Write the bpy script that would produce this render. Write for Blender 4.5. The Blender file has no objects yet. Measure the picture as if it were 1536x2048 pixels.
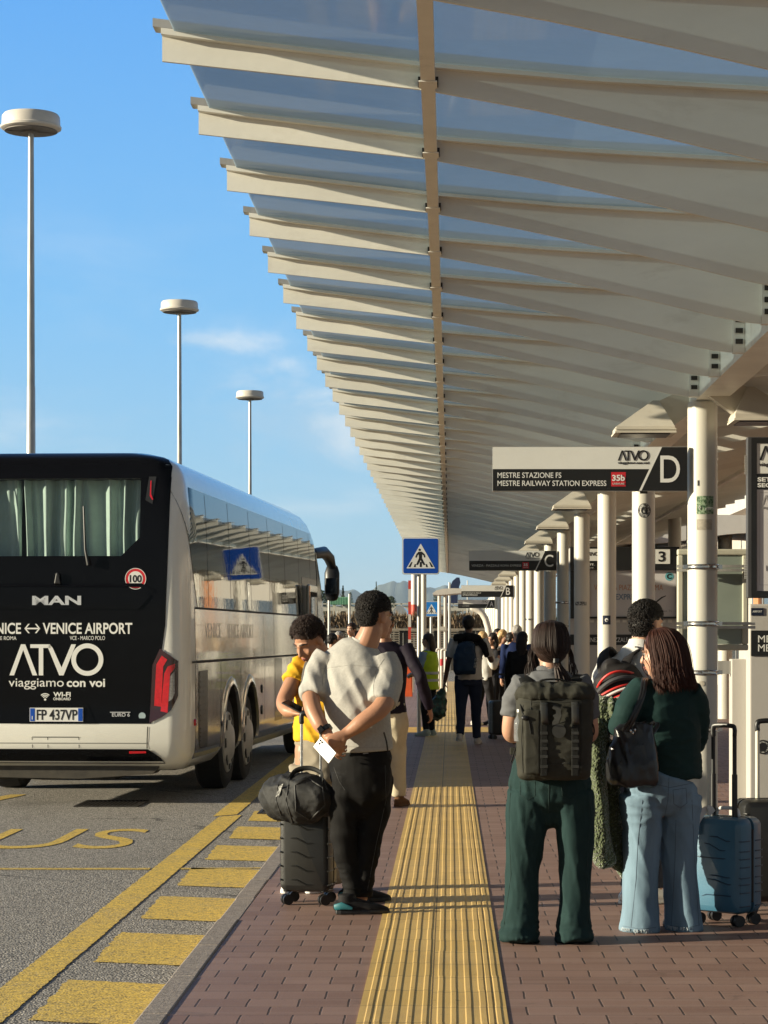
import bpy, bmesh, math, random
import numpy as np
from mathutils import Vector, Matrix, Quaternion, noise
random.seed(7); np.random.seed(7)
S = bpy.context.scene
COL = S.collection
# ------------------------------------------------------------------ camera, sky, sun, exposure
F, CX, CY, CAMH = 4555.0, 900.0, 1271.0, 1.5      # focal length and axis of the photo in its own pixels
cd = bpy.data.cameras.new('camera'); cam = bpy.data.objects.new('camera', cd); COL.objects.link(cam)
cam.location = (0, 0, CAMH); cam.rotation_euler = (math.radians(90), 0, 0)
cd.sensor_width = 36; cd.lens = F / 2048 * 36
cd.shift_x = -(CX - 768) / 2048; cd.shift_y = (CY - 1024) / 2048
cd.clip_start = 0.1; cd.clip_end = 30000
S.camera = cam
SUN_EL, SUN_AZ = math.radians(12.5), math.radians(12.0)   # low sun from the left, a touch behind the camera
to_sun = Vector((-math.cos(SUN_EL)*math.cos(SUN_AZ), -math.cos(SUN_EL)*math.sin(SUN_AZ), math.sin(SUN_EL)))
ld = bpy.data.lights.new('sun', 'SUN'); ld.energy = 5.0; ld.angle = math.radians(0.55); ld.color = (1.0, 0.895, 0.665)
sun = bpy.data.objects.new('sun', ld); COL.objects.link(sun)
sun.rotation_euler = to_sun.to_track_quat('Z', 'Y').to_euler(); sun.location = (-30, -5, 20)
S.view_settings.view_transform = 'Standard'; S.view_settings.look = 'None'
S.view_settings.exposure = 1.0; S.view_settings.gamma = 1.0
S.cycles.max_bounces = 8; S.cycles.transparent_max_bounces = 12; S.cycles.caustics_reflective = False; S.cycles.caustics_refractive = False
S.cycles.sample_clamp_indirect = 6.0; S.cycles.volume_bounces = 0

class N:
    """small helper to write node trees"""
    def __init__(s, nt): s.nt = nt
    def n(s, t, **k):
        d = s.nt.nodes.new(t)
        for a, b in k.items():
            if a.startswith('i_'): s.put(d, a[2:].replace('_', ' '), b)
            else: setattr(d, a, b)
        return d
    def put(s, d, key, val):
        sock = d.inputs[int(key)] if key.isdigit() else d.inputs[key]
        if isinstance(val, bpy.types.NodeSocket): s.nt.links.new(val, sock)
        else:
            if hasattr(sock.default_value, '__len__') and not hasattr(val, '__len__'): val = (val,)*len(sock.default_value)
            if hasattr(sock.default_value, '__len__') and len(sock.default_value) == 4 and len(val) == 3: val = tuple(val) + (1,)
            sock.default_value = val
    def m(s, op, a, b=0.0, c=None, clamp=False):
        d = s.n('ShaderNodeMath', operation=op); d.use_clamp = clamp
        s.put(d, '0', a); s.put(d, '1', b)
        if c is not None: s.put(d, '2', c)
        return d.outputs[0]
    def mix(s, f, a, b):
        d = s.n('ShaderNodeMix', data_type='RGBA')
        s.put(d, '0', f); s.put(d, '6', a); s.put(d, '7', b)
        return d.outputs[2]
    def noise(s, vec, scale, detail=4, rough=.55, dist=0):
        d = s.n('ShaderNodeTexNoise'); s.put(d, 'Vector', vec); s.put(d, 'Scale', scale); s.put(d, 'Detail', detail)
        s.put(d, 'Roughness', rough); s.put(d, 'Distortion', dist)
        return d.outputs[0]
    def ramp(s, f, lo, hi):
        d = s.n('ShaderNodeMapRange'); s.put(d, '0', f); s.put(d, '1', lo); s.put(d, '2', hi); d.clamp = True
        return d.outputs[0]
    def scale(s, vec, sc):
        d = s.n('ShaderNodeVectorMath', operation='MULTIPLY'); s.put(d, '0', vec); s.put(d, '1', sc)
        return d.outputs[0]

def make_world():
    w = bpy.data.worlds.new('World'); S.world = w; w.use_nodes = True
    nt = w.node_tree; nt.nodes.clear(); g = N(nt)
    sky = g.n('ShaderNodeTexSky', sky_type='NISHITA'); sky.sun_disc = False
    sky.sun_elevation = SUN_EL; sky.sun_rotation = math.atan2(to_sun.x, to_sun.y)
    sky.altitude = 0; sky.air_density = 1.0; sky.dust_density = 0.25; sky.ozone_density = 3.0
    hs = g.n('ShaderNodeHueSaturation'); g.put(hs, 'Color', sky.outputs[0]); g.put(hs, 'Saturation', .6); g.put(hs, 'Value', .50)
    co = g.n('ShaderNodeTexCoord').outputs['Generated']
    sep = g.n('ShaderNodeSeparateXYZ'); g.put(sep, '0', co)
    x, y, z = sep.outputs
    # streaky cumulus low over the horizon
    cv = g.n('ShaderNodeCombineXYZ'); g.put(cv, '0', x); g.put(cv, '1', y); g.put(cv, '2', g.m('MULTIPLY', z, 2.6))
    nz = g.noise(cv.outputs[0], 11.0, 8, .58, .3)
    big = g.noise(cv.outputs[0], 3.4, 2, .5)
    # a bank of cloud around 5 degrees up, ahead-left
    bx = g.m('SUBTRACT', x, -0.070); bz = g.m('SUBTRACT', z, 0.090)
    d2 = g.m('ADD', g.m('POWER', g.m('DIVIDE', bx, .050), 2), g.m('POWER', g.m('DIVIDE', bz, .020), 2))
    bank = g.m('MULTIPLY', g.m('EXPONENT', g.m('MULTIPLY', d2, -1.0)), .33)
    bx2 = g.m('SUBTRACT', x, -0.105); bz2 = g.m('SUBTRACT', z, 0.128)
    d3 = g.m('ADD', g.m('POWER', g.m('DIVIDE', bx2, .022), 2), g.m('POWER', g.m('DIVIDE', bz2, .0045), 2))
    bank = g.m('ADD', bank, g.m('MULTIPLY', g.m('EXPONENT', g.m('MULTIPLY', d3, -1.0)), .20))
    band = g.m('MULTIPLY', g.ramp(z, .012, .05), g.m('SUBTRACT', 1.0, g.ramp(z, .07, .2)))
    q = g.m('ADD', g.m('ADD', nz, bank), g.m('MULTIPLY', g.m('SUBTRACT', big, .5), .25))
    cl = g.ramp(q, .60, .86)
    low = g.m('MULTIPLY', g.ramp(g.m('ADD', nz, g.m('MULTIPLY', big, .2)), .58, .85), g.m('MULTIPLY', band, .5))
    cl = g.m('MAXIMUM', g.m('MULTIPLY', cl, g.m('SUBTRACT', 1.0, g.ramp(z, .125, .15))), low)
    cl = g.m('MULTIPLY', cl, .75)
    cc = g.mix(g.ramp(nz, .5, .72), (2.7, 3.9, 5.0), (5.5, 5.7, 5.8))
    # the deep clear blue of a dry autumn afternoon, paler towards the horizon
    el = g.n('ShaderNodeValToRGB'); g.put(el, '0', g.m('MULTIPLY', z, 2.0, clamp=True)); e = el.color_ramp.elements
    SK = 6.5
    e[0].position = 0.0; e[0].color = (.50*SK, .69*SK, .78*SK, 1); e[1].position = 1.0; e[1].color = (.03*SK, .12*SK, .34*SK, 1)
    for ps, cl_ in ((.07, (.37, .66, .86)), (.28, (.20, .545, .95)), (.55, (.105, .41, .94))):
        q_ = e.new(ps); q_.color = tuple(v*SK for v in cl_) + (1,)
    base = g.mix(g.m('MULTIPLY', g.ramp(y, .25, .8), .86), hs.outputs[0], el.outputs[0])
    colr = g.mix(cl, base, cc)
    bg = g.n('ShaderNodeBackground'); g.put(bg, 'Color', colr); g.put(bg, 'Strength', 0.085)
    out = g.n('ShaderNodeOutputWorld'); nt.links.new(bg.outputs[0], out.inputs[0])
make_world()

# ------------------------------------------------------------------ mesh helpers
def W(px, py, Y):
    """a point of the place at depth Y, from where it is seen in the photo"""
    return Vector(((px - CX) / F * Y, Y, CAMH - (py - CY) / F * Y))
def ground_y(py, h=1.5): return F * h / (py - CY)

class M:
    def __init__(s): s.v = []; s.f = []; s.m = []; s.sm = []
    def add(s, vs, fs, m=0, smooth=False):
        o = len(s.v); s.v += [tuple(v) for v in vs]
        for f in fs: s.f.append(tuple(i + o for i in f)); s.m.append(m); s.sm.append(smooth)
        return s
    def box(s, x0, x1, y0, y1, z0, z1, m=0):
        v = [(x, y, z) for z in (z0, z1) for y in (y0, y1) for x in (x0, x1)]
        return s.add(v, [(0, 2, 3, 1), (4, 5, 7, 6), (0, 1, 5, 4), (2, 6, 7, 3), (0, 4, 6, 2), (1, 3, 7, 5)], m)
    def obox(s, c, a, b, d, m=0):
        c, a, b, d = map(Vector, (c, a, b, d))
        v = [c + a*i + b*j + d*k for k in (-1, 1) for j in (-1, 1) for i in (-1, 1)]
        fs = [(0, 2, 3, 1), (4, 5, 7, 6), (0, 1, 5, 4), (2, 6, 7, 3), (0, 4, 6, 2), (1, 3, 7, 5)]
        if a.cross(b).dot(d) < 0: fs = [f[::-1] for f in fs]
        return s.add(v, fs, m)
    def bar(s, p, q, w, h, up=(0, 0, 1), m=0):
        p, q = Vector(p), Vector(q); d = (q - p); L = d.length; d.normalize()
        sd = d.cross(Vector(up))
        if sd.length < 1e-4: sd = d.cross(Vector((1, 0, 0)))
        sd.normalize(); u = sd.cross(d)
        return s.obox((p + q) / 2, d * L / 2, sd * w / 2, u * h / 2, m)
    def tube(s, pts, rad, w=None, seg=12, m=0, caps='flat', smooth=True):
        pts = [Vector(p) for p in pts]; n = len(pts)
        rad = list(rad) if hasattr(rad, '__len__') else [rad] * n
        rr = [(r, r) if not hasattr(r, '__len__') else r for r in rad]
        tang = []
        for i in range(n):
            a = pts[max(i-1, 0)]; b = pts[min(i+1, n-1)]
            t = (b - a); tang.append(t.normalized() if t.length > 1e-9 else Vector((0, 0, 1)))
        if caps == 'round':
            p0, p1 = pts[0], pts[-1]; r0, r1 = rr[0], rr[-1]; t0, t1 = tang[0], tang[-1]
            e0 = min(r0); e1 = min(r1)
            pre = [(p0 - t0*e0*.98, (r0[0]*.2, r0[1]*.2)), (p0 - t0*e0*.75, (r0[0]*.66, r0[1]*.66)), (p0 - t0*e0*.4, (r0[0]*.92, r0[1]*.92))]
            post = [(p1 + t1*e1*.4, (r1[0]*.92, r1[1]*.92)), (p1 + t1*e1*.75, (r1[0]*.66, r1[1]*.66)), (p1 + t1*e1*.98, (r1[0]*.2, r1[1]*.2))]
            pts = [a for a, _ in pre] + pts + [a for a, _ in post]
            rr = [b for _, b in pre] + rr + [b for _, b in post]
            tang = [t0]*3 + tang + [t1]*3; n = len(pts)
        ref = Vector(w) if w is not None else None
        rings = []; prev = None
        for p, t, r in zip(pts, tang, rr):
            a = ref if ref is not None else prev
            if a is None: a = Vector((1, 0, 0)) if abs(t.x) < .8 else Vector((0, 1, 0))
            a = a - t * a.dot(t)
            if a.length < 1e-4:
                a = (prev if prev is not None else Vector((0, 1, 0))); a = a - t * a.dot(t)
            a.normalize(); b = t.cross(a); prev = a
            rings.append([p + a*math.cos(2*math.pi*k/seg)*r[0] + b*math.sin(2*math.pi*k/seg)*r[1] for k in range(seg)])
        vs = [v for R in rings for v in R]; fs = []
        for i in range(n-1):
            for k in range(seg):
                k2 = (k+1) % seg
                fs.append((i*seg+k, i*seg+k2, (i+1)*seg+k2, (i+1)*seg+k))
        s.add(vs, fs, m, smooth)
        if caps:
            o = len(s.v) - len(vs)
            s.f.append(tuple(o + k for k in range(seg))[::-1]); s.m.append(m); s.sm.append(False)
            s.f.append(tuple(o + (n-1)*seg + k for k in range(seg))); s.m.append(m); s.sm.append(False)
        return s
    def ell(s, c, r, ax=None, seg=20, rings=12, m=0):
        c = Vector(c); ax = ax or (Vector((1, 0, 0)), Vector((0, 1, 0)), Vector((0, 0, 1)))
        if not hasattr(r, '__len__'): r = (r,)*3
        vs = [c + ax[2]*-r[2]]
        for i in range(1, rings):
            ph = -math.pi/2 + math.pi*i/rings
            for k in range(seg):
                th = 2*math.pi*k/seg
                vs.append(c + ax[0]*(r[0]*math.cos(ph)*math.cos(th)) + ax[1]*(r[1]*math.cos(ph)*math.sin(th)) + ax[2]*(r[2]*math.sin(ph)))
        vs.append(c + ax[2]*r[2]); fs = []
        for k in range(seg): fs.append((0, 1+(k+1) % seg, 1+k))
        for i in range(rings-2):
            for k in range(seg):
                a = 1+i*seg; k2 = (k+1) % seg
                fs.append((a+k, a+k2, a+seg+k2, a+seg+k))
        a = 1+(rings-2)*seg
        for k in range(seg): fs.append((a+k, a+(k+1) % seg, len(vs)-1))
        return s.add(vs, fs, m, True)
    def lathe(s, prof, c=(0, 0, 0), seg=32, m=0, smooth=True):
        c = Vector(c); n = len(prof)
        vs = [c + Vector((r*math.cos(2*math.pi*k/seg), r*math.sin(2*math.pi*k/seg), z)) for r, z in prof for k in range(seg)]
        fs = [(i*seg+k, i*seg+(k+1) % seg, (i+1)*seg+(k+1) % seg, (i+1)*seg+k) for i in range(n-1) for k in range(seg)]
        s.add(vs, fs, m, smooth)
        o = len(s.v) - len(vs)
        s.f.append(tuple(o+k for k in range(seg))[::-1]); s.m.append(m); s.sm.append(False)
        s.f.append(tuple(o+(n-1)*seg+k for k in range(seg))); s.m.append(m); s.sm.append(False)
        return s
    def prism(s, poly, O, ax, ay, t, m=0, holes=None):
        """a 2-D outline in the plane O, ax, ay thickened by t along ax x ay"""
        O, ax, ay = Vector(O), Vector(ax), Vector(ay); nrm = ax.cross(ay).normalized()
        area = sum(poly[i][0]*poly[(i+1) % len(poly)][1] - poly[(i+1) % len(poly)][0]*poly[i][1] for i in range(len(poly)))
        if area < 0: poly = poly[::-1]
        n = len(poly)
        vs = [O + ax*a + ay*b for a, b in poly] + [O + ax*a + ay*b + nrm*t for a, b in poly]
        fs = [tuple(range(n))[::-1], tuple(range(n, 2*n))] + [(i, (i+1) % n, n+(i+1) % n, n+i) for i in range(n)]
        return s.add(vs, fs, m)
    def ring(s, c, r0, r1, O, ax, ay, t, seg=40, m=0, ry=1.0):
        O, ax, ay = Vector(O), Vector(ax), Vector(ay); nrm = ax.cross(ay).normalized()
        vs = []
        for h in (0, t):
            for r in (r0, r1):
                for k in range(seg):
                    th = 2*math.pi*k/seg
                    vs.append(O + ax*(c[0]+r*math.cos(th)) + ay*(c[1]+r*ry*math.sin(th)) + nrm*h)
        fs = []
        for k in range(seg):
            k2 = (k+1) % seg
            fs += [(2*seg+k, 3*seg+k, 3*seg+k2, 2*seg+k2), (k, k2, seg+k2, seg+k), (seg+k, seg+k2, 3*seg+k2, 3*seg+k), (k2, k, 2*seg+k, 2*seg+k2)]
        return s.add(vs, fs, m)
    def mesh(s, name, mats, off=(0, 0, 0), sharp=40):
        me = bpy.data.meshes.new(name)
        v = np.array(s.v, dtype=float) - np.array(off, dtype=float)
        me.from_pydata(v.tolist(), [], s.f)
        for mt in mats: me.materials.append(mt)
        me.polygons.foreach_set('material_index', s.m)
        me.polygons.foreach_set('use_smooth', s.sm)
        me.validate(); me.update()
        if sharp and any(s.sm): me.set_sharp_from_angle(angle=math.radians(sharp))
        return me
    def build(s, name, mats, parent=None, local=False, bevel=0, loc=None, sharp=40):
        if not isinstance(mats, (list, tuple)): mats = [mats]
        off = (0, 0, 0)
        if parent is not None and not local: off = base_of(parent)
        if loc is not None: off = loc
        me = s.mesh(name, mats, off, sharp)
        return link(name, me, parent, bevel, loc)
def base_of(o):
    p = Vector(o.location)
    while o.parent: o = o.parent; p = p + Vector(o.location)
    return p
def link(name, me, parent=None, bevel=0, loc=None):
    o = bpy.data.objects.new(name, me); COL.objects.link(o)
    if parent is not None: o.parent = parent
    if loc is not None: o.location = loc
    if bevel:
        b = o.modifiers.new('bevel', 'BEVEL'); b.width = bevel; b.segments = 2; b.limit_method = 'ANGLE'; b.angle_limit = math.radians(35)
    return o
def thing(name, label, cat, loc=(0, 0, 0), rotz=0, group=None):
    o = bpy.data.objects.new(name, None); COL.objects.link(o); o.empty_display_size = .2
    o.location = loc; o.rotation_euler = (0, 0, rotz)
    return tag(o, label, cat, group)
def tag(o, label, cat, group=None):
    o['label'] = label; o['category'] = cat
    if group: o['group'] = group
    return o
def struct(name, mm, mats, **k):
    o = mm.build(name, mats, **k); o['kind'] = 'structure'; return o
def copy_thing(root, loc, label):
    r = root.copy(); COL.objects.link(r); r.location = loc; r['label'] = label
    for ch in list(root.children):
        c = ch.copy(); COL.objects.link(c); c.parent = r
        for gch in ch.children:
            d = gch.copy(); COL.objects.link(d); d.parent = c
    return r
def text(s, mat, parent, O, ax, ay, w=None, h=None, t=.002, bold=0.0, name='lettering', local=False, sx=None, spacing=1.0, align='L'):
    """lettering fitted to a width w and / or a height h (metres), lower left corner at O"""
    cu = bpy.data.curves.new('t', 'FONT'); cu.body = s; cu.size = 1.0; cu.offset = bold; cu.extrude = 0.0; cu.space_character = spacing; cu.resolution_u = 5
    o = bpy.data.objects.new('t', cu); COL.objects.link(o)
    me = bpy.data.meshes.new_from_object(o.evaluated_get(bpy.context.evaluated_depsgraph_get()))
    bpy.data.objects.remove(o); bpy.data.curves.remove(cu)
    n = len(me.vertices); v = np.empty(n*3); me.vertices.foreach_get('co', v); v = v.reshape(-1, 3)
    fs = [tuple(p.vertices) for p in me.polygons]; bpy.data.meshes.remove(me)
    lo, hi = v.min(0), v.max(0); ww, hh = hi[0]-lo[0], hi[1]-lo[1]
    kx = (w/ww) if w else None; ky = (h/hh) if h else None
    if kx is None: kx = ky
    if ky is None: ky = kx
    ax, ay = Vector(ax), Vector(ay); nr = ax.cross(ay).normalized(); O = Vector(O)
    if align == 'C': O = O - ax*(ww*kx/2)
    mm = M(); P = [O + ax*((p[0]-lo[0])*kx) + ay*((p[1]-lo[1])*ky) + nr*t for p in v]
    P0 = [p - nr*t for p in P]
    mm.add(P, fs)
    # side walls
    from collections import Counter
    ec = Counter()
    for f in fs:
        for i in range(len(f)): ec[(f[i], f[(i+1) % len(f)])] += 1
    e = [(a, b) for a, b in ec if (b, a) not in ec]
    mm.add(P + P0, [(b, a, a+n, b+n) for a, b in e])
    return mm.build(name, mat, parent, local=local)
def atvo(mm, O, ax, ay, w, t, m=0):
    """the four-letter word mark: a roof-shaped A, T, V and a ring O"""
    O, ax, ay = Vector(O), Vector(ax), Vector(ay); k = w/810.0
    def pl(p): mm.prism([((x-78)*k, (520-y)*k) for x, y in p], O, ax, ay, t, m)
    pl([(78, 517), (178, 252), (215, 252), (318, 517), (278, 517), (197, 300), (118, 517)])
    pl([(258, 252), (428, 252), (440, 283), (370, 283), (370, 517), (332, 517), (332, 283), (258, 283)])
    pl([(425, 252), (452, 283), (528, 450), (612, 252), (652, 252), (545, 517), (508, 517), (412, 283)])
    mm.ring(((750-78)*k, (520-382)*k), 98*k, 138*k, O, ax, ay, t*1.15, 48, m)

# ------------------------------------------------------------------ materials
def c8(r, g, b):
    f = lambda x: (x/255/12.92) if x/255 <= .04045 else ((x/255+.055)/1.055)**2.4
    return (f(r), f(g), f(b))
MATS = {}
def mat(name, col, rough=.5, metal=0, var=.12, vs=6.0, bump=0, bs=60.0, spec=.5, coat=0, dirt=0, dirtcol=(.06, .05, .04), streak=None, sheen=0, dist=.01, sss=0):
    if name in MATS: return MATS[name]
    mt = bpy.data.materials.new(name); mt.use_nodes = True; nt = mt.node_tree; nt.nodes.clear(); g = N(nt)
    p = g.n('ShaderNodeBsdfPrincipled'); out = g.n('ShaderNodeOutputMaterial'); nt.links.new(p.outputs[0], out.inputs[0])
    co = g.n('ShaderNodeTexCoord').outputs['Object']
    ri = g.n('ShaderNodeObjectInfo').outputs['Random']; off = g.n('ShaderNodeVectorMath', operation='ADD'); g.put(off, '0', co); cx_ = g.n('ShaderNodeCombineXYZ'); g.put(cx_, '0', g.m('MULTIPLY', ri, 37.0)); g.put(cx_, '1', g.m('MULTIPLY', ri, 91.0)); g.put(cx_, '2', g.m('MULTIPLY', ri, 53.0)); g.nt.links.new(cx_.outputs[0], off.inputs[1]); cv_ = off.outputs[0]
    vec = g.scale(cv_, streak) if streak else cv_
    nz = g.noise(vec, vs, 6, .6)
    lo = tuple(x*(1-var) for x in col); hi = tuple(min(1, x*(1+var)) for x in col)
    cc = g.mix(g.ramp(nz, .3, .7), lo, hi)
    if dirt:
        dn = g.noise(vec, vs*2.3, 8, .65, .4)
        cc = g.mix(g.m('MULTIPLY', g.ramp(dn, .56, .74), dirt), cc, dirtcol)
    g.put(p, 'Base Color', cc); g.put(p, 'Metallic', metal); g.put(p, 'Specular IOR Level', spec)
    rn = g.noise(co, vs*3, 3); g.put(p, 'Roughness', g.m('ADD', rough-.06, g.m('MULTIPLY', rn, .12)))
    if coat: g.put(p, 'Coat Weight', coat); g.put(p, 'Coat Roughness', .04)
    if sheen: g.put(p, 'Sheen Weight', sheen)
    if sss: g.put(p, 'Subsurface Weight', sss); g.put(p, 'Subsurface Radius', (.02, .008, .004)); g.put(p, 'Subsurface Scale', .3)
    if bump:
        b = g.n('ShaderNodeBump'); g.put(b, 'Strength', bump); g.put(b, 'Distance', dist); g.put(b, 'Height', g.noise(co, bs, 5, .6)); nt.links.new(b.outputs[0], p.inputs['Normal'])
    MATS[name] = mt
    return mt
def glass(name, tint, trans=.6, rough=.02, body=(.05, .06, .07), spec=.5, milky=0):
    if name in MATS: return MATS[name]
    mt = bpy.data.materials.new(name); mt.use_nodes = True; nt = mt.node_tree; nt.nodes.clear(); g = N(nt)
    p = g.n('ShaderNodeBsdfPrincipled'); g.put(p, 'Roughness', rough); g.put(p, 'Specular IOR Level', spec)
    co = g.n('ShaderNodeTexCoord').outputs['Object']
    nz = g.noise(g.scale(co, (3, 3, 3)), 3.0, 6, .6)
    n2 = g.noise(g.scale(co, (2, 60, 10)), 4.0, 4, .7)
    g.put(p, 'Base Color', g.mix(g.ramp(g.m('ADD', g.m('MULTIPLY', nz, .6), g.m('MULTIPLY', n2, .4)), .35, .65), tuple(x*.72 for x in body), tuple(min(1, x*1.25) for x in body)))
    tr = g.n('ShaderNodeBsdfTransparent'); g.put(tr, 'Color', tint)
    mx = g.n('ShaderNodeMixShader'); g.put(mx, '0', trans); nt.links.new(p.outputs[0], mx.inputs[1]); nt.links.new(tr.outputs[0], mx.inputs[2])
    fin = mx.outputs[0]
    if milky:
        tl = g.n('ShaderNodeBsdfTranslucent'); g.put(tl, 'Color', tint); m2 = g.n('ShaderNodeMixShader'); g.put(m2, '0', milky); nt.links.new(fin, m2.inputs[1]); nt.links.new(tl.outputs[0], m2.inputs[2]); fin = m2.outputs[0]
    out = g.n('ShaderNodeOutputMaterial'); nt.links.new(fin, out.inputs[0])
    MATS[name] = mt; return mt
white_steel = mat('white_steel', (.82, .815, .745), .42, var=.09, vs=3.0, dirt=.30, dirtcol=(.40, .35, .27), streak=(.35, 1, 1), bump=.05, bs=25)
column_paint = mat('column_paint', (.57, .55, .485), .40, var=.07, vs=2.5, dirt=.38, dirtcol=(.36, .31, .24), streak=(1, 1, .22), bump=.05, bs=30)
hood_paint = mat('hood_paint', (.55, .51, .43), .5, var=.08, vs=5, dirt=.25, dirtcol=(.3, .22, .13))
sign_white = mat('sign_white', (.72, .72, .68), .35, var=.04, vs=4, dirt=.08, dirtcol=(.3, .28, .24))
sign_black = mat('sign_black', (.012, .012, .012), .3, var=.2, vs=6)
letter_white = mat('letter_white', (.75, .75, .72), .45, var=.03)
letter_black = mat('letter_black', (.012, .012, .013), .45, var=.1)
letter_grey = mat('letter_grey', (.30, .29, .29), .5, var=.05)
sign_red = mat('sign_red', (.55, .02, .03), .4, var=.06)
sign_blue = mat('sign_blue', (.005, .07, .42), .35, var=.06)
galv = mat('galvanised_steel', (.46, .45, .42), .45, metal=.55, var=.25, vs=9, streak=(1, 1, .15))
steel = mat('bright_steel', (.62, .62, .61), .22, metal=1, var=.12, vs=20)
black_plastic = mat('black_plastic', (.012, .012, .013), .42, var=.25, vs=15)
rubber = mat('rubber', (.014, .013, .013), .75, var=.3, vs=20, bump=.2, bs=60)
# ------------------------------------------------------------------ ground
ROAD = -0.15
def new_mat(name):
    mt = bpy.data.materials.new(name); mt.use_nodes = True; nt = mt.node_tree; nt.nodes.clear(); g = N(nt)
    p = g.n('ShaderNodeBsdfPrincipled'); out = g.n('ShaderNodeOutputMaterial'); nt.links.new(p.outputs[0], out.inputs[0])
    co = g.n('ShaderNodeTexCoord').outputs['Object']
    return mt, g, p, co
def bump(g, p, h, strength, dist):
    b = g.n('ShaderNodeBump'); g.put(b, 'Strength', strength); g.put(b, 'Distance', dist); g.put(b, 'Height', h); g.nt.links.new(b.outputs[0], p.inputs['Normal'])

def asphalt_nodes(g, co):
    fine = g.noise(co, 78.0, 2, .6); mid = g.noise(co, 26.0, 4, .6); big = g.noise(co, .9, 5, .6)
    vor = g.n('ShaderNodeTexVoronoi'); g.put(vor, 'Vector', co); g.put(vor, 'Scale', 70.0)
    chip = g.ramp(vor.outputs['Distance'], .15, .6)
    v = g.m('ADD', g.m('MULTIPLY', fine, .75), g.m('MULTIPLY', mid, .25))
    base = g.mix(g.ramp(v, .40, .62), (.026, .023, .021), (.55, .505, .445))
    stain = g.ramp(g.noise(g.scale(co, (1, .35, 1)), 1.1, 6, .62, .5), .52, .72)
    base = g.mix(g.m('MULTIPLY', stain, .38), base, (.05, .042, .036))
    base = g.mix(g.m('MULTIPLY', g.ramp(big, .35, .7), .25), base, (.24, .225, .2))
    vc = g.n('ShaderNodeTexVoronoi', feature='DISTANCE_TO_EDGE'); dv = g.n('ShaderNodeVectorMath', operation='ADD'); wq = g.n('ShaderNodeCombineXYZ'); wn_ = g.m('MULTIPLY', g.m('SUBTRACT', g.noise(co, 1.6, 6, .7), .5), 1.1); g.put(wq, '0', wn_); g.put(wq, '1', g.m('MULTIPLY', wn_, -.8)); g.put(dv, '0', co); g.put(dv, '1', wq.outputs[0]); g.put(vc, 'Vector', dv.outputs[0]); g.put(vc, 'Scale', .22)
    crack = g.m('MULTIPLY', g.m('SUBTRACT', 1.0, g.ramp(vc.outputs['Distance'], .0015, .0045)), g.ramp(g.noise(co, .5, 3), .50, .60))
    base = g.mix(g.m('MULTIPLY', crack, .8), base, (.015, .013, .012))
    smear = g.ramp(g.noise(g.scale(co, (.55, 2.6, 1)), .9, 6, .7, .6), .58, .70)
    base = g.mix(g.m('MULTIPLY', smear, .45), base, (.03, .027, .025))
    return base, chip, v
mt, g, p, co = new_mat('asphalt'); base, chip, v = asphalt_nodes(g, co)
g.put(p, 'Base Color', base); g.put(p, 'Roughness', .82); bump(g, p, g.m('ADD', chip, v), .8, .006)
asphalt = mt
def paint_mat(name, col, wear=.55):
    mt, g, p, co = new_mat(name); base, chip, v = asphalt_nodes(g, co)
    w1 = g.noise(co, 55.0, 4, .7); w2 = g.noise(co, 3.0, 5, .65)
    k = g.ramp(g.m('ADD', g.m('MULTIPLY', w1, .62), g.m('MULTIPLY', w2, .38)), wear-.05, wear+.09)
    pc = g.mix(g.ramp(g.noise(co, 26.0, 5, .7), .3, .7), tuple(x*.72 for x in col), tuple(x*1.15 for x in col))
    k = g.m('MAXIMUM', k, g.m('MULTIPLY', g.m('SUBTRACT', 1.0, g.ramp(v, .41, .48)), .75))
    g.put(p, 'Base Color', g.mix(g.m('MULTIPLY', k, .85), pc, base)); g.put(p, 'Roughness', .7); bump(g, p, g.m('ADD', chip, v), .35, .003)
    return mt
yellow_paint = paint_mat('yellow_road_paint', (.78, .53, .085), .575)
faded_paint = paint_mat('faded_yellow_paint', (.74, .51, .09), .545)
white_paint = paint_mat('white_road_paint', (.7, .68, .62), .58)

# concrete pavers 20 x 20 cm in running bond
mt, g, p, co = new_mat('pavers')
sep = g.n('ShaderNodeSeparateXYZ'); g.put(sep, '0', co); x, y, z = sep.outputs
PX = .206
wob = g.m('MULTIPLY', g.m('SUBTRACT', g.noise(co, 6.0, 2), .5), .010)
r = g.m('DIVIDE', y, .20); row = g.m('FLOOR', r); fy = g.m('FRACT', r)
xo = g.m('ADD', g.m('DIVIDE', g.m('ADD', x, wob), PX), g.m('MULTIPLY', g.m('MODULO', row, 2.0), .5)); cxn = g.m('FLOOR', xo); fx = g.m('FRACT', xo)
jx = g.m('SUBTRACT', .5, g.m('ABSOLUTE', g.m('SUBTRACT', fx, .5)))      # distance to the joint, in pavers
jy = g.m('SUBTRACT', .5, g.m('ABSOLUTE', g.m('SUBTRACT', fy, .5)))
mx_ = g.m('SUBTRACT', 1.0, g.ramp(jx, .013, .026)); my_ = g.m('SUBTRACT', 1.0, g.ramp(jy, .012, .030))
idv = g.n('ShaderNodeCombineXYZ'); g.put(idv, '0', cxn); g.put(idv, '1', row)
wn = g.n('ShaderNodeTexWhiteNoise'); wn.noise_dimensions = '2D'; g.put(wn, 'Vector', idv.outputs[0])
tone = wn.outputs['Value']
grain = g.noise(co, 120.0, 4, .7); patch = g.noise(g.scale(co, (.5, 2.2, 1)), 1.3, 6, .6); stripe = g.noise(g.scale(co, (.25, 9, 1)), 1.2, 4, .6)
cA = g.mix(tone, (.235, .136, .104), (.310, .192, .152))
cA = g.mix(g.m('MULTIPLY', g.ramp(stripe, .48, .72), .55), cA, (.36, .25, .205))
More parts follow.
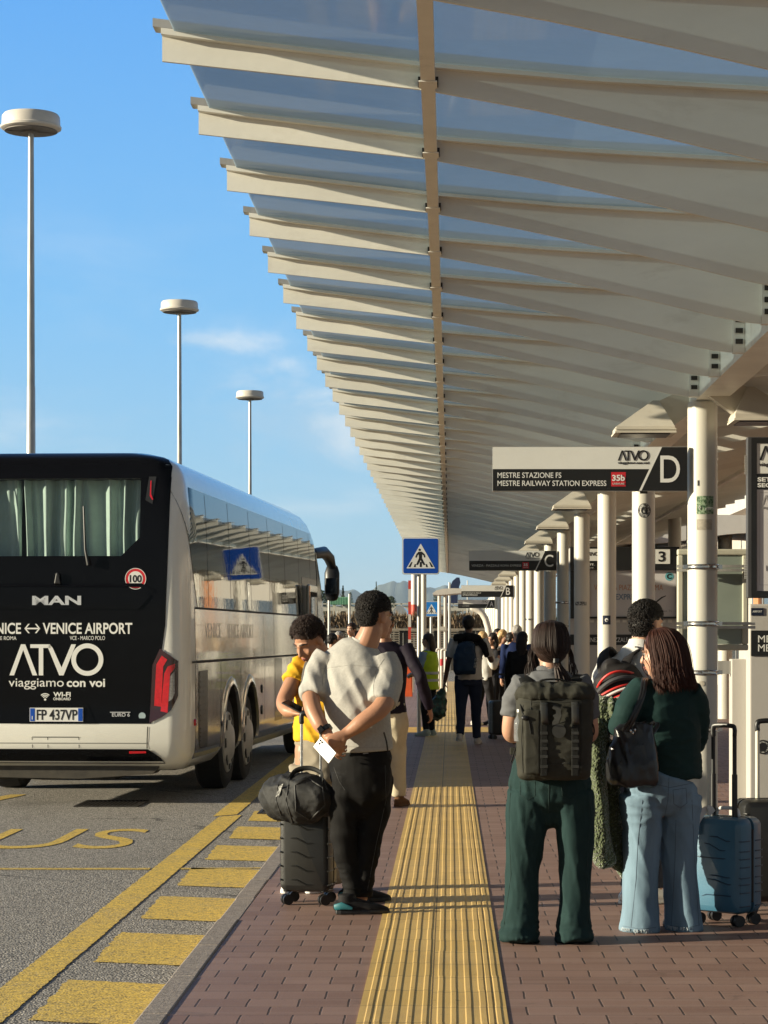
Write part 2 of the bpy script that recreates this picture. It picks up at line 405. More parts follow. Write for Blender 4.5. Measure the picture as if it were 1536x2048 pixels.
cA = g.mix(g.m('MULTIPLY', g.ramp(patch, .5, .75), .4), cA, (.185, .115, .092))
cA = g.mix(g.m('MULTIPLY', g.ramp(grain, .35, .7), .30), cA, (.14, .085, .068))
spots = g.m('MAXIMUM', g.ramp(g.noise(co, 17.0, 3, .5), .70, .76), g.m('MULTIPLY', g.ramp(g.noise(g.scale(co, (1, 1.6, 1)), 2.1, 7, .7, .5), .60, .68), .6))
cA = g.mix(g.m('MULTIPLY', spots, .5), cA, (.05, .035, .03))
cA = g.mix(g.m('MULTIPLY', my_, .55), cA, (.09, .055, .043))
cA = g.mix(g.m('MULTIPLY', mx_, .85), cA, (.022, .015, .012))
g.put(p, 'Base Color', cA); g.put(p, 'Roughness', .62)
hgt = g.m('SUBTRACT', g.m('MULTIPLY', grain, .25), g.m('ADD', mx_, g.m('MULTIPLY', my_, .6)))
bump(g, p, hgt, .55, .004)
pavers = mt
# cast stone kerb
kerb_mat = mat('kerb_stone', (.29, .245, .21), .75, var=.3, vs=30, bump=.5, bs=90, dirt=.35)
# tactile tiles
mt, g, p, co = new_mat('tactile_tiles')
sep = g.n('ShaderNodeSeparateXYZ'); g.put(sep, '0', co); x, y, z = sep.outputs
half = g.ramp(x, -.0745, -.0735)
fy = g.m('FRACT', g.m('DIVIDE', g.m('ADD', y, g.m('MULTIPLY', half, .05)), .40)); jy = g.m('SUBTRACT', .5, g.m('ABSOLUTE', g.m('SUBTRACT', fy, .5)))
row = g.m('FLOOR', g.m('DIVIDE', y, .40)); idv = g.n('ShaderNodeCombineXYZ'); g.put(idv, '0', half); g.put(idv, '1', row)
wn = g.n('ShaderNodeTexWhiteNoise'); wn.noise_dimensions = '2D'; g.put(wn, 'Vector', idv.outputs[0])
cA = g.mix(wn.outputs['Value'], (.60, .395, .115), (.68, .455, .150))
cA = g.mix(g.m('MULTIPLY', g.ramp(g.noise(co, 90, 5, .7), .4, .7), .35), cA, (.50, .35, .14))
cA = g.mix(g.m('MULTIPLY', g.ramp(g.noise(g.scale(co, (1, .3, 1)), 5, 6, .65), .5, .72), .35), cA, (.30, .20, .09))
cA = g.mix(g.m('MULTIPLY', g.ramp(g.noise(co, 22, 3, .5), .70, .74), .7), cA, (.05, .03, .015))
cA = g.mix(g.m('MULTIPLY', g.m('SUBTRACT', 1.0, g.ramp(jy, .006, .014)), .75), cA, (.10, .06, .03))
jm = g.m('SUBTRACT', 1.0, g.ramp(g.m('ABSOLUTE', g.m('ADD', x, g.m('ADD', .074, g.m('MULTIPLY', g.m('SUBTRACT', g.noise(co, 30, 3), .5), .006)))), .002, .004))
cA = g.mix(g.m('MULTIPLY', jm, .85), cA, (.04, .025, .015))
g.put(p, 'Base Color', cA); g.put(p, 'Roughness', .6); bump(g, p, g.noise(co, 120, 4, .7), .25, .002)
tactile = mt
mt, g, p, co = new_mat('far_field')
g.put(p, 'Base Color', g.mix(g.ramp(g.noise(co, .02, 6, .6), .35, .65), (.09, .10, .055), (.20, .19, .12))); g.put(p, 'Roughness', .9)
far_field = mt

gm = M(); gm.add([(-9000, -60, ROAD), (9000, -60, ROAD), (9000, 200, ROAD), (-9000, 200, ROAD)], [(0, 1, 2, 3)])
struct('road', gm, asphalt)
gm = M(); gm.add([(-9000, 200, ROAD), (9000, 200, ROAD), (9000, 12000, ROAD), (-9000, 12000, ROAD)], [(0, 1, 2, 3)])
struct('ground', gm, far_field)
PEND = 75.0
gm = M(); gm.box(-1.11, 14, -6, PEND, ROAD+.005, 0); struct('pavement', gm, pavers)
gm = M()
yy = -6.0; random.seed(3)
while yy < PEND:
    dx = random.uniform(-.004, .004); dz = random.uniform(-.003, .003)
    gm.box(-1.225+dx, -1.1125+dx, yy+.003, yy+.997, ROAD+.003, .004+dz); yy += 1.0
gm.box(-1.225, 14, PEND+.003, PEND+.12, ROAD+.003, .004)
k = struct('kerb', gm, kerb_mat, bevel=.008)
# tactile strip with raised ribs
gm = M(); gm.box(-.363, .227, -6, 74, .0015, .004)
u0, ku = -.363, .59/1220.0
ribs = [(60, 108), (140, 190), (275, 325), (400, 446), (520, 566), (646, 692), (757, 806), (878, 930), (1000, 1056), (1066, 1112), (1130, 1176)]
for a, b in ribs:
    xa, xb = u0 + a*ku, u0 + b*ku; vs = []; yy = -6.0; n = 0
    while yy < 74:
        jx = random.gauss(0, .0007)
        for yk in (yy, yy+.397):
            vs += [(xa+jx-.002, yk, .004), (xa+jx+.003, yk, .0064), (xb+jx-.003, yk, .0064), (xb+jx+.002, yk, .004)]; n += 1
        yy += .4
    fs = []
    for i in range(n-1):
        for q in range(3): fs.append((i*4+q, i*4+q+1, i*4+q+5, i*4+q+4))
    gm.add(vs, [f[::-1] for f in fs])
struct('tactile_paving', gm, tactile)
# cross strip of tactile tiles further on
gm = M(); gm.box(-1.09, -.366, 35.2, 37.2, .0015, .004)
for i in range(14): gm.box(-1.07, -.40, 35.3+i*.13, 35.35+i*.13, .004, .0085)
gm.box(.23, 1.05, 35.2, 37.2, .0015, .004)
struct('tactile_crossing', gm, tactile)
# road markings
ZM = ROAD + .004
def worn_quad(mm, pts, step=.035, j=.010):
    """an outline with slightly ragged edges, one sheet"""
    out = []
    for i in range(len(pts)):
        a, b = Vector(pts[i]), Vector(pts[(i+1) % len(pts)]); n = max(1, int((b-a).length/step))
        for q in range(n): 
            v = a.lerp(b, q/n); out.append((v.x + random.uniform(-j, j), v.y + random.uniform(-j, j), ZM))
    mm.add(out, [tuple(range(len(out)))])
gm = M(); random.seed(11)
yy = 9.75 - 1.75*2
for i in range(9):
    a = .14
    worn_quad(gm, [(-1.80, yy, 0), (-1.325, yy-.14, 0), (-1.325, yy+1.0, 0), (-1.83, yy+1.14, 0)]); yy += 1.75
gm2 = M(); worn_quad(gm2, [(-2.10, -4, 0), (-1.91, -4, 0), (-1.91, 20.9, 0), (-2.10, 20.7, 0)], .03, .005)
worn_quad(gm2, [(-2.16, 20.75, 0), (-1.96, 20.95, 0), (-2.02, 45, 0), (-2.22, 45, 0)], .05, .005)
gd = M()
yy = -4.0
while yy < 45:
    w_ = random.uniform(.01, .06); l_ = random.uniform(.15, .6); worn_quad(gd, [(-1.2255-w_, yy, 0), (-1.2255, yy, 0), (-1.2255, yy+l_, 0), (-1.2255-w_*random.uniform(.3, 1), yy+l_, 0)], .04, .004); yy += l_+random.uniform(.0, .25)
gd.v = [(a, b, ROAD+.0072) for a, b, c in gd.v]
struct('gutter_dirt', gd, mat('gutter_dirt', (.022, .018, .015), .95, var=.5, vs=30, bump=.6, bs=120))
struct('edge_blocks', gm, yellow_paint); struct('edge_line', gm2, yellow_paint)
gm = M(); worn_quad(gm, [(-9, 15.98, 0), (-2.12, 16.02, 0), (-2.12, 16.14, 0), (-9, 16.11, 0)], .05, .005)
worn_quad(gm, [(-1.9, 16.03, 0), (-1.3, 16.1, 0), (-1.3, 16.17, 0), (-1.9, 16.14, 0)])
worn_quad(gm, [(-5.5, 17.5, 0), (-4.55, 23.6, 0), (-4.38, 23.6, 0), (-5.3, 17.5, 0)], .2)
struct('bay_line', gm, faded_paint)
o = text('BUS', yellow_paint, None, (-4.36, 17.6, ZM), (1, 0, 0), (0, 1, 0), w=1.84, h=1.8, t=0, bold=-.004, name='bus_lane_lettering'); o['kind'] = 'structure'
# drain gratings
iron = mat('cast_iron', (.05, .045, .04), .6, metal=.6, var=.4, vs=15)
def grating(x0, x1, y0, y1, n, lab):
    t = thing('drain_grating', lab, 'drain', ((x0+x1)/2, (y0+y1)/2, ROAD))
    mm = M(); mm.box(x0, x1, y0, y0+.03, ROAD+.001, ROAD+.012); mm.box(x0, x1, y1-.03, y1, ROAD+.001, ROAD+.012)
    mm.box(x0, x0+.03, y0+.031, y1-.031, ROAD+.001, ROAD+.012); mm.box(x1-.03, x1, y0+.031, y1-.031, ROAD+.001, ROAD+.012)
    mm.build('frame', iron, t)
    mm = M()
    for i in range(n): 
        xx = x0+.05+(x1-x0-.1)*i/(n-1); mm.box(xx-.008, xx+.008, y0+.032, y1-.032, ROAD+.002, ROAD+.010)
    mm.build('bar', iron, t)
    mm = M(); mm.box(x0+.031, x1-.031, y0+.031, y1-.031, ROAD+.001, ROAD+.0015); mm.build('pit', sign_black, t)
grating(-3.62, -3.0, 21.9, 22.7, 14, 'square iron drain grating in the asphalt behind the coach')
grating(-1.78, -1.27, 21.0, 21.5, 10, 'small iron gully grating beside the kerb')
# ------------------------------------------------------------------ canopy over the platform
BEAM0, DB, CAN_END = 6.636, .963, 57.8
COL0, DC, COLX = 12.63, 3.85, 1.40
pane_mat = glass('canopy_glass', (.66, .76, .83), .62, .05, (.25, .28, .30), .75, .33)
gasket = mat('dark_gasket', (.03, .03, .028), .5, var=.3)
bot = [(-.838, 3.172), (-.45, 3.130), (-.07, 3.088), (.25, 3.030), (.6, 2.955), (.9, 2.885), (1.12, 2.832), (1.22, 2.812), (1.30, 2.803)]
top = [(1.30, 3.055), (.93, 3.080), (.4, 3.110), (-.06, 3.150), (-.838, 3.246)]
canopy = thing('platform_canopy', 'long cream steel and glass canopy of ribs over the platform', 'canopy', (.3, 30, 0))
nb = int((CAN_END - BEAM0)/DB) + 6
beam_me = None; pane_me = None; plate_me = None; bar_me = None
for k in range(nb):
    y = BEAM0 + (k-5)*DB
    if beam_me is None:
        mm = M(); mm.prism(bot + top, (0, .006, 0), (1, 0, 0), (0, 0, 1), .012)
        mm.box(-.838, 1.30, -.042, .042, 0, .004)      # placeholder replaced below by a sloping flange
        mm.v = mm.v[:-8]; mm.f = mm.f[:-6]; mm.m = mm.m[:-6]; mm.sm = mm.sm[:-6]
        fl = top[::-1]
        mm.prism([(a, b-.002) for a, b in fl] + [(a, b+.016) for a, b in fl[::-1]], (0, .036, 0), (1, 0, 0), (0, 0, 1), .0295)
        mm.prism([(a, b-.002) for a, b in fl] + [(a, b+.016) for a, b in fl[::-1]], (0, -.0065, 0), (1, 0, 0), (0, 0, 1), .0295)
        beam_me = mm.mesh('beam', [white_steel])
        mm = M(); mm.prism([(-.862, 3.266), (-.06, 3.168), (.4, 3.128), (.93, 3.098), (1.30, 3.073), (1.30, 3.095), (.93, 3.118), (.4, 3.148), (-.06, 3.192), (-.862, 3.290)], (0, .035, 0), (1, 0, 0), (0, 0, 1), .07)
        bar_me = mm.mesh('glazing_bar', [galv])
        mm = M(); mm.prism([(-.80, 3.252), (-.06, 3.160), (.4, 3.120), (.93, 3.090), (1.30, 3.064), (1.30, 3.071), (.93, 3.097), (.4, 3.127), (-.06, 3.167), (-.80, 3.259)], (0, DB-.036, 0), (1, 0, 0), (0, 0, 1), DB-.072)
        pane_me = mm.mesh('glass_pane', [pane_mat])
        mm = M(); mm.box(1.301, 1.355, -.022, .022, 2.80, 3.05)
        for zz in (2.84, 2.89, 2.94, 2.99):
            mm.box(1.312, 1.345, -.032, -.0225, zz, zz+.022, 1)
        plate_me = mm.mesh('bolt_plate', [white_steel, iron])
    for nm, me in (('beam', beam_me), ('bolt_plate', plate_me)) + ((('glazing_bar', bar_me),) if k > 3 else ()) + ((('glass_pane', pane_me),) if k < nb-1 else ()):
        o = bpy.data.objects.new(nm, me); COL.objects.link(o); o.parent = canopy; o.location = Vector((0, y, 0)) - Vector(canopy.location)
mm = M(); mm.box(-.084, -.043, 1.0, CAN_END, 3.084, 3.142)
for k in range(nb):
    y = BEAM0 + (k-5)*DB
    mm.box(-.093, -.0845, y-.035, y-.0075, 3.095, 3.12, 1); mm.box(-.0425, -.034, y-.035, y-.0075, 3.095, 3.12, 1)
    mm.box(-.09, -.037, y-.14, y-.055, 3.080, 3.0835)
mm.build('purlin', [mat('purlin_paint', (.86, .86, .81), .45, var=.05, dirt=.15), iron], canopy)
mm = M(); mm.prism([(1.3565, 2.80), (1.52, 2.80), (1.52, 3.0), (1.3565, 3.0)], (0, CAN_END, 0), (1, 0, 0), (0, 0, 1), CAN_END-1)
mm.build('girder', white_steel, canopy)
mm = M(); mm.box(1.30, 1.56, 1.0, CAN_END, 3.10, 3.13); mm.build('gutter', galv, canopy)
# the wing on the far side of the girder
wing = thing('canopy_wing', 'cream ribbed canopy wing rising to the right behind the columns', 'canopy', (2.6, 34, 0))
bot2 = [(1.525, 2.80), (1.8, 2.83), (2.2, 2.92), (2.7, 3.03), (3.6, 3.17)]; top2 = [(3.6, 3.24), (2.7, 3.15), (1.525, 3.05)]
mm = M(); mm.prism(bot2 + top2, (0, .006, 0), (1, 0, 0), (0, 0, 1), .012); b2 = mm.mesh('beam', [white_steel])
for k in range(50):
    y = BEAM0 + (k+2)*DB
    o = bpy.data.objects.new('beam', b2); COL.objects.link(o); o.parent = wing; o.location = Vector((0, y, 0)) - Vector(wing.location)
mm = M(); mm.prism([(1.565, 3.062), (2.7, 3.162), (3.58, 3.252), (3.58, 3.259), (2.7, 3.169), (1.565, 3.069)], (0, CAN_END, 0), (1, 0, 0), (0, 0, 1), CAN_END-7)
mm.build('roof_sheet', mat('roof_sheet', (.5, .47, .4), .5), wing)
mm = M(); mm.box(2.66, 2.70, 8, CAN_END, 2.985, 3.02); mm.build('purlin', white_steel, wing)

# ------------------------------------------------------------------ columns
R = .083
def column_mesh():
    mm = M(); mm.lathe([(R+.02, 0), (R+.02, .012), (R, .014), (R, 2.765), (R*.96, 2.79)], seg=36); return mm.mesh('shaft', [column_paint])
shaft_me = column_mesh()
mm = M(); mm.box(-.06, .06, -.05, .05, 2.79, 2.80); cap_me = mm.mesh('cap_plate', [white_steel])
mm = M(); mm.lathe([(.14, 0), (.14, .006), (R+.022, .0065)], seg=28); base_me = mm.mesh('base_plate', [galv])
ords = ['nearest', 'second', 'third', 'fourth', 'fifth', 'sixth', 'seventh', 'eighth', 'ninth', 'tenth', 'eleventh', 'twelfth', 'thirteenth', 'fourteenth', 'fifteenth', 'sixteenth', 'seventeenth', 'eighteenth', 'nineteenth', 'twentieth']
clab = {0: 'cream round column with green sticker and steel clamp bands, nearest the camera', 1: 'cream round column with a round black sticker, second along the row',
        2: 'cream round column with a square black sticker, third along the row', 3: 'cream column with a smudged worn sticker, fourth along the row', 4: 'cream column carrying the letter C sign, fifth along the row',
        9: 'cream column carrying the letter B sign, far along the row', 14: 'cream column carrying the letter A sign, farther along the row'}
columns = {}
for k in range(20):
    y = COL0 + DC*k
    t = thing('canopy_column', clab.get(k, 'plain cream round canopy column, %s along the row from the camera' % ords[k]), 'column', (COLX, y, 0), 0, 'cream columns under the canopy')
    for nm, me in (('shaft', shaft_me), ('base_plate', base_me), ('cap_plate', cap_me)):
        o = bpy.data.objects.new(nm, me); COL.objects.link(o); o.parent = t
    columns[k] = t
def on_col(k, px, py, w, h, m, name, n=8, lift=.0015, inner=None, round_=False):
    """a sticker curved round the shaft"""
    c = columns[k]; y0 = c.location.y; p = W(px, py, y0 - R); ang = math.asin(max(-.99, min(.99, (p.x - COLX)/R))); da = w/R; mm = M(); vs = []; r = R + lift
    fs = []
    if round_:
        vs.append((COLX + r*math.sin(ang), y0 - r*math.cos(ang), p.z))
        for q in range(28):
            th = 2*math.pi*q/28; a = ang + math.cos(th)*da/2
            vs.append((COLX + r*math.sin(a), y0 - r*math.cos(a), p.z + math.sin(th)*h/2))
        fs = [(0, 1+q, 1+(q+1) % 28) for q in range(28)]
    else:
        for i in range(n+1):
            a = ang - da/2 + da*i/n
            for zz in (-h/2, h/2): vs.append((COLX + r*math.sin(a), y0 - r*math.cos(a), p.z + zz))
        fs = [(2*i, 2*i+2, 2*i+3, 2*i+1) for i in range(n)]
    mm.add(vs, fs, 0, True); return mm.build(name, m, c)
mt, g, p, co = new_mat('green_sticker'); vor = g.n('ShaderNodeTexVoronoi'); g.put(vor, 'Vector', co); g.put(vor, 'Scale', 70.0)
g.put(p, 'Base Color', g.mix(g.ramp(g.noise(co, 60, 4, .8), .42, .56), (.03, .09, .035), (.32, .42, .28))); g.put(p, 'Roughness', .5); green_sticker = mt
mt, g, p, co = new_mat('grey_sticker'); g.put(p, 'Base Color', g.mix(g.ramp(g.noise(co, 55, 4, .8), .45, .6), (.015, .015, .015), (.55, .55, .52))); g.put(p, 'Roughness', .5); grey_sticker = mt
ghost = mat('sticker_residue', (.42, .38, .31), .7, var=.25, vs=60)
navy = mat('navy_sticker', (.01, .015, .035), .4)
on_col(0, 1411, 1010, .098, .10, green_sticker, 'sticker'); on_col(0, 1409, 1049, .086, .058, ghost, 'sticker_residue')
o = text('RBPS', letter_white, columns[0], (COLX+.008, COL0-R-.0045, 2.190), Vector((1, .22, .12)).normalized(), (0, 0, 1), w=.045, h=.014); 
mm = M(); mm.box(COLX-.034, COLX-.018, COL0-R-.0035, COL0-R-.0012, 2.203, 2.207); mm.box(COLX-.028, COLX-.024, COL0-R-.0035, COL0-R-.0012, 2.192, 2.218); mm.build('cross_mark', letter_white, columns[0])
on_col(1, 1289, 1021, .096, .105, letter_black, 'round_sticker', lift=.0012, round_=True)
on_col(1, 1289, 1021, .088, .097, grey_sticker, 'sticker_print', lift=.002, round_=True); on_col(1, 1289, 1021, .05, .055, letter_black, 'sticker_centre', lift=.0028, round_=True)
on_col(1, 1289, 1021, .022, .04, grey_sticker, 'sticker_print', lift=.0034, round_=True)
on_col(2, 1213, 1240, .072, .08, navy, 'sticker'); on_col(2, 1213, 1240, .03, .034, letter_white, 'sticker_print', lift=.0025, round_=True); on_col(2, 1213.5, 1241, .015, .017, navy, 'sticker_print', lift=.0035, round_=True)
on_col(3, 1161, 1207, .13, .04, grey_sticker, 'worn_sticker'); on_col(0, 1404, 1367, .03, .03, ghost, 'sticker_residue', round_=True)
on_col(0, 1397, 966, .01, .03, letter_black, 'scuff', n=2)
# steel clamp bands
def clamp(k, z, arms=None, n=40):
    c = columns[k]; y0 = c.location.y; mm = M()
    for dz in (-.009, .009):
        mm.tube([(COLX + (R+.008)*math.cos(a), y0 + (R+.008)*math.sin(a), z+dz) for a in [2*math.pi*i/n for i in range(n+1)]], .0045, seg=6, caps=None)
    mm.lathe([(R+.001, -.012), (R+.006, -.011), (R+.006, .011), (R+.001, .012)], (COLX, y0, z), 36)
    for sx in (-1, 1): mm.box(COLX + sx*(R+.012) - .012, COLX + sx*(R+.012) + .012, y0-.03, y0-.012, z-.012, z+.012)
    mm.build('clamp_band', steel, c)
for py in (1133, 1247, 1345, 1459): clamp(0, W(1405, py, COL0-R).z)
for py in (1205, 1252): clamp(4, W(1127, py, COL0+4*DC).z)
clamp(7, 1.78)

# ------------------------------------------------------------------ lamp hoods hung beside the columns
mm = M()
bx = [(-.165, -.15), (.165, -.15), (.165, .15), (-.165, .15)]
tx = [(.05, -.045), (.085, -.045), (.085, .045), (.05, .045)]
vs = [(a, b, 0) for a, b in bx] + [(a, b, .024) for a, b in bx] + [(a, b, .180) for a, b in tx]
mm.add(vs, [(0, 3, 2, 1)] + [(i, (i+1) % 4, 4+(i+1) % 4, 4+i) for i in range(4)] + [(4+i, 4+(i+1) % 4, 8+(i+1) % 4, 8+i) for i in range(4)] + [(8, 9, 10, 11)])
hood_me = mm.mesh('hood', [hood_paint])
mm = M(); mm.box(-.172, .172, -.157, .157, -.012, -.0005); mm.box(-.172, .172, -.157, -.150, .006, .012); rim_me = mm.mesh('rim', [hood_paint])
mm = M(); mm.box(-.14, .14, -.125, .125, -.018, -.0125); lens_me = mm.mesh('lens', [sign_black])
mm = M(); mm.prism([(.0865, .179), (.155, .03), (.30, .135), (.30, .28)], (0, .04, 0), (1, 0, 0), (0, 0, 1), .08); arm_me = mm.mesh('arm', [hood_paint])
hl = ['largest cream lamp hood, just above the letter D sign', 'second cream lamp hood along, partly hidden behind the letter D sign', 'third cream lamp hood along the row, first one below the letter D sign', 'fourth cream lamp hood along the row, second below the letter D sign', 'fifth cream lamp hood along the row, third below the letter D sign', 'sixth lamp hood along the row, behind the top edge of the letter C sign']
for k in range(13):
    y = 12.95 + k*DC
    t = thing('lamp_hood', hl[k] if k < 6 else 'distant cream lamp hood, %s along the row' % ords[k], 'lamp', (1.10, y, 2.652), 0, 'lamp hoods along the columns')
    for nm, me in (('hood', hood_me), ('rim', rim_me), ('lens', lens_me), ('arm', arm_me)):
        o = bpy.data.objects.new(nm, me); COL.objects.link(o); o.parent = t
t = thing('lamp_hood', 'cream lamp hood on the right of the nearest column, under the canopy wing', 'lamp', (1.70, 12.4, 2.67), math.pi, 'lamp hoods along the columns')
for nm, me in (('hood', hood_me), ('rim', rim_me), ('lens', lens_me), ('arm', arm_me)):
    o = bpy.data.objects.new(nm, me); COL.objects.link(o); o.parent = t

# ------------------------------------------------------------------ bus stop signs
X3, Z3 = (1, 0, 0), (0, 0, 1)
def stop_sign(k, letter, lines, route, lab):
    y = COL0 + DC*k - .05; t = thing('stop_sign', lab, 'sign', (1.312, y, 2.296), 0, 'stop signs hung from the columns')
    x0, x1, z0, z1 = .234, 1.310, 2.296, 2.542; yf = y - .0201; L = x1-x0; mid = z0 + .122
    mm = M(); mm.box(x0, x1, y-.018, y+.018, z0, z1); mm.build('board', galv, t)
    xa, xb = x0 + L*.757, x0 + L*.862       # the slanted division
    xm = xa + (xb-xa)*(mid-z0)/(z1-z0)
    mm = M(); mm.prism([(x0+.003, mid), (xm-.006, mid), (xb-.006, z1-.003), (x0+.003, z1-.003)], (0, yf+.002, 0), X3, Z3, .0025); mm.build('white_panel', sign_white, t)
    mm = M(); mm.prism([(x0+.003, z0+.003), (xa-.006, z0+.003), (xm-.007, mid-.001), (x0+.003, mid-.001)], (0, yf+.002, 0), X3, Z3, .0025)
    mm.prism([(xa+.008, z0+.003), (x1-.002, z0+.003), (x1-.002, z1-.003), (xb+.008, z1-.003)], (0, yf+.002, 0), X3, Z3, .0025); mm.build('black_panel', sign_black, t)
    mm = M(); mm.prism([(xa-.0055, z0+.003), (xa+.0075, z0+.003), (xb+.0075, z1-.003), (xb-.0055, z1-.003)], (0, yf+.002, 0), X3, Z3, .003); mm.build('stripe', letter_white, t)
    yt = yf - .0006
    text(letter, letter_white, t, (x1-.15, yt, z0+.048), X3, Z3, w=.108 if letter != 'B' else .085, h=.148, name='letter', bold=.004)
    mm = M(); atvo(mm, (x0+L*.642, yt, z0+.168), X3, Z3, .170, .002); mm.build('word_mark', letter_black, t)
    text('viaggiamo', letter_black, t, (x0+L*.642, yt, z0+.146), X3, Z3, w=.098, h=.0175); text('con voi', letter_black, t, (x0+L*.642+.104, yt, z0+.1495), X3, Z3, w=.066, h=.0135, bold=.02)
    if len(lines) == 1: text(lines[0][0], letter_white, t, (x0+.030, yt, z0+.050), X3, Z3, w=lines[0][1], h=.026)
    else:
        for i, (s_, w_) in enumerate(lines): text(s_, letter_white, t, (x0+.028, yt, z0+.073-i*.0445), X3, Z3, w=w_, h=.030, bold=.006)
    if route:
        mm = M(); mm.box(x0+.655, x0+.735, yt-.001, yt+.0005, z0+.026, z0+.105); mm.build('route_badge', sign_red, t)
        text(route, letter_white, t, (x0+.660 if len(route) > 2 else x0+.668, yt-.0015, z0+.056), X3, Z3, w=.070 if len(route) > 2 else .052, h=.034, bold=.03)
        text('LINEA/LINE', letter_white, t, (x0+.663, yt-.0015, z0+.036), X3, Z3, w=.064, h=.010)
    mm = M(); mm.box(1.05, 1.09, y-.012, y+.012, z0-.012, z0-.0005); mm.build('stud', iron, t)
stop_sign(0, 'D', [('MESTRE STAZIONE FS', .352), ('MESTRE RAILWAY STATION EXPRESS', .600)], '35b', 'black and white stop sign with letter D, for Mestre railway station')
stop_sign(4, 'C', [('VENEZIA - PIAZZALE ROMA EXPRESS', .61)], '35', 'black and white stop sign with letter C, for Piazzale Roma')
stop_sign(9, 'B', [('SAN DONÀ DI PIAVE', .38), ('SPINEA/MIRANO', .31)], None, 'black and white stop sign with letter B, third along the row')
stop_sign(14, 'A', [('JESOLO LIDO', .3)], None, 'black and white stop sign with letter A, smallest and farthest')
# ------------------------------------------------------------------ the coach
BT = math.radians(3.2)
coach = thing('coach', 'large white and black coach with green curtains standing at the kerb, seen from behind', 'bus', (-3.80, 22.0, ROAD), -BT)
bus_white = mat('coach_white', (.80, .79, .72), .22, var=.03, vs=1.5, coat=.6, dirt=.10, dirtcol=(.4, .34, .27))
bus_side = mat('coach_silver', (.58, .555, .50), .13, metal=.7, var=.10, vs=1.3, streak=(1, .5, 3), coat=.4, dirt=.12, dirtcol=(.25, .2, .15), bump=.12, bs=1.4, dist=.05)
bus_black = mat('coach_black', (.004, .004, .005), .12, var=.1, spec=.14)
bus_glass = mat('coach_dark_glass', (.008, .008, .009), .03, var=.1, spec=.34, bump=.02, bs=1.1, dist=.05)
under = mat('underbody', (.045, .038, .028), .6, var=.4, vs=8)
tail_red = mat('tail_lamp_red', (.55, .004, .012), .15, coat=1.0, var=.2, vs=30)
tail_dark = mat('tail_lamp_dark', (.035, .004, .006), .1, coat=1.0)
lamp_clear = mat('lamp_clear', (.35, .34, .33), .1, coat=1, var=.4, vs=60)
BL = 12.4
LEV = [  # z, half width, rear face v, front face v
    (.34, 1.16, .30, 12.10), (.42, 1.235, .10, 12.25), (.50, 1.272, .035, 12.33), (.62, 1.280, .0, 12.38), (.78, 1.280, .0, 12.40), (.95, 1.280, .012, 12.40), (1.45, 1.280, .02, 12.36),
    (1.95, 1.272, .03, 12.25), (2.4, 1.258, .05, 12.0), (2.9, 1.232, .085, 11.55), (3.1, 1.215, .11, 11.2), (3.22, 1.185, .135, 10.9), (3.31, 1.13, .16, 10.6), (3.38, 1.02, .22, 10.3), (3.43, .82, .35, 9.8), (3.46, .45, .7, 9.0)]
def lev(z):
    for (a, b) in zip(LEV, LEV[1:]):
        if a[0] <= z <= b[0]:
            t = (z-a[0])/(b[0]-a[0]); return tuple(p+(q-p)*t for p, q in zip(a, b))
    return LEV[-1] if z > LEV[-1][0] else LEV[0]
def plan(z, w, v0, v1, rr=.20, rf=.55, n=7):
    rr = min(rr, w*.8); rf = min(rf, w*.8); pts = []
    bow = .03
    for (cx, cy, r, a0, s) in ((w-rr, v0+rr, rr, -90, 1), (w-rf, v1-rf, rf, 0, 1), (-(w-rf), v1-rf, rf, 90, -1), (-(w-rr), v0+rr, rr, 180, -1)):
        for i in range(n):
            a = math.radians(a0 + 90*i/(n-1)); pts.append((cx+r*math.cos(a), cy+r*math.sin(a), z))
    return pts
mm = M(); rings = [plan(*l) for l in LEV]; nn = len(rings[0])
vs = [p for r_ in rings for p in r_]; fs = [(i*nn+k, i*nn+(k+1) % nn, (i+1)*nn+(k+1) % nn, (i+1)*nn+k) for i in range(len(rings)-1) for k in range(nn)]
fs += [tuple(range(nn))[::-1], tuple((len(rings)-1)*nn+k for k in range(nn))]
mm.add(vs, fs, 0, True)
body_me = mm.mesh('body', [bus_white, under, sign_black], sharp=45)
body = link('body', body_me, coach)
# wheel arches and the recess behind the rear window, cut out of the body
WH = [2.72, 4.12, 10.0]; WR = .50
cut = M()
for wv in WH:
    for sx in (-1, 1):
        pts = [(.60*math.cos(a), .60*math.sin(a)+WR+.02) for a in [math.pi*i/20 for i in range(21)]]
        poly = [(wv+a, b) for a, b in pts] + [(wv-.60, .1), (wv+.60, .1)]
        O = (1.40, 0, 0) if sx > 0 else (-.85, 0, 0)
        cut.prism(poly, O, (0, 1, 0), (0, 0, 1), -.55, 1)
cut.box(-1.04, .80, -.2, .42, 2.42, 3.17, 2)
def bool_cut(o, cm, mats):
    co = link('cutter', cm.mesh('cutter', mats)); co.parent = o.parent
    b = o.modifiers.new('b', 'BOOLEAN'); b.operation = 'DIFFERENCE'; b.object = co; b.solver = 'EXACT'; b.material_mode = 'INDEX'
    dg = bpy.context.evaluated_depsgraph_get(); dg.update()
    me = bpy.data.meshes.new_from_object(o.evaluated_get(dg)); o.modifiers.clear(); old = o.data; o.data = me; bpy.data.objects.remove(co)
    me.name = 'body'
# prism with negative thickness flips; rebuild normals of the cutter
def fix(me):
    bm = bmesh.new(); bm.from_mesh(me); bmesh.ops.recalc_face_normals(bm, faces=bm.faces); bm.to_mesh(me); bm.free()
class _C:
    def mesh(s, n, m):
        me = cut.mesh(n, m); fix(me); return me
bool_cut(body, _C(), [bus_white, under, sign_black])
body.data.set_sharp_from_angle(angle=math.radians(40))
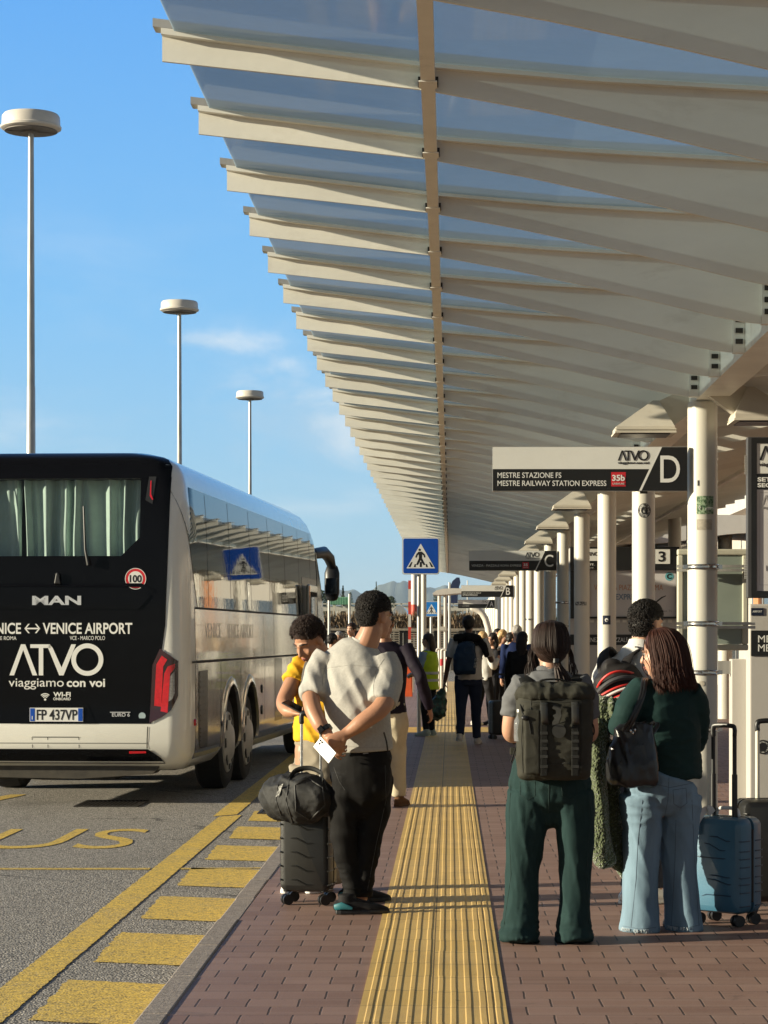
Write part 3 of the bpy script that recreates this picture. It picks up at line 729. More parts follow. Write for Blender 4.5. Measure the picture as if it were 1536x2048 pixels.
# panels follow the body a few millimetres proud of it
def side_u(v, z, off):
    z_, w, v0, v1 = lev(z); rr, rf = .20, .55
    if v < v0+rr: 
        d = min(1, (v0+rr-v)/rr); return w-rr+rr*math.sqrt(max(0, 1-d*d)) + off
    if v > v1-rf:
        d = min(1, (v-(v1-rf))/rf); return w-rf+rf*math.sqrt(max(0, 1-d*d)) + off
    return w + off
def side_patch(name, m, va, vb, za, zb, off=.003, side=1, nv=30, nz=10, parent=None, hole=None):
    """va, vb, za, zb may be functions of the height (va, vb) or numbers"""
    mm = M(); fa = va if callable(va) else (lambda z: va); fb = vb if callable(vb) else (lambda z: vb); vs = []
    for j in range(nz+1):
        z = za+(zb-za)*j/nz
        for i in range(nv+1):
            v = fa(z)+(fb(z)-fa(z))*i/nv; vs.append((side*side_u(v, z, off), v, z))
    fs = []
    for j in range(nz):
        for i in range(nv):
            f = (j*(nv+1)+i, j*(nv+1)+i+1, (j+1)*(nv+1)+i+1, (j+1)*(nv+1)+i)
            cv = sum(vs[q][1] for q in f)/4; cz = sum(vs[q][2] for q in f)/4
            if hole and hole(cv, cz): continue
            fs.append(f if side > 0 else f[::-1])
    mm.add(vs, fs, 0, True); return mm.build(name, m, parent or coach, local=True)
def rear_v(u, z, off):
    z_, w, v0, v1 = lev(z); rr = .20
    if abs(u) > w-rr:
        d = min(1, (abs(u)-(w-rr))/rr); return v0+rr-rr*math.sqrt(max(0, 1-d*d)) - off
    return v0 - off
def rear_poly(name, m, poly, off=.004, parent=None, step=.06, smooth=True, mi=0):
    """an outline in (u, z) laid on the rear face"""
    bm = bmesh.new(); vs = [bm.verts.new((a, 0, b)) for a, b in poly]; bm.faces.new(vs)
    us = [p[0] for p in poly]; zs = [p[1] for p in poly]
    for cut_ax, lo, hi in ((0, min(us), max(us)), (2, min(zs), max(zs))):
        q = lo + step
        while q < hi-.001:
            no = (1, 0, 0) if cut_ax == 0 else (0, 0, 1); pc = (q, 0, 0) if cut_ax == 0 else (0, 0, q)
            bmesh.ops.bisect_plane(bm, geom=bm.verts[:]+bm.edges[:]+bm.faces[:], plane_co=pc, plane_no=no); q += step
    for v in bm.verts: v.co.y = rear_v(v.co.x, v.co.z, off)
    for f in bm.faces: f.smooth = smooth
    bmesh.ops.recalc_face_normals(bm, faces=bm.faces)
    bm.normal_update()
    if sum(f.normal.y*f.calc_area() for f in bm.faces) > 0: bmesh.ops.reverse_faces(bm, faces=bm.faces[:])
    me = bpy.data.meshes.new(name); bm.to_mesh(me); bm.free(); me.materials.append(m)
    return link(name, me, parent or coach)
def U(px): return (px-114)/207.0
def Z(py): return 1.65-(py-1271)/207.0
def rp(pts): return [(U(a), Z(b)) for a, b in pts]
def mirror(pl): return [(-a, b) for a, b in pl][::-1]
WIN = dict(u0=-1.035, u1=.795)
# rear black panel: a frame round the window, then the lower door
hw = 1.075
mm = M(); rows = [3.165, 3.215, 3.25, 3.29, 3.33, 3.36, 3.385, 3.41, 3.43, 3.445, 3.459]; vs = []
for zz in rows:
    lw = min(1.092 if zz < 3.3 else 1.06, lev(zz)[1]-.015)
    for i in range(33): vs.append((-lw+2*lw*i/32, rear_v(-lw+2*lw*i/32, zz, .008), zz+.007))
for i in range(33): vs.append((-.44+.88*i/32, 2.2, 3.468))
mm.add(vs, [(r_*33+i, r_*33+i+1, (r_+1)*33+i+1, (r_+1)*33+i) for r_ in range(len(rows)) for i in range(32)], 0, True); mm.build('roof_cap', bus_black, coach, local=True, sharp=60)
rear_poly('window_surround', bus_black, [(-hw, 2.40), (hw, 2.40), (1.095, 3.185), (.80, 3.185), (.80, 2.60), (.62, 2.42), (-1.03, 2.42), (-1.03, 3.185), (-1.09, 3.185)], .005)
rear_poly('engine_cover', bus_black, [(-1.02, 1.50), (-.92, .80), (.92, .80), (1.02, 1.50), (1.055, 1.75), (1.075, 2.4005), (-1.075, 2.4005), (-1.055, 1.75)], .005)
rw = rear_poly('rear_window', glass('rear_glass', (.88, .92, .92), .74, .02, (.012, .015, .017), .6), [(-1.029, 2.424), (.622, 2.424), (.797, 2.602), (.797, 3.182), (-1.029, 3.182)], .005)
rear_poly('bonnet_lip', bus_black, [(-.80, 1.905), (.80, 1.905), (.91, 2.03), (.86, 2.07), (.70, 1.945), (-.70, 1.945), (-.86, 2.07), (-.91, 2.03)], .016)
rear_poly('bonnet_lip', bus_black, [(-.80, 2.12), (.80, 2.12), (.93, 2.06), (.95, 2.09), (.82, 2.155), (-.82, 2.155), (-.95, 2.09), (-.93, 2.06)], .014)
# curtains hanging in the recess
curtain = mat('mint_curtain', (.56, .70, .63), .75, var=.08, vs=8, sheen=.3)
mm = M(); nx = 260; vs = []; random.seed(5)
ph = [random.uniform(0, 6) for _ in range(5)]
for j in range(13):
    z = 2.40 + (3.165-2.40)*j/12
    for i in range(nx+1):
        u = -1.03 + 1.81*i/nx
        w_ = noise.noise(Vector((u*3.1, 7, z*.35)))*2.2
        d = .26 + .040*math.sin(u*33 + w_*2.3 + ph[0]) + .026*math.sin(u*57 + w_*3 + ph[1] + z*.8) + .014*noise.noise(Vector((u*14, 2, z*2)))
        d *= 1
        vs.append((u + .012*noise.noise(Vector((u*4, z*2.2, 3))), d - .02*(z-2.8), z))
fs = [(j*(nx+1)+i, j*(nx+1)+i+1, (j+1)*(nx+1)+i+1, (j+1)*(nx+1)+i) for j in range(12) for i in range(nx) if not (88 < i < 93)]
mm.add(vs, fs, 0, True); mm.build('curtain', curtain, coach, local=True, sharp=0)
# marks on the rear
RY = (1, 0, 0)
def rtext(s, x0, x1, y0, y1, m=letter_white, bold=0, off=.0075, name='lettering', parent=None):
    zc = Z((y0+y1)/2); v = rear_v(0, Z(y0), off) 
    return text(s, m, coach if parent is None else parent, (U(x0), v, Z(y1)), (1, 0, 0), (0, 0, 1), w=(x1-x0)/207, h=(y1-y0)/207, t=.0015, bold=bold, local=True, name=name)
chrome = mat('chrome', (.80, .80, .80), .30, metal=.6, var=.15, vs=14)
rtext('MAN', 63.5, 162.5, 1191.5, 1210, chrome, .035, .012, 'badge')
rtext('VENICE', -38, 41, 1245.5, 1268, bold=.02); rtext('VENICE AIRPORT', 85, 266, 1245.5, 1268, bold=.02)
v = rear_v(0, 1.7, .0075)
mm = M()
za = Z(1257); 
for (a, b) in ((49, 79),):
    mm.box(U(a), U(b), v-.0015, v+.0005, za-.007, za+.007)
for sx, x in ((1, 48), (-1, 80)):
    for sz in (-1, 1):
        mm.prism([(0, -.009), (0, .009), (.035*1, .052), (.050, .045)] if False else [(0, 0), (.016, 0), (.052, .045), (.036, .045)], (U(x), v+.0005-.0018*(sx*sz > 0)*0, za), (sx, 0, 0), (0, 0, sz), -.002 if sx*sz < 0 else .002)
mm.build('arrow_mark', letter_white, coach, local=True)
rtext('P.LE ROMA', -12, 32, 1272.5, 1280); rtext('VCE - MARCO POLO', 140, 211, 1272, 1280)
mm = M(); atvo(mm, (U(18), rear_v(0, 1.3, .0075), Z(1351.5)), (1, 0, 0), (0, 0, 1), 190/207, .002); mm.build('word_mark', letter_white, coach, local=True)
rtext('viaggiamo', 16.5, 128, 1357, 1379); rtext('con voi', 134, 211.5, 1357.5, 1374, bold=.025)
rtext('WI-FI', 107, 142, 1384, 1393.5, bold=.03); rtext('ONBOARD', 107, 142, 1395, 1400.5, bold=.02)
mm = M(); wv = rear_v(0, 1.05, .0075); wc = (U(90.5), Z(1399))
mm.ring((0, 0), .0005, .011, (wc[0], wv, wc[1]), (1, 0, 0), (0, 0, 1), .0015, 16)
for r0 in (.022, .037, .052):
    pl = [(r0*math.cos(a), r0*math.sin(a)) for a in [math.radians(45+90*i/10) for i in range(11)]] + [((r0+.009)*math.cos(a), (r0+.009)*math.sin(a)) for a in [math.radians(135-90*i/10) for i in range(11)]]
    mm.prism(pl, (wc[0], wv, wc[1]), (1, 0, 0), (0, 0, 1), .0015)
mm.build('wireless_symbol', letter_white, coach, local=True)
rtext('EURO 6', 226, 262, 1425.5, 1433, chrome, .02, .012, 'badge'); mm = M(); mm.box(U(222), U(263), rear_v(0, .87, .010), rear_v(0, .87, .0055), Z(1425), Z(1423.5)); mm.build('badge_line', chrome, coach, local=True)
mm = M(); mm.ring((0, 0), .0005, .034, (U(286.5), rear_v(.83, .88, .006), Z(1431.5)), (1, 0, 0), (0, 0, 1), .001, 30); mm.build('round_sticker', mat('pale_blue_sticker', (.35, .45, .48), .5), coach, local=True)
# speed disc
dv = rear_v(0, 2.2, .008)
disc = M(); disc.ring((0, 0), .0005, .100, (U(272), dv, Z(1157.5)), (1, 0, 0), (0, 0, 1), .001, 44); d_ = disc.build('speed_disc', sign_red, coach, local=True)
mm = M(); mm.ring((0, 0), .0005, .072, (U(272), dv-.0012, Z(1157.5)), (1, 0, 0), (0, 0, 1), .0008, 40); mm.build('disc_face', sign_white, d_, local=True)
mm = M(); mm.ring((0, 0), .0975, .103, (U(272), dv-.0012, Z(1157.5)), (1, 0, 0), (0, 0, 1), .0008, 44); mm.build('disc_edge', sign_white, d_, local=True)
text('100', letter_black, d_, (U(260), dv-.0024, Z(1165)), (1, 0, 0), (0, 0, 1), w=24.5/207, h=15/207, bold=.03, t=.001, local=True)
# number plate in its recess
pv = rear_v(0, .9, .012)
mm = M(); mm.box(U(60), U(168), pv-.006, pv+.004, Z(1443), Z(1415.5)); pl_ = mm.build('number_plate', letter_white, coach, local=True)
mm = M(); mm.box(U(61), U(70), pv-.008, pv-.0062, Z(1442), Z(1416.5)); mm.box(U(158), U(167), pv-.008, pv-.0062, Z(1442), Z(1416.5)); mm.build('blue_band', sign_blue, pl_, local=True)
text('FP 437VP', letter_black, pl_, (U(74), pv-.0072, Z(1440)), (1, 0, 0), (0, 0, 1), w=82/207, h=21/207, bold=.012, t=.001, local=True)
text('I', letter_white, pl_, (U(64.5), pv-.009, Z(1439)), (1, 0, 0), (0, 0, 1), w=1.6/207, h=7/207, t=.001, local=True)
rear_poly('plate_recess', bus_black, rp([(52, 1408), (176, 1408), (194, 1447), (34, 1447)]), .009)
mm = M(); mm.prism([(0, 0), (.07, .0), (.05, .11), (.02, .11)], (U(108), rear_v(0, 2.25, .012), Z(1168)), (1, 0, 0), (0, 0, 1), .03); mm.build('camera_housing', black_plastic, coach, local=True, bevel=.01)
mm = M(); mm.tube([(U(178), rear_v(0, 2.5, .05), Z(1130)), (U(172), rear_v(0, 2.5, .06), Z(1100)), (U(166), rear_v(0, 2.9, .03), 2.9)], [.02, .012, .008], seg=8); mm.build('wiper', black_plastic, coach, local=True)
# lights
for sx in (1, -1):
    f = (lambda p: p) if sx > 0 else mirror
    t_ = rear_poly('tail_lamp', tail_dark, f(rp([(322, 1297), (358, 1322), (358, 1392), (345, 1420), (326, 1434), (301, 1446), (303, 1420), (307, 1330)])), .012, step=.03)
    rear_poly('light_bar', tail_red, f(rp([(315, 1329), (326, 1311), (337, 1319), (329, 1333), (325, 1413), (311, 1411)])), .018, t_, step=.03)
    rear_poly('light_bar', tail_red, f(rp([(331, 1347), (338, 1333), (352, 1327), (352, 1336), (343, 1347), (338, 1425), (324, 1422)])), .018, t_, step=.03)
    rear_poly('reversing_lamp', lamp_clear, f(rp([(341, 1355), (351, 1342), (352, 1385), (347, 1398), (338, 1404)])), .017, t_, step=.03)
    b_ = rear_poly('brake_lamp', black_plastic, f([(.85, 2.96), (.92, 2.92), (.95, 3.19), (.88, 3.19)]), .010, step=.03)
    rear_poly('light_bar', tail_red, f([(.892, 3.00), (.918, 2.96), (.926, 2.97), (.905, 3.02), (.905, 3.15), (.895, 3.15)]), .016, b_, step=.03)
    rear_poly('reflector', tail_red, f(rp([(260, 1502), (294, 1502), (294, 1506), (260, 1507)])), .02, step=.05)
# bumper lines
rear_poly('valance', bus_black, rp([(-75, 1498), (298, 1498), (322, 1515), (330, 1528), (-95, 1528), (-92, 1515)]), .012)
mm = M(); gl = mat('panel_gap', (.02, .018, .016), .7)
def rline(pts, w=.006, off=.0045):
    for (a, b) in zip(pts, pts[1:]):
        a, b = Vector(a), Vector(b); d = (b-a).normalized(); n_ = Vector((-d.y, d.x))*w/2; q = [a+n_, a-n_, b-n_, b+n_]; n = max(1, int((b-a).length/.06))
        vs = []
        for i in range(n+1):
            for s_ in (1, -1):
                p = a.lerp(b, i/n)+n_*s_; vs.append((p.x, rear_v(p.x, p.y, off), p.y))
        mm.add(vs, [(2*i, 2*i+1, 2*i+3, 2*i+2) for i in range(n)])
rline(rp([(64.5, 1496), (64.5, 1474), (159, 1474), (159, 1496)])); rline(rp([(96, 1474), (96, 1496)]))
rline(rp([(298, 1453), (296, 1497)]), .01); rline([(-a, b) for a, b in rp([(298, 1453), (296, 1497)])], .01)
rline(rp([(-75, 1486), (295, 1486)]), .004)
mm.build('seam', gl, coach, local=True, sharp=0)
# the side facing the platform
wedge = lambda z: .115+max(0, (z-1.93))*0.0 + (.46*(1-min(1, (z-1.93)/1.12))**1.6)
for sd in (1, -1):
    side_patch('side_window', bus_glass, wedge, lambda z: 11.15-(z-1.93)*.25, 1.93, 3.10, .005, sd, 44, 16)
hole = lambda v, z: any((v-wv)**2+(z-WR-.02)**2 < .615**2 for wv in WH)
for sd in (1, -1):
    side_patch('side_panel', bus_side, .42, 11.75, 1.405, 1.915, .004, sd, 60, 8)
    side_patch('lower_panel', bus_side, .40, 11.6, .44, 1.375, .004, sd, 300, 44, hole=hole)
mm = M()
def sline(v0, z0, v1, z1, w=.012, off=.0065):
    n = max(2, int(max(abs(v1-v0), abs(z1-z0))/.2)); vs = []
    dv, dz = v1-v0, z1-z0; L = math.hypot(dv, dz); nv, nz_ = -dz/L*w/2, dv/L*w/2
    for i in range(n+1):
        t = i/n
        for s_ in (1, -1):
            vv, zz = v0+dv*t+nv*s_, z0+dz*t+nz_*s_; vs.append((side_u(vv, zz, off), vv, zz))
    mm.add(vs, [(2*i+1, 2*i, 2*i+2, 2*i+3) for i in range(n)])
for v_ in (1.25, 2.75, 4.3, 5.9, 7.4, 8.9, 10.2): sline(v_, 1.95, v_+.04, 3.08, .014, .0075)
for v_ in (3.42, 5.35, 6.2, 7.8, 9.1): sline(v_, .44, v_, 1.37)
for v_ in (5.3, 6.2, 8.2): sline(v_, 1.42, v_, 1.91)
sline(.42, 1.92, 11.2, 1.92, .022); sline(.2, 1.39, 11.4, 1.39, .022); sline(2.0, .5, 2.0, 1.37)
mm.build('seam', gl, coach, local=True, sharp=0)
side_patch('middle_door', bus_black, 6.28, 6.95, .46, 1.37, .006, 1, 6, 6)
# faint mirrored lettering burnt in the panel
ghost_side = mat('faded_lettering', (.36, .33, .29), .22, metal=.7)
def stext(s, v0, z0, w, h, m, bold=0):
    return text(s, m, coach, (side_u(2, z0, .0055), v0, z0), (0, 1, 0), (-.02, 0, 1), w=w, h=h, t=.0006, bold=bold, local=True)
stext('VENICE', 1.0, 1.62, 1.05, .16, ghost_side); stext('VENICE AIRPORT', 2.45, 1.62, 2.0, .16, ghost_side)
# louvre, rim flares, filler caps
mm = M()
for a, b, n in ((1.03, 1.28, 5), (.80, 1.0, 4), (.56, .76, 5)):
    for i in range(n):
        z = a+(b-a)*i/n; mm.box(side_u(1, z, .0092), side_u(1, z, .016), .64, 1.08, z+.006, z+.013)
mm.build('louvre_slats', mat('louvre_grey', (.10, .095, .085), .4, metal=.5), coach, local=True)
side_patch('louvre', sign_black, lambda z: .60+(.1 if z < .56 else 0), 1.12, .53, 1.30, .009, 1, 6, 8)
for wv in WH:
    mm = M(); vs = []; n = 26
    for i in range(n+1):
        a = math.pi*(-.02+1.04*i/n)
        for r_, o_ in ((.60, .001), (.605, .03), (.67, .02), (.69, .004)):
            vv, zz = wv+r_*math.cos(a), WR+.02+r_*math.sin(a); vs.append((side_u(vv, max(.36, zz), o_), vv, zz))
    mm.add(vs, [(i*4+q, i*4+q+1, i*4+q+5, i*4+q+4) for i in range(n) for q in range(3)], 0, True); mm.build('arch_flare', bus_side, coach, local=True)
for v_, z_, r_ in ((5.1, 1.02, .05), (5.1, .77, .055), (2.05, .72, .03)):
    mm = M(); mm.lathe([(r_, 0), (r_, .01), (.002, .012)], seg=20); me = mm.mesh('filler_cap', [black_plastic]); o = link('filler_cap', me, coach); o.location = (side_u(v_, z_, .004), v_, z_); o.rotation_euler = (0, math.pi/2, 0)
mm = M(); mm.lathe([(.035, 0), (.03, .02), (.002, .025)], seg=16); o = link('marker_lamp', mm.mesh('marker_lamp', [tail_red]), coach); o.location = (side_u(.35, .8, .002), .35, .8); o.rotation_euler = (0, math.pi/2, 0)
# wheels
hub = mat('hub_cap', (.55, .52, .46), .35, var=.08, dirt=.3)
mm = M(); mm.lathe([(.33, -.15), (.46, -.15), (.495, -.12), (.50, -.06), (.50, .06), (.495, .12), (.45, .15), (.33, .14)], seg=56); tyre_me = mm.mesh('tyre', [rubber])
mm = M(); mm.lathe([(.335, .05), (.335, .13), (.32, .155), (.22, .165), (.16, .20), (.002, .205)], seg=48)
for i in range(8):
    a = 2*math.pi*i/8; mm.obox((.265*math.cos(a), .265*math.sin(a), .168), (.03*math.cos(a), .03*math.sin(a), 0), (-.05*math.sin(a), .05*math.cos(a), 0), (0, 0, .004), 1)
hub_me = mm.mesh('hub_cap', [hub, sign_black])
for wv in WH:
    for sx in (1, -1):
        w_ = bpy.data.objects.new('wheel', tyre_me); COL.objects.link(w_); w_.parent = coach; w_.location = (sx*1.10, wv, WR); w_.rotation_euler = (0, sx*math.pi/2, 0)
        h_ = bpy.data.objects.new('hub_cap', hub_me); COL.objects.link(h_); h_.parent = w_
mm = M(); mm.box(-1.0, 1.0, .9, 11.8, .30, .36); mm.box(-.7, .5, .35, 1.6, .24, .338); mm.box(-.25, .25, 2.4, 4.4, .33, .6); mm.box(-.9, .9, 2.62, 2.82, .42, .55); mm.box(-.9, .9, 4.0, 4.2, .42, .55); mm.build('chassis', under, coach, local=True)
mm = M(); mm.prism([(U(-80), Z(1530)), (U(318), Z(1530)), (U(300), Z(1550)), (U(150), Z(1560)), (U(-80), Z(1556))], (0, .5, 0), (1, 0, 0), (0, 0, 1), .3); mm.build('engine_shield', under, coach, local=True)
# roof unit, door, mirrors
mm = M(); vs = []; n = 14
for i in range(n+1):
    v_ = 4.0+4.6*i/n; s_ = math.sin(math.pi*i/n)**.6
    for j in range(11):
        u_ = -.95+1.9*j/10; vs.append((u_, v_, 3.36+.20*s_*(1-(abs(u_)/.98)**4) - .05*(abs(u_) > .9)))
mm.add(vs, [(i*11+j, i*11+j+1, (i+1)*11+j+1, (i+1)*11+j) for i in range(n) for j in range(10)], 0, True); mm.build('roof_unit', bus_white, coach, local=True)
mm = M(); mm.box(1.32, 1.37, 9.25, 10.15, .35, 2.35); dr = mm.build('door', bus_side, coach, local=True, bevel=.02)
mm = M(); mm.box(1.372, 1.38, 9.35, 10.05, 1.35, 2.25); mm.build('pane', bus_glass, dr, local=True)
side_patch('doorway', sign_black, 9.2, 10.9, .40, 2.45, .008, 1, 8, 8)
side_patch('windscreen_side', bus_black, lambda z: 11.0+(.1 if z < 1.5 else 0), lambda z: lev(z)[3]-.12, .95, 2.85, .010, 1, 16, 12)
for sx in (1, -1):
    mm = M(); mm.tube([(sx*1.12, 11.8, 2.86), (sx*1.22, 12.3, 2.90), (sx*1.27, 12.6, 2.82), (sx*1.31, 12.72, 2.65)], [(.07, .08), (.085, .09), (.085, .08), (.06, .05)], seg=12, caps='round'); ar = mm.build('mirror', black_plastic, coach, local=True)
    mm = M(); mm.tube([(sx*1.30, 12.72, 2.68), (sx*1.30, 12.70, 2.6), (sx*1.30, 12.70, 2.3), (sx*1.30, 12.72, 2.22)], [(.09, .05), (.115, .08), (.115, .08), (.09, .05)], w=(1, 0, 0), seg=20, caps='round'); mm.build('mirror_head', black_plastic, ar, local=True)
    mm = M(); mm.box(sx*1.30-.085, sx*1.30+.085, 12.612, 12.618, 2.28, 2.52); mm.build('mirror_glass', mat('mirror_glass', (.7, .72, .72), .03, metal=1, var=.02), ar, local=True)
# ------------------------------------------------------------------ street lamps
lamp_white = mat('lamp_white', (.62, .58, .52), .4, var=.06, vs=3)
lamp_under = mat('lamp_underside', (.16, .14, .12), .6, var=.2)
def lamp(px, top_py, Y, lab):
    p = W(px, top_py, Y); t = thing('street_lamp', lab, 'street lamp', (p.x, Y, ROAD), 0, 'tall disc street lamps')
    mm = M(); H = 15.35; mm.tube([(0, 0, 0), (0, 0, 3), (0, 0, 8.2), (0, 0, 8.21), (0, 0, H-.4)], [.15, .135, .112, .105, .075], seg=12); mm.build('pole', galv, t, local=True)
    mm = M(); mm.lathe([(.70, 0), (.79, .05), (.80, .10), (.765, .13), (.755, .36), (.71, .42), (.02, .46)], (0, 0, H-.40), 44); mm.build('lamp_head', lamp_white, t, local=True)
    mm = M(); mm.lathe([(.69, 0), (.69, .02), (.02, .03)], (0, 0, H-.425), 40); mm.lathe([(.24, 0), (.24, .05)], (0, 0, H-.48), 24)
    for k in range(4):
        a = math.pi*k/2+.3; mm.box(-.01, .01, .25, .68, H-.44, H-.426) if False else mm.bar((.24*math.cos(a), .24*math.sin(a), H-.435), (.68*math.cos(a), .68*math.sin(a), H-.435), .025, .015)
    mm.build('diffuser', lamp_under, t, local=True)
    mm = M(); mm.lathe([(.22, 0), (.22, .03), (.16, .05)], (0, 0, 0), 20); mm.build('base_flange', galv, t, local=True)
lamp(62, 187, 60.0, 'tallest galvanised disc lamp on its pole, left of the sky above the coach')
lamp(359, 571, 93.6, 'middle disc street lamp on a thin galvanised pole beyond the coach')
lamp(500, 752, 128.0, 'smallest disc street lamp, its pole rising beside the low cloud')

# ------------------------------------------------------------------ zebra crossing signs
def crossing_sign(cx, top, bot, Y, lab, pole_x, foot_z, pr, face):
    a = W(cx, top, Y); b = W(cx, bot, Y); s_ = a.z-b.z; t = thing('crossing_sign', lab, 'road sign', (a.x, Y, foot_z))
    x0 = a.x - s_/2; z0 = b.z; y = Y
    def rr(d, r):
        pts = []
        for (qx, qz, a0) in ((s_-d-r, d+r, -90), (s_-d-r, s_-d-r, 0), (d+r, s_-d-r, 90), (d+r, d+r, 180)):
            for i in range(6):
                an = math.radians(a0+18*i); pts.append((qx+r*math.cos(an), qz+r*math.sin(an)))
        return pts
    mm = M(); mm.prism(rr(0, .035), (x0, y, z0), X3, Z3, .02); mm.build('panel', galv, t)
    mm = M(); mm.prism(rr(.004, .035), (x0, y-.0205, z0), X3, Z3, .002); mm.build('border', letter_white, t)
    mm = M(); mm.prism(rr(.017, .028), (x0, y-.0228, z0), X3, Z3, .0015); mm.build('face', face, t)
    q = lambda pts: [(u*s_, (1-v)*s_) for u, v in pts]
    O = (x0, y-.0245, z0)
    mm = M(); mm.prism(q([(.115, .835), (.885, .835), (.50, .165)]), O, X3, Z3, .0012); mm.build('triangle', letter_white, t)
    O2 = (x0, y-.0260, z0); mm = M()
    mm.ring(((.47)*s_, (1-.335)*s_), .0005, .032*s_, O2, X3, Z3, .001, 18)
    mm.prism(q([(.44, .385), (.53, .385), (.61, .46), (.625, .535), (.59, .54), (.575, .485), (.535, .455), (.53, .56), (.62, .735), (.575, .75), (.49, .61), (.42, .75), (.375, .735), (.45, .56), (.445, .45), (.41, .485), (.385, .55), (.35, .535), (.38, .455)]), O2, X3, Z3, .001)
    for pts in ([(.16, .80), (.22, .80), (.275, .665), (.245, .665)], [(.31, .80), (.36, .80), (.365, .72), (.335, .72)], [(.47, .80), (.53, .80), (.525, .66), (.475, .66)], [(.64, .80), (.69, .80), (.665, .72), (.635, .72)], [(.78, .80), (.84, .80), (.755, .665), (.725, .665)]):
        mm.prism(q(pts), O2, X3, Z3, .001)
    mm.build('pictogram', letter_black, t)
    xp = W(pole_x, 1300, Y).x; mm = M(); mm.tube([(xp, Y+pr+.004, foot_z), (xp, Y+pr+.004, a.z-.02)], pr, seg=16); mm.build('pole', galv, t)
    mm = M()
    for zz in (z0+s_*.25, z0+s_*.75): mm.box(xp-.05, xp+.05, Y+.0005, Y+pr*2+.012, zz-.015, zz+.015)
    mm.build('bracket', steel, t)
crossing_sign(841.5, 1075, 1149, 35.0, 'large blue pedestrian crossing sign on a grey pole at the end of the coach bay', 838, 0, .032, sign_blue)
crossing_sign(863, 1203, 1233, 92.0, 'small bright blue pedestrian crossing sign, far behind the larger one', 862, ROAD, .05, mat('sign_bright_blue', (.01, .20, .62), .4))
t = thing('white_post', 'square cream post rising just behind the large crossing sign', 'post', (W(847.5, 1300, 44).x, 44, 0))
mm = M(); mm.tube([t.location, t.location + Vector((0, 0, 2.75))], .052, seg=20); mm.build('shaft', column_paint, t); mm = M(); mm.lathe([(.13, .001), (.13, .012), (.09, .02)], t.location, 24); mm.build('base_plate', galv, t)

# ------------------------------------------------------------------ notice cases round the nearest column
case_frame = mat('case_frame', (.52, .50, .40), .45, var=.06, dirt=.15)
case_panel = mat('case_panel', (.25, .29, .25), .3, var=.05)
Yc = 12.92; fx = lambda px, Y=Yc: W(px, 0, Y).x; fz = lambda py, Y=Yc: W(0, py, Y).z
t = thing('notice_case', 'pale framed notice case seen from the back, strapped behind the nearest column', 'notice case', (fx(1425), Yc, fz(1300)))
def frame(mm, x0, x1, z0, z1, y0, y1, w):
    mm.box(x0, x1, y0, y1, z0, z0+w); mm.box(x0, x1, y0, y1, z1-w, z1); mm.box(x0, x0+w, y0, y1, z0+w, z1-w); mm.box(x1-w, x1, y0, y1, z0+w, z1-w)
mm = M(); frame(mm, fx(1355), fx(1497), fz(1301), fz(1098), Yc, Yc+.05, .035); mm.build('frame', case_frame, t, bevel=.008)
mm = M(); mm.box(fx(1355)+.036, fx(1497)-.036, Yc+.012, Yc+.04, fz(1301)+.036, fz(1098)-.036); mm.build('back_panel', case_panel, t)
for py in (1133, 1247):
    mm = M()
    for d in (0, .022):
        mm.box(fx(1352), fx(1508), Yc-.055-d*.2, Yc-.035-d*.2, fz(py)-.008-d, fz(py)+.008-d)
    mm.build('mounting_rail', galv, t)
t = thing('timetable_board', 'black framed timetable board with white headed sheets at the right edge', 'notice board', (fx(1620, 12.3), 12.3, fz(1195, 12.3)))
Y = 12.3; x0, x1, z0, z1 = fx(1495, Y), fx(1495, Y)+.78, fz(1196, Y), fz(874, Y); k = Y/F; xl = lambda px: W(px, 0, Y).x
mm = M(); mm.box(x0, x1, Y, Y+.07, z0, z1); mm.build('case', mat('dark_grey_case', (.06, .06, .065), .4), t, bevel=.004)
mm = M(); frame(mm, xl(1502), x1, z0+.005, z1-.005, Y-.014, Y-.0005, .030); mm.box(xl(1511), x1-.031, Y-.012, Y-.0005, fz(978, Y), fz(949, Y)); mm.build('frame', sign_black, t)
mm = M(); mm.box(xl(1511), x1-.035, Y-.010, Y-.0005, fz(948, Y), fz(882, Y)); mm.build('header_panel', sign_white, t, bevel=.004)
paper = mat('printed_sheet', (.60, .575, .57), .6, var=.03)
mm = M(); mm.box(xl(1513), x1-.035, Y-.006, Y-.0005, fz(1182, Y), fz(979, Y)); mm.build('sheet', paper, t)
mm = M(); atvo(mm, (xl(1518), Y-.0105, fz(921, Y)), X3, Z3, .235, .002); mm.build('word_mark', letter_black, t)
text('viaggiamo', letter_black, t, (xl(1517.5), Y-.0105, fz(935, Y)), X3, Z3, w=.135, h=.026); text('con voi', letter_black, t, (xl(1517.5)+.142, Y-.0105, fz(932.5, Y)), X3, Z3, w=.09, h=.020, bold=.02)
text('SETTORE', letter_white, t, (xl(1514.5), Y-.0125, fz(963.5, Y)), X3, Z3, w=.19, h=.0235, bold=.03); text('SECTOR', letter_white, t, (xl(1514.5), Y-.0125, fz(975, Y)), X3, Z3, w=.165, h=.0235, bold=.03)
mm = M(); atvo(mm, (xl(1523), Y-.0065, fz(1010, Y)), X3, Z3, .16, .001); frame(mm, xl(1519), xl(1519)+.5, fz(1170, Y), fz(985, Y), Y-.0069, Y-.0062, .0015); mm.build('sheet_print', letter_grey, t)
text('viaggiamo con voi', letter_grey, t, (xl(1522), Y-.0065, fz(1019, Y)), X3, Z3, w=.16, h=.016); text('Linea 35b', letter_grey, t, (xl(1531), Y-.0065, fz(1142, Y)), X3, Z3, w=.12, h=.03)
mm = M()
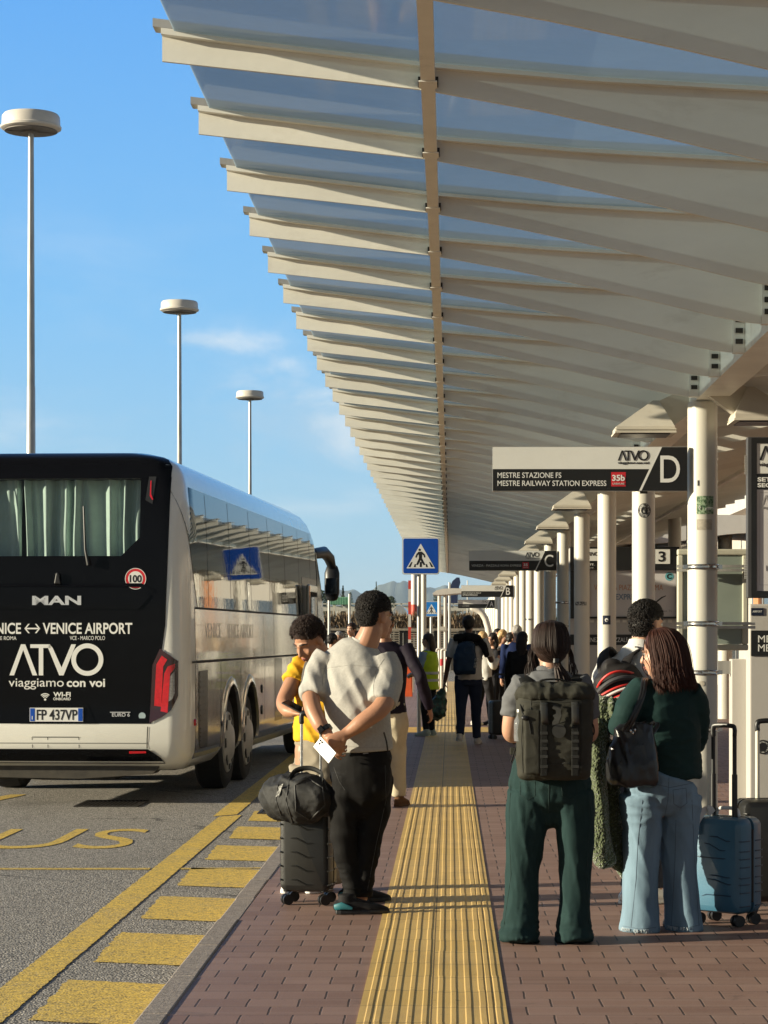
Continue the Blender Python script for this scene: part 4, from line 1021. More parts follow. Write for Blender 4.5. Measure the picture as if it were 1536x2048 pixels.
for a, b in ((912, 948), (1120, 1157)):
    for i in range(12): 
        z_ = fz(b, Y)+(fz(a, Y)-fz(b, Y))*i/11; mm.box(x0-.012, x0-.0005, Y+.012, Y+.03, z_, z_+.005)
mm.build('ribbed_strip', galv, t)
# ticket cabinet and slab behind it
cab = mat('cabinet_white', (.50, .475, .44), .45, var=.05, vs=3, dirt=.25, dirtcol=(.25, .21, .16), streak=(1, 1, .3), bump=.04, bs=30)
Y = 13.3
t = thing('ticket_cabinet', 'tall grubby white metal ticket cabinet at the right edge behind the suitcases', 'cabinet', (W(1560, 0, Y).x, Y, 0))
x0 = W(1499, 0, Y).x; z1 = W(0, 1208, Y).z
mm = M(); mm.box(x0, x0+.95, Y, Y+.5, 0.001, z1); mm.build('housing', cab, t, bevel=.01)
mm = M(); mm.box(x0+.008, x0+.95, Y-.006, Y-.0005, W(0, 1312, Y).z, W(0, 1261, Y).z); mm.build('black_panel', sign_black, t)
text('MESTRE STAZIONE FS', letter_white, t, (W(1516, 0, Y).x, Y-.0065, W(0, 1285, Y).z), X3, Z3, w=.60, h=.042); text('MESTRE RAILWAY STATION', letter_white, t, (W(1516, 0, Y).x, Y-.0065, W(0, 1303, Y).z), X3, Z3, w=.74, h=.042)
mm = M(); mm.box(W(1502, 0, Y).x, W(1527, 0, Y).x, Y-.004, Y-.0005, W(0, 1231, Y).z, W(0, 1216, Y).z); s_ = mm.build('sticker', navy, t); text('AIRPORT', letter_white, s_, (W(1505, 0, Y).x, Y-.0042, W(0, 1225, Y).z), X3, Z3, w=.055, h=.012, t=.001)
mm = M(); mm.ring((0, 0), .0005, .042, (W(1526, 0, Y).x, Y-.0015, W(0, 1494, Y).z), X3, Z3, .002, 30); mm.build('round_sticker', letter_black, t)
mm = M(); mm.ring((0, 0), .026, .034, (W(1526, 0, Y).x, Y-.003, W(0, 1494, Y).z), X3, Z3, .001, 30); mm.build('sticker_print', grey_sticker, t)
Y = 13.45
t = thing('cream_slab', 'narrow cream upright slab between the nearest column and the ticket cabinet', 'post', (W(1480, 0, Y).x, Y, 0))
mm = M(); mm.box(W(1463, 0, Y).x, W(1496, 0, Y).x, Y, Y+.12, 0.001, W(0, 1318, Y).z); mm.build('post', cab, t, bevel=.006); mm = M(); mm.box(W(1437, 0, Y).x, W(1463, 0, Y).x-.001, Y+.03, Y+.06, W(0, 1348, Y).z, W(0, 1322, Y).z); mm.build('bracket', galv, t)
# ------------------------------------------------------------------ the next stop's information wall
Y = 25.6; X_ = lambda px: W(px, 0, Y).x; Z_ = lambda py: W(0, py, Y).z
t = thing('information_wall', 'white kiosk wall with the number 3 and a Venezia Piazzale Roma Express poster', 'kiosk', (X_(1265), Y, 0))
wl, wr = X_(1140), X_(1358)
mm = M(); mm.box(wl, wr, Y, Y+.3, .001, Z_(1096)); mm.build('wall', cab, t)
mm = M(); mm.box(wl, wr, Y-.05, Y-.0005, Z_(1140), Z_(1094)); mm.box(wl, X_(1178), Y-.05, Y-.0005, Z_(1237), Z_(1141)); mm.box(X_(1352.5), wr, Y-.05, Y-.0005, Z_(1237), Z_(1141)); mm.box(X_(1178)+.001, X_(1352.5)-.001, Y-.05, Y-.0005, Z_(1237), Z_(1233.5)); mm.build('case', sign_black, t)
mm = M(); mm.box(X_(1310), X_(1339), Y-.058, Y-.0505, Z_(1128), Z_(1099)); mm.box(X_(1170), X_(1199), Y-.058, Y-.0505, Z_(1122), Z_(1098)); mm.build('header_panel', sign_white, t)
text('3', letter_black, t, (X_(1316), Y-.0585, Z_(1124)), X3, Z3, w=.078, h=.118, bold=.02, name='number')
mm = M(); atvo(mm, (X_(1174), Y-.0585, Z_(1112)), X3, Z3, .125, .002); mm.build('word_mark', letter_black, t)
text('SETT.', letter_white, t, (X_(1172), Y-.0505, Z_(1131.5)), X3, Z3, w=.09, h=.022, bold=.03); text('SECT.', letter_white, t, (X_(1172), Y-.0505, Z_(1138.5)), X3, Z3, w=.09, h=.022, bold=.03)
mm = M(); mm.box(X_(1178.6), X_(1352), Y-.012, Y-.0015, Z_(1233), Z_(1140.8)); mm.build('poster', paper, t)
text('VENEZIA PIAZZALE ROMA', mat('letter_orange', (.50, .22, .10), .5, var=.05), t, (X_(1188), Y-.0125, Z_(1180.5)), X3, Z3, w=.775, h=.062, bold=-.005)
text('EXPRESS', mat('letter_slate', (.16, .22, .30), .5, var=.05), t, (X_(1231), Y-.0125, Z_(1199.5)), X3, Z3, w=.28, h=.066, bold=.02); text('Linea 35', letter_grey, t, (X_(1320), Y-.0125, Z_(1224)), X3, Z3, w=.13, h=.026)
mm = M(); mm.ring((0, 0), .0005, .048, (X_(1338.5), Y-.0125, Z_(1153)), X3, Z3, .001, 32); mm.build('roundel', mat('roundel_teal', (.12, .38, .42), .5), t); text('C', letter_black, t, (X_(1333.5), Y-.014, Z_(1158)), X3, Z3, w=.055, h=.058, bold=.04, t=.001)
mm = M(); mm.prism([(0, 0), (.07, .055), (.11, .075), (.11, .085), (.06, .068), (.0, .02)], (X_(1312), Y-.0125, Z_(1206)), X3, Z3, .001); mm.build('drawn_mark', letter_black, t)
mm = M(); mm.box(wl, X_(1345), Y-.008, Y-.0005, Z_(1290), Z_(1269)); mm.build('black_strip', sign_black, t); text('VENEZIA - PIAZZALE ROMA EXPRESS', letter_white, t, (X_(1170), Y-.0085, Z_(1284)), X3, Z3, w=.86, h=.05)
mm = M()
for a in range(1180, 1345, 13): mm.box(X_(a), X_(a+8), Y-.004, Y-.0005, Z_(1245), Z_(1239))
mm.build('vent', mat('vent_light', (.75, .72, .64), .5), t)
# ------------------------------------------------------------------ beyond the columns: terminal side
wall_cream = mat('terminal_wall', (.46, .43, .38), .6, var=.06, vs=.8, dirt=.1)
brick = mat('orange_cladding', (.52, .22, .09), .6, var=.2, vs=3, streak=(1, 1, 8))
timber = mat('glulam_timber', (.36, .155, .045), .45, var=.35, vs=4, streak=(.3, 1, 6))
dark_glass = mat('shop_glass', (.03, .035, .04), .08, var=.2, spec=.8)
t = thing('terminal_building', 'low pale terminal building with orange cladding behind the columns', 'building', (9, 55, 0))
mm = M(); mm.box(8.2, 22, 16, 110, .001, 4.6); mm.build('wall', wall_cream, t)
mm = M(); mm.box(7.2, 22, 15.5, 110, 4.605, 5.0); mm.build('roof', mat('terminal_roof', (.5, .48, .45), .5), t)
for i in range(16):
    y = 18+i*5.6; mm = M(); mm.box(8.17, 8.199, y, y+4.4, .4, 3.2); w_ = mm.build('window', dark_glass, t)
    mm = M(); mm.box(8.15, 8.169, y+2.15, y+2.25, .4, 3.2); mm.build('mullion', galv, w_)
for i in range(6):
    y = 16.5+i*11; mm = M(); mm.box(8.12, 8.1695, y-.5, y+.5, .002, 4.6); mm.build('pilaster', brick, t)
t = thing('white_roof_band', 'long white curved fascia of a second canopy seen between the columns', 'canopy', (5, 40, 0))
Y = 40
mm = M(); pts = []
for i in range(25):
    a = 2.6+5.4*i/24; pts.append((a, 3.62-.018*(a-4.6)**2))
pts2 = [(a, z-.40-.09*math.sin((a-2.6)*1.7)) for a, z in pts]
mm.prism(pts + pts2[::-1], (0, Y+3, 0), X3, Z3, 3); mm.build('fascia', mat('band_white', (.55, .54, .52), .5, var=.04), t)
for xx in (3.2, 4.95, 7.2):
    mm = M(); mm.tube([(xx, Y+1, .001), (xx, Y+1, 3.35)], .13, seg=18); mm.build('post', column_paint, t)
mm = M(); mm.box(2.6, 8.0, Y+.2, Y+2.8, 2.92, 3.02); mm.build('beam', galv, t)
t = thing('wooden_roof', 'curved orange timber roof beams behind the nearest column', 'roof', (4.5, 30, 0))
for q, (y, dz) in enumerate(((29.0, 0), (30.2, .1), (31.4, .2))):
    mm = M(); pts = [(2.9+3.6*i/20, 3.62+dz-.10*max(0, i/20*3.6-.3)**1.25*.35) for i in range(21)]
    mm.prism(pts + [(a, b-.24) for a, b in pts[::-1]], (0, y+.16, 0), X3, Z3, .16); mm.build('beam', timber, t)
mm = M(); pts = [(2.9+3.6*i/20, 3.90-.10*max(0, i/20*3.6-.3)**1.25*.35) for i in range(21)]
mm.prism(pts + [(a, b+.06) for a, b in pts[::-1]], (0, 32, 0), X3, Z3, 3.2); mm.build('roof', timber, t)
for y in (29.08, 31.5):
    for xx in (3.1, 6.2):
        mm = M(); mm.tube([(xx, y-.08, .001), (xx, y-.08, 3.3)], .09, seg=14); mm.build('post', column_paint, t)
# a white arched portal far along the row of columns
t = thing('white_arch', 'white curved arch leg at the far end of the row of columns', 'arch', (1.1, 70, 0))
mm = M(); n = 18; o_ = [(W(958, 0, 70).x + .55*(1-math.cos(math.pi/2*i/n))*1.6, .0+2.35*math.sin(math.pi/2*(1-i/n))**.8+.02) for i in range(n+1)]
mm.tube([(W(978, 0, 70).x - (W(978, 0, 70).x-W(952, 0, 70).x)*math.cos(math.pi/2*(1-i/n)) , 70, .02 + 2.35*math.sin(math.pi/2*i/n)) for i in range(0)], .1) if False else None
P_ = [(981, 1300), (979, 1275), (976, 1255), (971, 1238), (964, 1226), (955, 1219), (946, 1216)]
mm.tube([W(a, b, 70) for a, b in P_], [(.10, .12)]*7, seg=14, caps='round'); mm.build('leg', lamp_white, t)
mm = M(); mm.bar(W(981, 1300, 70), W(981, 1358, 70), .16, .2); mm.build('foot', lamp_white, t)

# ------------------------------------------------------------------ the apron side, straight ahead
def xz(px, py, Y): p = W(px, py, Y); return p.x, p.z
# open wooden stack / louvred wall under a dry hedge
Y = 108
dark_wood = mat('weathered_boards', (.055, .045, .036), .8, var=.5, vs=3, streak=(6, 1, .6))
slat_m = mat('pale_slats', (.26, .22, .17), .7, var=.3)
t = thing('boarded_fence', 'dark boarded fence with louvred openings under the dry hedge', 'fence', (-3, Y, ROAD))
x0, x1 = W(560, 0, Y).x, W(985, 0, Y).x; zt = W(0, 1256, Y).z
mm = M(); xx = x0; random.seed(4)
while xx < x1: 
    w_ = random.uniform(.16, .30); mm.box(xx, xx+w_-.02, Y+random.uniform(-.03, .03), Y+.12, ROAD+.002, zt+random.uniform(-.06, .05)); xx += w_
mm.build('boards', dark_wood, t)
mm = M(); mm.box(x0, x1, Y-.08, Y-.032, zt-.12, zt-.02); mm.build('top_rail', slat_m, t)
for a in (783, 822, 852, 877, 902, 690, 720):
    mm = M()
    for i in range(9):
        z_ = W(0, 1259, Y).z-.11*i; mm.box(W(a, 0, Y).x, W(a+16, 0, Y).x, Y-.10, Y-.04, z_-.10, z_-.055)
    mm.build('louvre', slat_m, t)
# dry hedge: many thin upright leaf blades
def leafy(name, mm_fn, mats, parent): pass
hedge_m = mat('dry_hedge_leaf', (.20, .135, .075), .8, var=.5, vs=1.5)
mm = M(); random.seed(9)
for i in range(5200):
    xx = random.uniform(x0, x1); yy = Y + random.uniform(.2, 1.1); zb = zt + random.uniform(-.25, .55)
    top_ = .95 + .16*noise.noise(Vector((xx*.35, 1, 2))) + .08*noise.noise(Vector((xx*1.6, 4, 2)))
    h = random.uniform(.12, .38); zb = min(zb, zt+top_-h*.6)
    dx, dy = random.gauss(0, .05), random.gauss(0, .05); w_ = random.uniform(.012, .04); an = random.uniform(0, math.pi)
    c_, s_ = math.cos(an)*w_, math.sin(an)*w_
    mm.add([(xx-c_, yy-s_, zb), (xx+c_, yy+s_, zb), (xx+dx+c_*.3, yy+dy+s_*.3, zb+h), (xx+dx-c_*.3, yy+dy-s_*.3, zb+h)], [(0, 1, 2, 3)])
h_ = mm.build('dry_hedge', hedge_m, loc=Vector((-3, Y+.6, ROAD))); tag(h_, 'long dry brown hedge standing above the boarded fence', 'hedge')
# posts through the hedge
def post(px, t_py, b_py, Y, r, m, lab, name='post', cat='post', cap=None, group=None):
    p = W(px, b_py, Y); t = thing(name, lab, cat, p, 0, group); q = W(px, t_py, Y)
    mm = M(); mm.tube([p, q], [r, r*.9], seg=12); mm.build('shaft', m, t)
    mm = M(); mm.lathe([(r*1.7, 0), (r*1.7, .03), (r*1.02, .05)], p, 14); mm.build('base_plate', m, t)
    return t
for px, tp, lab in ((699, 1188, 'thin grey pole left of the curly haired man'), (658, 1196, 'thin pale pole beside the coach mirror'), (741 + 158, 1165, 'thin pale pole left of the letter B sign')):
    post(px, tp, 1271+F*1.65/100, 100, .06, galv, lab, 'thin_pole', 'pole')
# long jet bridge rail and hangars
Yf = 290
hang = mat('airport_white', (.55, .52, .45), .5, var=.08, vs=.1); roof_grey = mat('airport_grey', (.30, .33, .36), .4, var=.15, vs=.1)
t = thing('jet_bridge', 'long white elevated walkway crossing behind the hedge', 'walkway', (-5, Yf, ROAD))
x0, x1 = W(640, 0, Yf).x, W(1010, 0, Yf).x
mm = M(); mm.box(x0, x1, Yf, Yf+2.5, W(0, 1222, Yf).z, W(0, 1212, Yf).z); mm.build('deck', hang, t)
mm = M(); mm.box(x0, x1, Yf-.2, Yf-.05, W(0, 1209, Yf).z, W(0, 1206.5, Yf).z)
for i in range(26): xx = x0+(x1-x0)*i/25; mm.box(xx-.06, xx+.06, Yf-.2, Yf-.05, W(0, 1212, Yf).z, W(0, 1206.6, Yf).z)
mm.build('railing', hang, t)
for i in range(8):
    xx = x0+(x1-x0)*(i+.5)/8; mm = M(); mm.box(xx-.3, xx+.3, Yf+.5, Yf+1.1, ROAD, W(0, 1222, Yf).z); mm.build('pier', hang, t)
def hangar(px0, px1, top, Y, lab, m=roof_grey):
    a, b = W(px0, 0, Y).x, W(px1, 0, Y).x; zt = W(0, top, Y).z; t = thing('curved_hangar', lab, 'hangar', ((a+b)/2, Y, ROAD))
    pts = [((a+b)/2-(b-a)/2*math.cos(math.pi*i/24), ROAD+(zt-ROAD)*math.sin(math.pi*i/24)**.6) for i in range(25)]
    mm = M(); mm.prism(pts, (0, Y+14, 0), X3, Z3, 14); mm.build('shell', m, t, sharp=0)
    mm = M(); mm.prism([((p[0]-(a+b)/2)*.86+(a+b)/2, ROAD+.01+(p[1]-ROAD)*.82) for p in pts], (0, Y-.02, 0), X3, Z3, .05); mm.build('doors', hang, t)
hangar(776, 822, 1211, 200, 'grey curved hangar roof beside the red and white barrier pole', mat('hangar_metal', (.42, .45, .47), .25, metal=.5, var=.2, vs=.3)); hangar(858, 912, 1219, 215, 'second curved hangar behind the small crossing sign')
hangar(930, 975, 1213, 190, 'pale curved hangar left of the white arch', hang)
t = thing('green_container', 'pale green ribbed container roof beside the coach mirror', 'container', (W(681, 0, 240).x, 240, ROAD))
mm = M(); a, b = W(661, 0, 240).x, W(700, 0, 240).x; mm.box(a, b, 240, 243, W(0, 1209, 240).z, W(0, 1194, 240).z)
for i in range(9): xx = a+(b-a)*i/8; mm.box(xx-.04, xx+.04, 239.93, 239.999, W(0, 1209, 240).z, W(0, 1194.5, 240).z)
mm.build('box', mat('container_green', (.25, .50, .32), .5, var=.12), t)
mm = M(); mm.box(a+.2, a+.5, 240.5, 241, ROAD, W(0, 1209, 240).z); mm.box(b-.5, b-.2, 240.5, 241, ROAD, W(0, 1209, 240).z); mm.build('trestle', hang, t)
# red and white barrier and mast
rw_mat, g, p, co = new_mat('red_white_bands'); sep = g.n('ShaderNodeSeparateXYZ'); g.put(sep, '0', co)
st = g.m('GREATER_THAN', g.m('FRACT', g.m('DIVIDE', sep.outputs[2], .62)), .5); g.put(p, 'Base Color', g.mix(st, (.60, .57, .53), (.55, .05, .03))); g.put(p, 'Roughness', .5)
orange = mat('barrier_orange', (.68, .11, .03), .45, var=.08, dirt=.15)
Y = 56; t = thing('barrier', 'raised red and white barrier arm on an orange cabinet', 'barrier', W(817, 1271+F*1.65/Y, Y))
a, b = W(807.5, 0, Y).x, W(825, 0, Y).x; mm = M(); mm.box(a, b, Y, Y+.3, ROAD+.002, W(0, 1298, Y).z); mm.build('cabinet', orange, t, bevel=.015)
mm = M(); q = t.location; mm.box(W(816.5, 0, Y).x, W(822, 0, Y).x, Y-.04, Y-.005, W(0, 1310, Y).z, W(0, 1161, Y).z); mm.build('arm', rw_mat, t)
mm = M(); mm.box(a+.03, b-.03, Y-.003, Y-.0005, .2, .75); mm.build('service_door', orange, t)
big_rw, g, p, co = new_mat('mast_bands'); sep = g.n('ShaderNodeSeparateXYZ'); g.put(sep, '0', co)
st = g.m('GREATER_THAN', g.m('FRACT', g.m('DIVIDE', g.m('ADD', sep.outputs[2], 1.1), 5.2)), .5); g.put(p, 'Base Color', g.mix(st, (.6, .57, .53), (.55, .06, .03)))
Y = 180; q = W(828.5, 1271+F*1.65/Y, Y); t = thing('airport_mast', 'thick red and white airport mast behind the large crossing sign', 'mast', q)
mm = M(); mm.tube([q, W(828.5, 1120, Y)], [.26, .24], seg=16); mm.build('mast', big_rw, t); mm = M(); mm.lathe([(.5, 0), (.5, .2), (.27, .25)], q, 18); mm.build('footing', hang, t)
# bus shelter on two poles
Y = 66; t = thing('white_shelter', 'small white winged shelter roof on two thin posts', 'shelter', W(884, 1271+F*1.65/Y, Y))
mm = M(); pts = [W(865, 1187, Y), W(872, 1181, Y), W(885, 1177.5, Y), W(905, 1176.5, Y), W(930, 1177, Y)]
up = [(p_.x, p_.z) for p_ in pts]; dn = [(p_.x, p_.z) for p_ in [W(930, 1186, Y), W(910, 1187, Y), W(893, 1189, Y), W(876, 1190, Y), W(866, 1189, Y)]]
mm.prism(up + dn, (0, Y+2.2, 0), X3, Z3, 2.2); mm.build('roof', lamp_white, t)
for px in (878.5, 890.5):
    mm = M(); mm.tube([(W(px, 0, Y).x, Y+.4, ROAD), (W(px, 0, Y).x, Y+.4, W(0, 1186, Y).z)], .05, seg=12); mm.build('post', lamp_white, t)
mm = M(); mm.box(W(877, 0, Y).x, W(892, 0, Y).x, Y+.3, Y+.34, W(0, 1261, Y).z, W(0, 1253, Y).z); mm.build('plate', hang, t)
# hoop barriers
def hoop(pxa, pxb, top, Y, lab):
    a, b = W(pxa, 0, Y).x, W(pxb, 0, Y).x; zt = W(0, top, Y).z; t = thing('hoop_barrier', lab, 'barrier', ((a+b)/2, Y, ROAD), 0, 'red banded hoop barriers')
    r = (b-a)*.35; mm = M(); pts = [(a, Y, ROAD), (a, Y, zt-r)] + [(a+r-r*math.cos(math.pi/2*i/5), Y, zt-r+r*math.sin(math.pi/2*i/5)) for i in range(1, 6)] + [(b-r+r*math.sin(math.pi/2*i/5), Y, zt-r+r*math.cos(math.pi/2*i/5)) for i in range(0, 6)] + [(b, Y, ROAD)]
    mm.tube(pts, .032, seg=10); mm.bar((a, Y, zt*.45), (b, Y, zt*.45), .04, .04); mm.build('hoop', lamp_white, t)
    for xx in (a, b):
        mm = M(); mm.tube([(xx, Y, zt*.62), (xx, Y, zt*.78)], .0345, seg=12); mm.build('red_band', sign_red, t)
hoop(826, 838, 1301, 60, 'red banded hoop barrier beside the orange barrier cabinet'); hoop(873, 884, 1298, 62, 'red banded hoop barrier under the white shelter, left one'); hoop(883, 894, 1299, 60, 'red banded hoop barrier under the white shelter, nearer right one')
# trees
leafm = mat('conifer_leaf', (.035, .055, .030), .8, var=.4, vs=.8); bark = mat('bark', (.07, .05, .035), .9, var=.3)
leafb = mat('far_tree_leaf', (.045, .07, .035), .8, var=.45, vs=.6)
def tree(px, top, wpx, Y, lab, kind, n=1600):
    q = W(px, 0, Y); zt = W(0, top, Y).z; w_ = wpx/F*Y/2; t = thing('conifer_tree' if kind else 'broadleaf_tree', lab, 'tree', (q.x, Y, ROAD))
    mm = M(); mm.tube([(q.x, Y, ROAD), (q.x+.1, Y, zt*.5), (q.x, Y, zt*.92)], [.28, .18, .05], seg=8)
    for i in range(7):
        a = random.uniform(0, 6.28); z_ = zt*random.uniform(.3, .8); mm.tube([(q.x, Y, z_), (q.x+math.cos(a)*w_*.6, Y+math.sin(a)*w_*.6, z_+zt*.08)], [.07, .02], seg=6)
    mm.build('trunk', bark, t)
    mm = M()
    for i in range(n):
        f = random.random(); a = random.uniform(0, 6.283)
        if kind: r = w_*(1-f)**.75*(.55+.45*math.sin(f*38)**2)*random.uniform(.3, 1.05); z_ = zt*(.16+.84*f)
        else:
            r = w_*math.sqrt(max(0, 1-(2*f-1)**2))*random.uniform(.45, 1.05)*(1+.3*noise.noise(Vector((a, f*3, px)))); z_ = zt*(.3+.7*f)
        p_ = Vector((q.x+r*math.cos(a), Y+r*math.sin(a), z_)); sz = w_*random.uniform(.06, .16)
        u = Vector((random.gauss(0, 1), random.gauss(0, 1), random.gauss(0, .7))).normalized()*sz; v = Vector((random.gauss(0, 1), random.gauss(0, 1), random.gauss(0, 1))).normalized()*sz
        mm.add([p_-u, p_+v, p_+u, p_-v], [(0, 1, 2, 3)])
    mm.build('crown', leafm if kind else leafb, t)
random.seed(21)
tree(752.5, 1163, 15, 380, 'tall dark conifer rising behind the curly haired man', 1); tree(686, 1172, 22, 340, 'dark bushy tree just right of the coach mirror', 1, 2200)
tree(701, 1185, 14, 360, 'small dark tree beside the green container', 0); tree(872, 1186, 16, 330, 'dark tree low behind the white shelter', 0); tree(782, 1193, 30, 420, 'broad low tree left of the red and white mast', 0)
tree(640, 1180, 40, 345, 'broad tree half hidden by the front of the coach', 0)
# distant tree line and mountains
mm = M(); random.seed(33)
for i in range(6000):
    xx = random.uniform(-260, 120); h = 12*(0.75+.35*noise.noise(Vector((xx*.03, 0, 5)))); z_ = random.uniform(0, h); yy = 900+random.uniform(-6, 6); sz = random.uniform(.6, 1.6)
    u = Vector((random.gauss(0, 1), random.gauss(0, 1), random.gauss(0, 1))).normalized()*sz; v = Vector((random.gauss(0, 1), random.gauss(0, 1), random.gauss(0, 1))).normalized()*sz; p_ = Vector((xx, yy, z_))
    mm.add([p_-u, p_+v, p_+u, p_-v], [(0, 1, 2, 3)])
o = mm.build('far_treeline', leafb); o['kind'] = 'stuff'
mt_m = mat('mountain_rock', (.10, .12, .10), .9, var=.3, vs=.002)
def ridge(name, Y, prof, depth):
    mm = M(); n = len(prof); vs = []
    for j in range(9):
        f = j/8; k = math.sin(math.pi*f)
        for (px, py) in prof:
            q = W(px, py, Y); z = ROAD + (q.z-ROAD)*k*(1+.06*noise.noise(Vector((px*.05, f*4, 1)))); vs.append((q.x, Y+(f-.5)*depth, z))
    mm.add(vs, [(j*n+i, j*n+i+1, (j+1)*n+i+1, (j+1)*n+i) for j in range(8) for i in range(n-1)], 0, True); o = mm.build(name, mt_m, sharp=0); o['kind'] = 'structure'
def jag(pts, amp=1.6, seed=1):
    out = []
    for (a, b), (c, d) in zip(pts, pts[1:]):
        m_ = max(2, int((c-a)/5))
        for i in range(m_): t_ = i/m_; x = a+(c-a)*t_; out.append((x, b+(d-b)*t_ + amp*noise.noise(Vector((x*.11, seed, 0)))))
    return out + [pts[-1]]
ridge('mountains', 9000, jag([(300, 1230), (480, 1215), (600, 1203), (680, 1179), (705, 1181), (735, 1190), (757, 1172), (773, 1165), (788, 1162), (800, 1165), (815, 1166), (835, 1172), (870, 1176), (890, 1171), (930, 1178), (980, 1196), (1100, 1215), (1300, 1235)]), 2500)
# airliner tail above the far stands
navy_fin = mat('fin_navy', (.012, .018, .07), .3, var=.05, coat=.4)
Y = 350; t = thing('airliner', 'parked airliner showing only its dark blue tail fin beyond the shelter', 'aeroplane', W(905, 1271+F*1.65/Y, Y))
def q_(px, py): p_ = W(px, py, Y); return (p_.x, p_.z)
mm = M(); mm.prism([q_(893, 1206), q_(897, 1180), q_(905, 1162), (q_(913, 1155)[0], q_(913, 1155)[1]), q_(919, 1155), q_(921, 1165), q_(916, 1182), q_(915, 1210)], (0, Y+.15, 0), X3, Z3, .3); mm.build('tail_fin', navy_fin, t)
c_ = W(880, 1232, Y); mm = M(); mm.tube([c_+Vector((3.4, 0, .9)), c_+Vector((1.5, 0, .6)), c_+Vector((-1, 0, .1)), c_+Vector((-5, 0, 0)), c_+Vector((-22, 0, 0)), c_+Vector((-25, 0, -.3)), c_+Vector((-26.5, 0, -.6))], [.2, .7, 1.2, 1.5, 1.5, 1.2, .4], w=(0, 1, 0), seg=20, caps='round'); mm.build('fuselage', hang, t)
mm = M(); mm.prism([(0, 0), (1.8, -6), (2.8, -6), (2.4, 0)], c_+Vector((-.5, 0, .9)), (1, 0, 0), (0, 1, 0), .2); mm.prism([(0, 0), (1.8, 6), (2.8, 6), (2.4, 0)], c_+Vector((-.5, 0, .9)), (1, 0, 0), (0, 1, 0), .2); mm.build('tailplane', hang, t)
mm = M(); mm.prism([(-9, 0), (-16, 0), (-9, -15), (-7, -15)], c_+Vector((0, -1, -1.0)), (1, 0, 0), (0, 1, 0), .3); mm.prism([(-9, 0), (-16, 0), (-9, 15), (-7, 15)], c_+Vector((0, 1, -1.0)), (1, 0, 0), (0, 1, 0), .3); mm.build('wing', hang, t)
mm = M()
for dx in (-9, -20): mm.tube([c_+Vector((dx, 0, -1.5)), (c_.x+dx, Y, ROAD+.35)], .2, seg=10); mm.ell((c_.x+dx, Y, ROAD+.5), (.5, .3, .5))
mm.build('landing_gear', black_plastic, t)
post(527+408, 1161, 1271+F*1.65/140, 140, .04, galv, 'thin lightning pole above the letter B sign', 'thin_pole', 'pole')
# ------------------------------------------------------------------ people: a body is one skin, clothes and hair lie over it
def smooth_path(pts, rad, n=6):
    pts = [Vector(p) for p in pts]; rad = [(r, r) if not hasattr(r, '__len__') else r for r in rad]
    if len(pts) < 3: return pts, rad
    P = [pts[0]*2-pts[1]] + pts + [pts[-1]*2-pts[-2]]; R_ = [rad[0]] + rad + [rad[-1]]; op, orr = [], []
    for i in range(1, len(P)-2):
        for k in range(n):
            t = k/n; a, b, c, d = P[i-1], P[i], P[i+1], P[i+2]
            op.append(.5*((2*b)+(c-a)*t+(2*a-5*b+4*c-d)*t*t+(3*b-a-3*c+d)*t**3))
            orr.append(tuple(R_[i][q]+(R_[i+1][q]-R_[i][q])*(t*t*(3-2*t)) for q in (0, 1)))
    op.append(pts[-1]); orr.append(rad[-1]); return op, orr
def limb(mm, pts, rad, caps='round', w=None, seg=16, n=6):
    p, r = smooth_path(pts, rad, n); return mm.tube(p, r, w, seg, 0, caps)
def solid(mm, voxel, it=6, fac=.5):
    """fuse overlapping closed shapes into one continuous smooth surface"""
    me = mm.mesh('tmp', [white_steel], sharp=0); o = link('tmp', me)
    r = o.modifiers.new('r', 'REMESH'); r.mode = 'VOXEL'; r.voxel_size = voxel; r.use_smooth_shade = True
    if it: s = o.modifiers.new('s', 'SMOOTH'); s.factor = fac; s.iterations = it
    dg = bpy.context.evaluated_depsgraph_get(); dg.update()
    me2 = bpy.data.meshes.new_from_object(o.evaluated_get(dg)); bpy.data.objects.remove(o); bpy.data.meshes.remove(me)
    me2.materials.clear(); return me2
def coords(me):
    v = np.empty(len(me.vertices)*3); me.vertices.foreach_get('co', v); return v.reshape(-1, 3)
def normals(me):
    v = np.empty(len(me.vertices)*3); me.vertices.foreach_get('normal', v); return v.reshape(-1, 3)
def fold(me, *specs):
    """cloth folds: ridged noise stretched along a direction; spec = (frequency vector or 3x3 rows, depth, mask or None, seed)"""
    c, nr = coords(me), normals(me); h = np.zeros(len(c))
    for sp_ in specs:
        fr, amp, mask, seed = sp_[:4]; soft = len(sp_) > 4
        fr = np.array(fr, dtype=float); q = c @ fr.T if fr.ndim == 2 else c*fr
        val = np.array([noise.noise(Vector((a[0]+seed, a[1]-seed*.7, a[2]+seed*1.3))) for a in q])
        val = val*1.6 if soft else 1-2*np.abs(val)**.8
        if mask is not None: val = val*np.array([mask(p) for p in c])
        h += val*amp
    h = np.where(h < 0, h*.45, h)
    c = c + nr*h[:, None]; me.vertices.foreach_set('co', c.ravel()); me.update(); return me
def put(name, me, m, parent, smooth=True, mats=None):
    off = np.array(base_of(parent)); c = coords(me)-off; me.vertices.foreach_set('co', c.ravel())
    for x in (mats or [m]): me.materials.append(x)
    me.polygons.foreach_set('use_smooth', [smooth]*len(me.polygons)); me.update(); me.name = name
    return link(name, me, parent)
def frame_of(f, roll=0):
    f = Vector(f).normalized(); r = f.cross(Vector((0, 0, 1))).normalized(); u = r.cross(f).normalized()
    if roll:
        q = Quaternion(f, roll); r = q @ r; u = q @ u
    return r, f, u
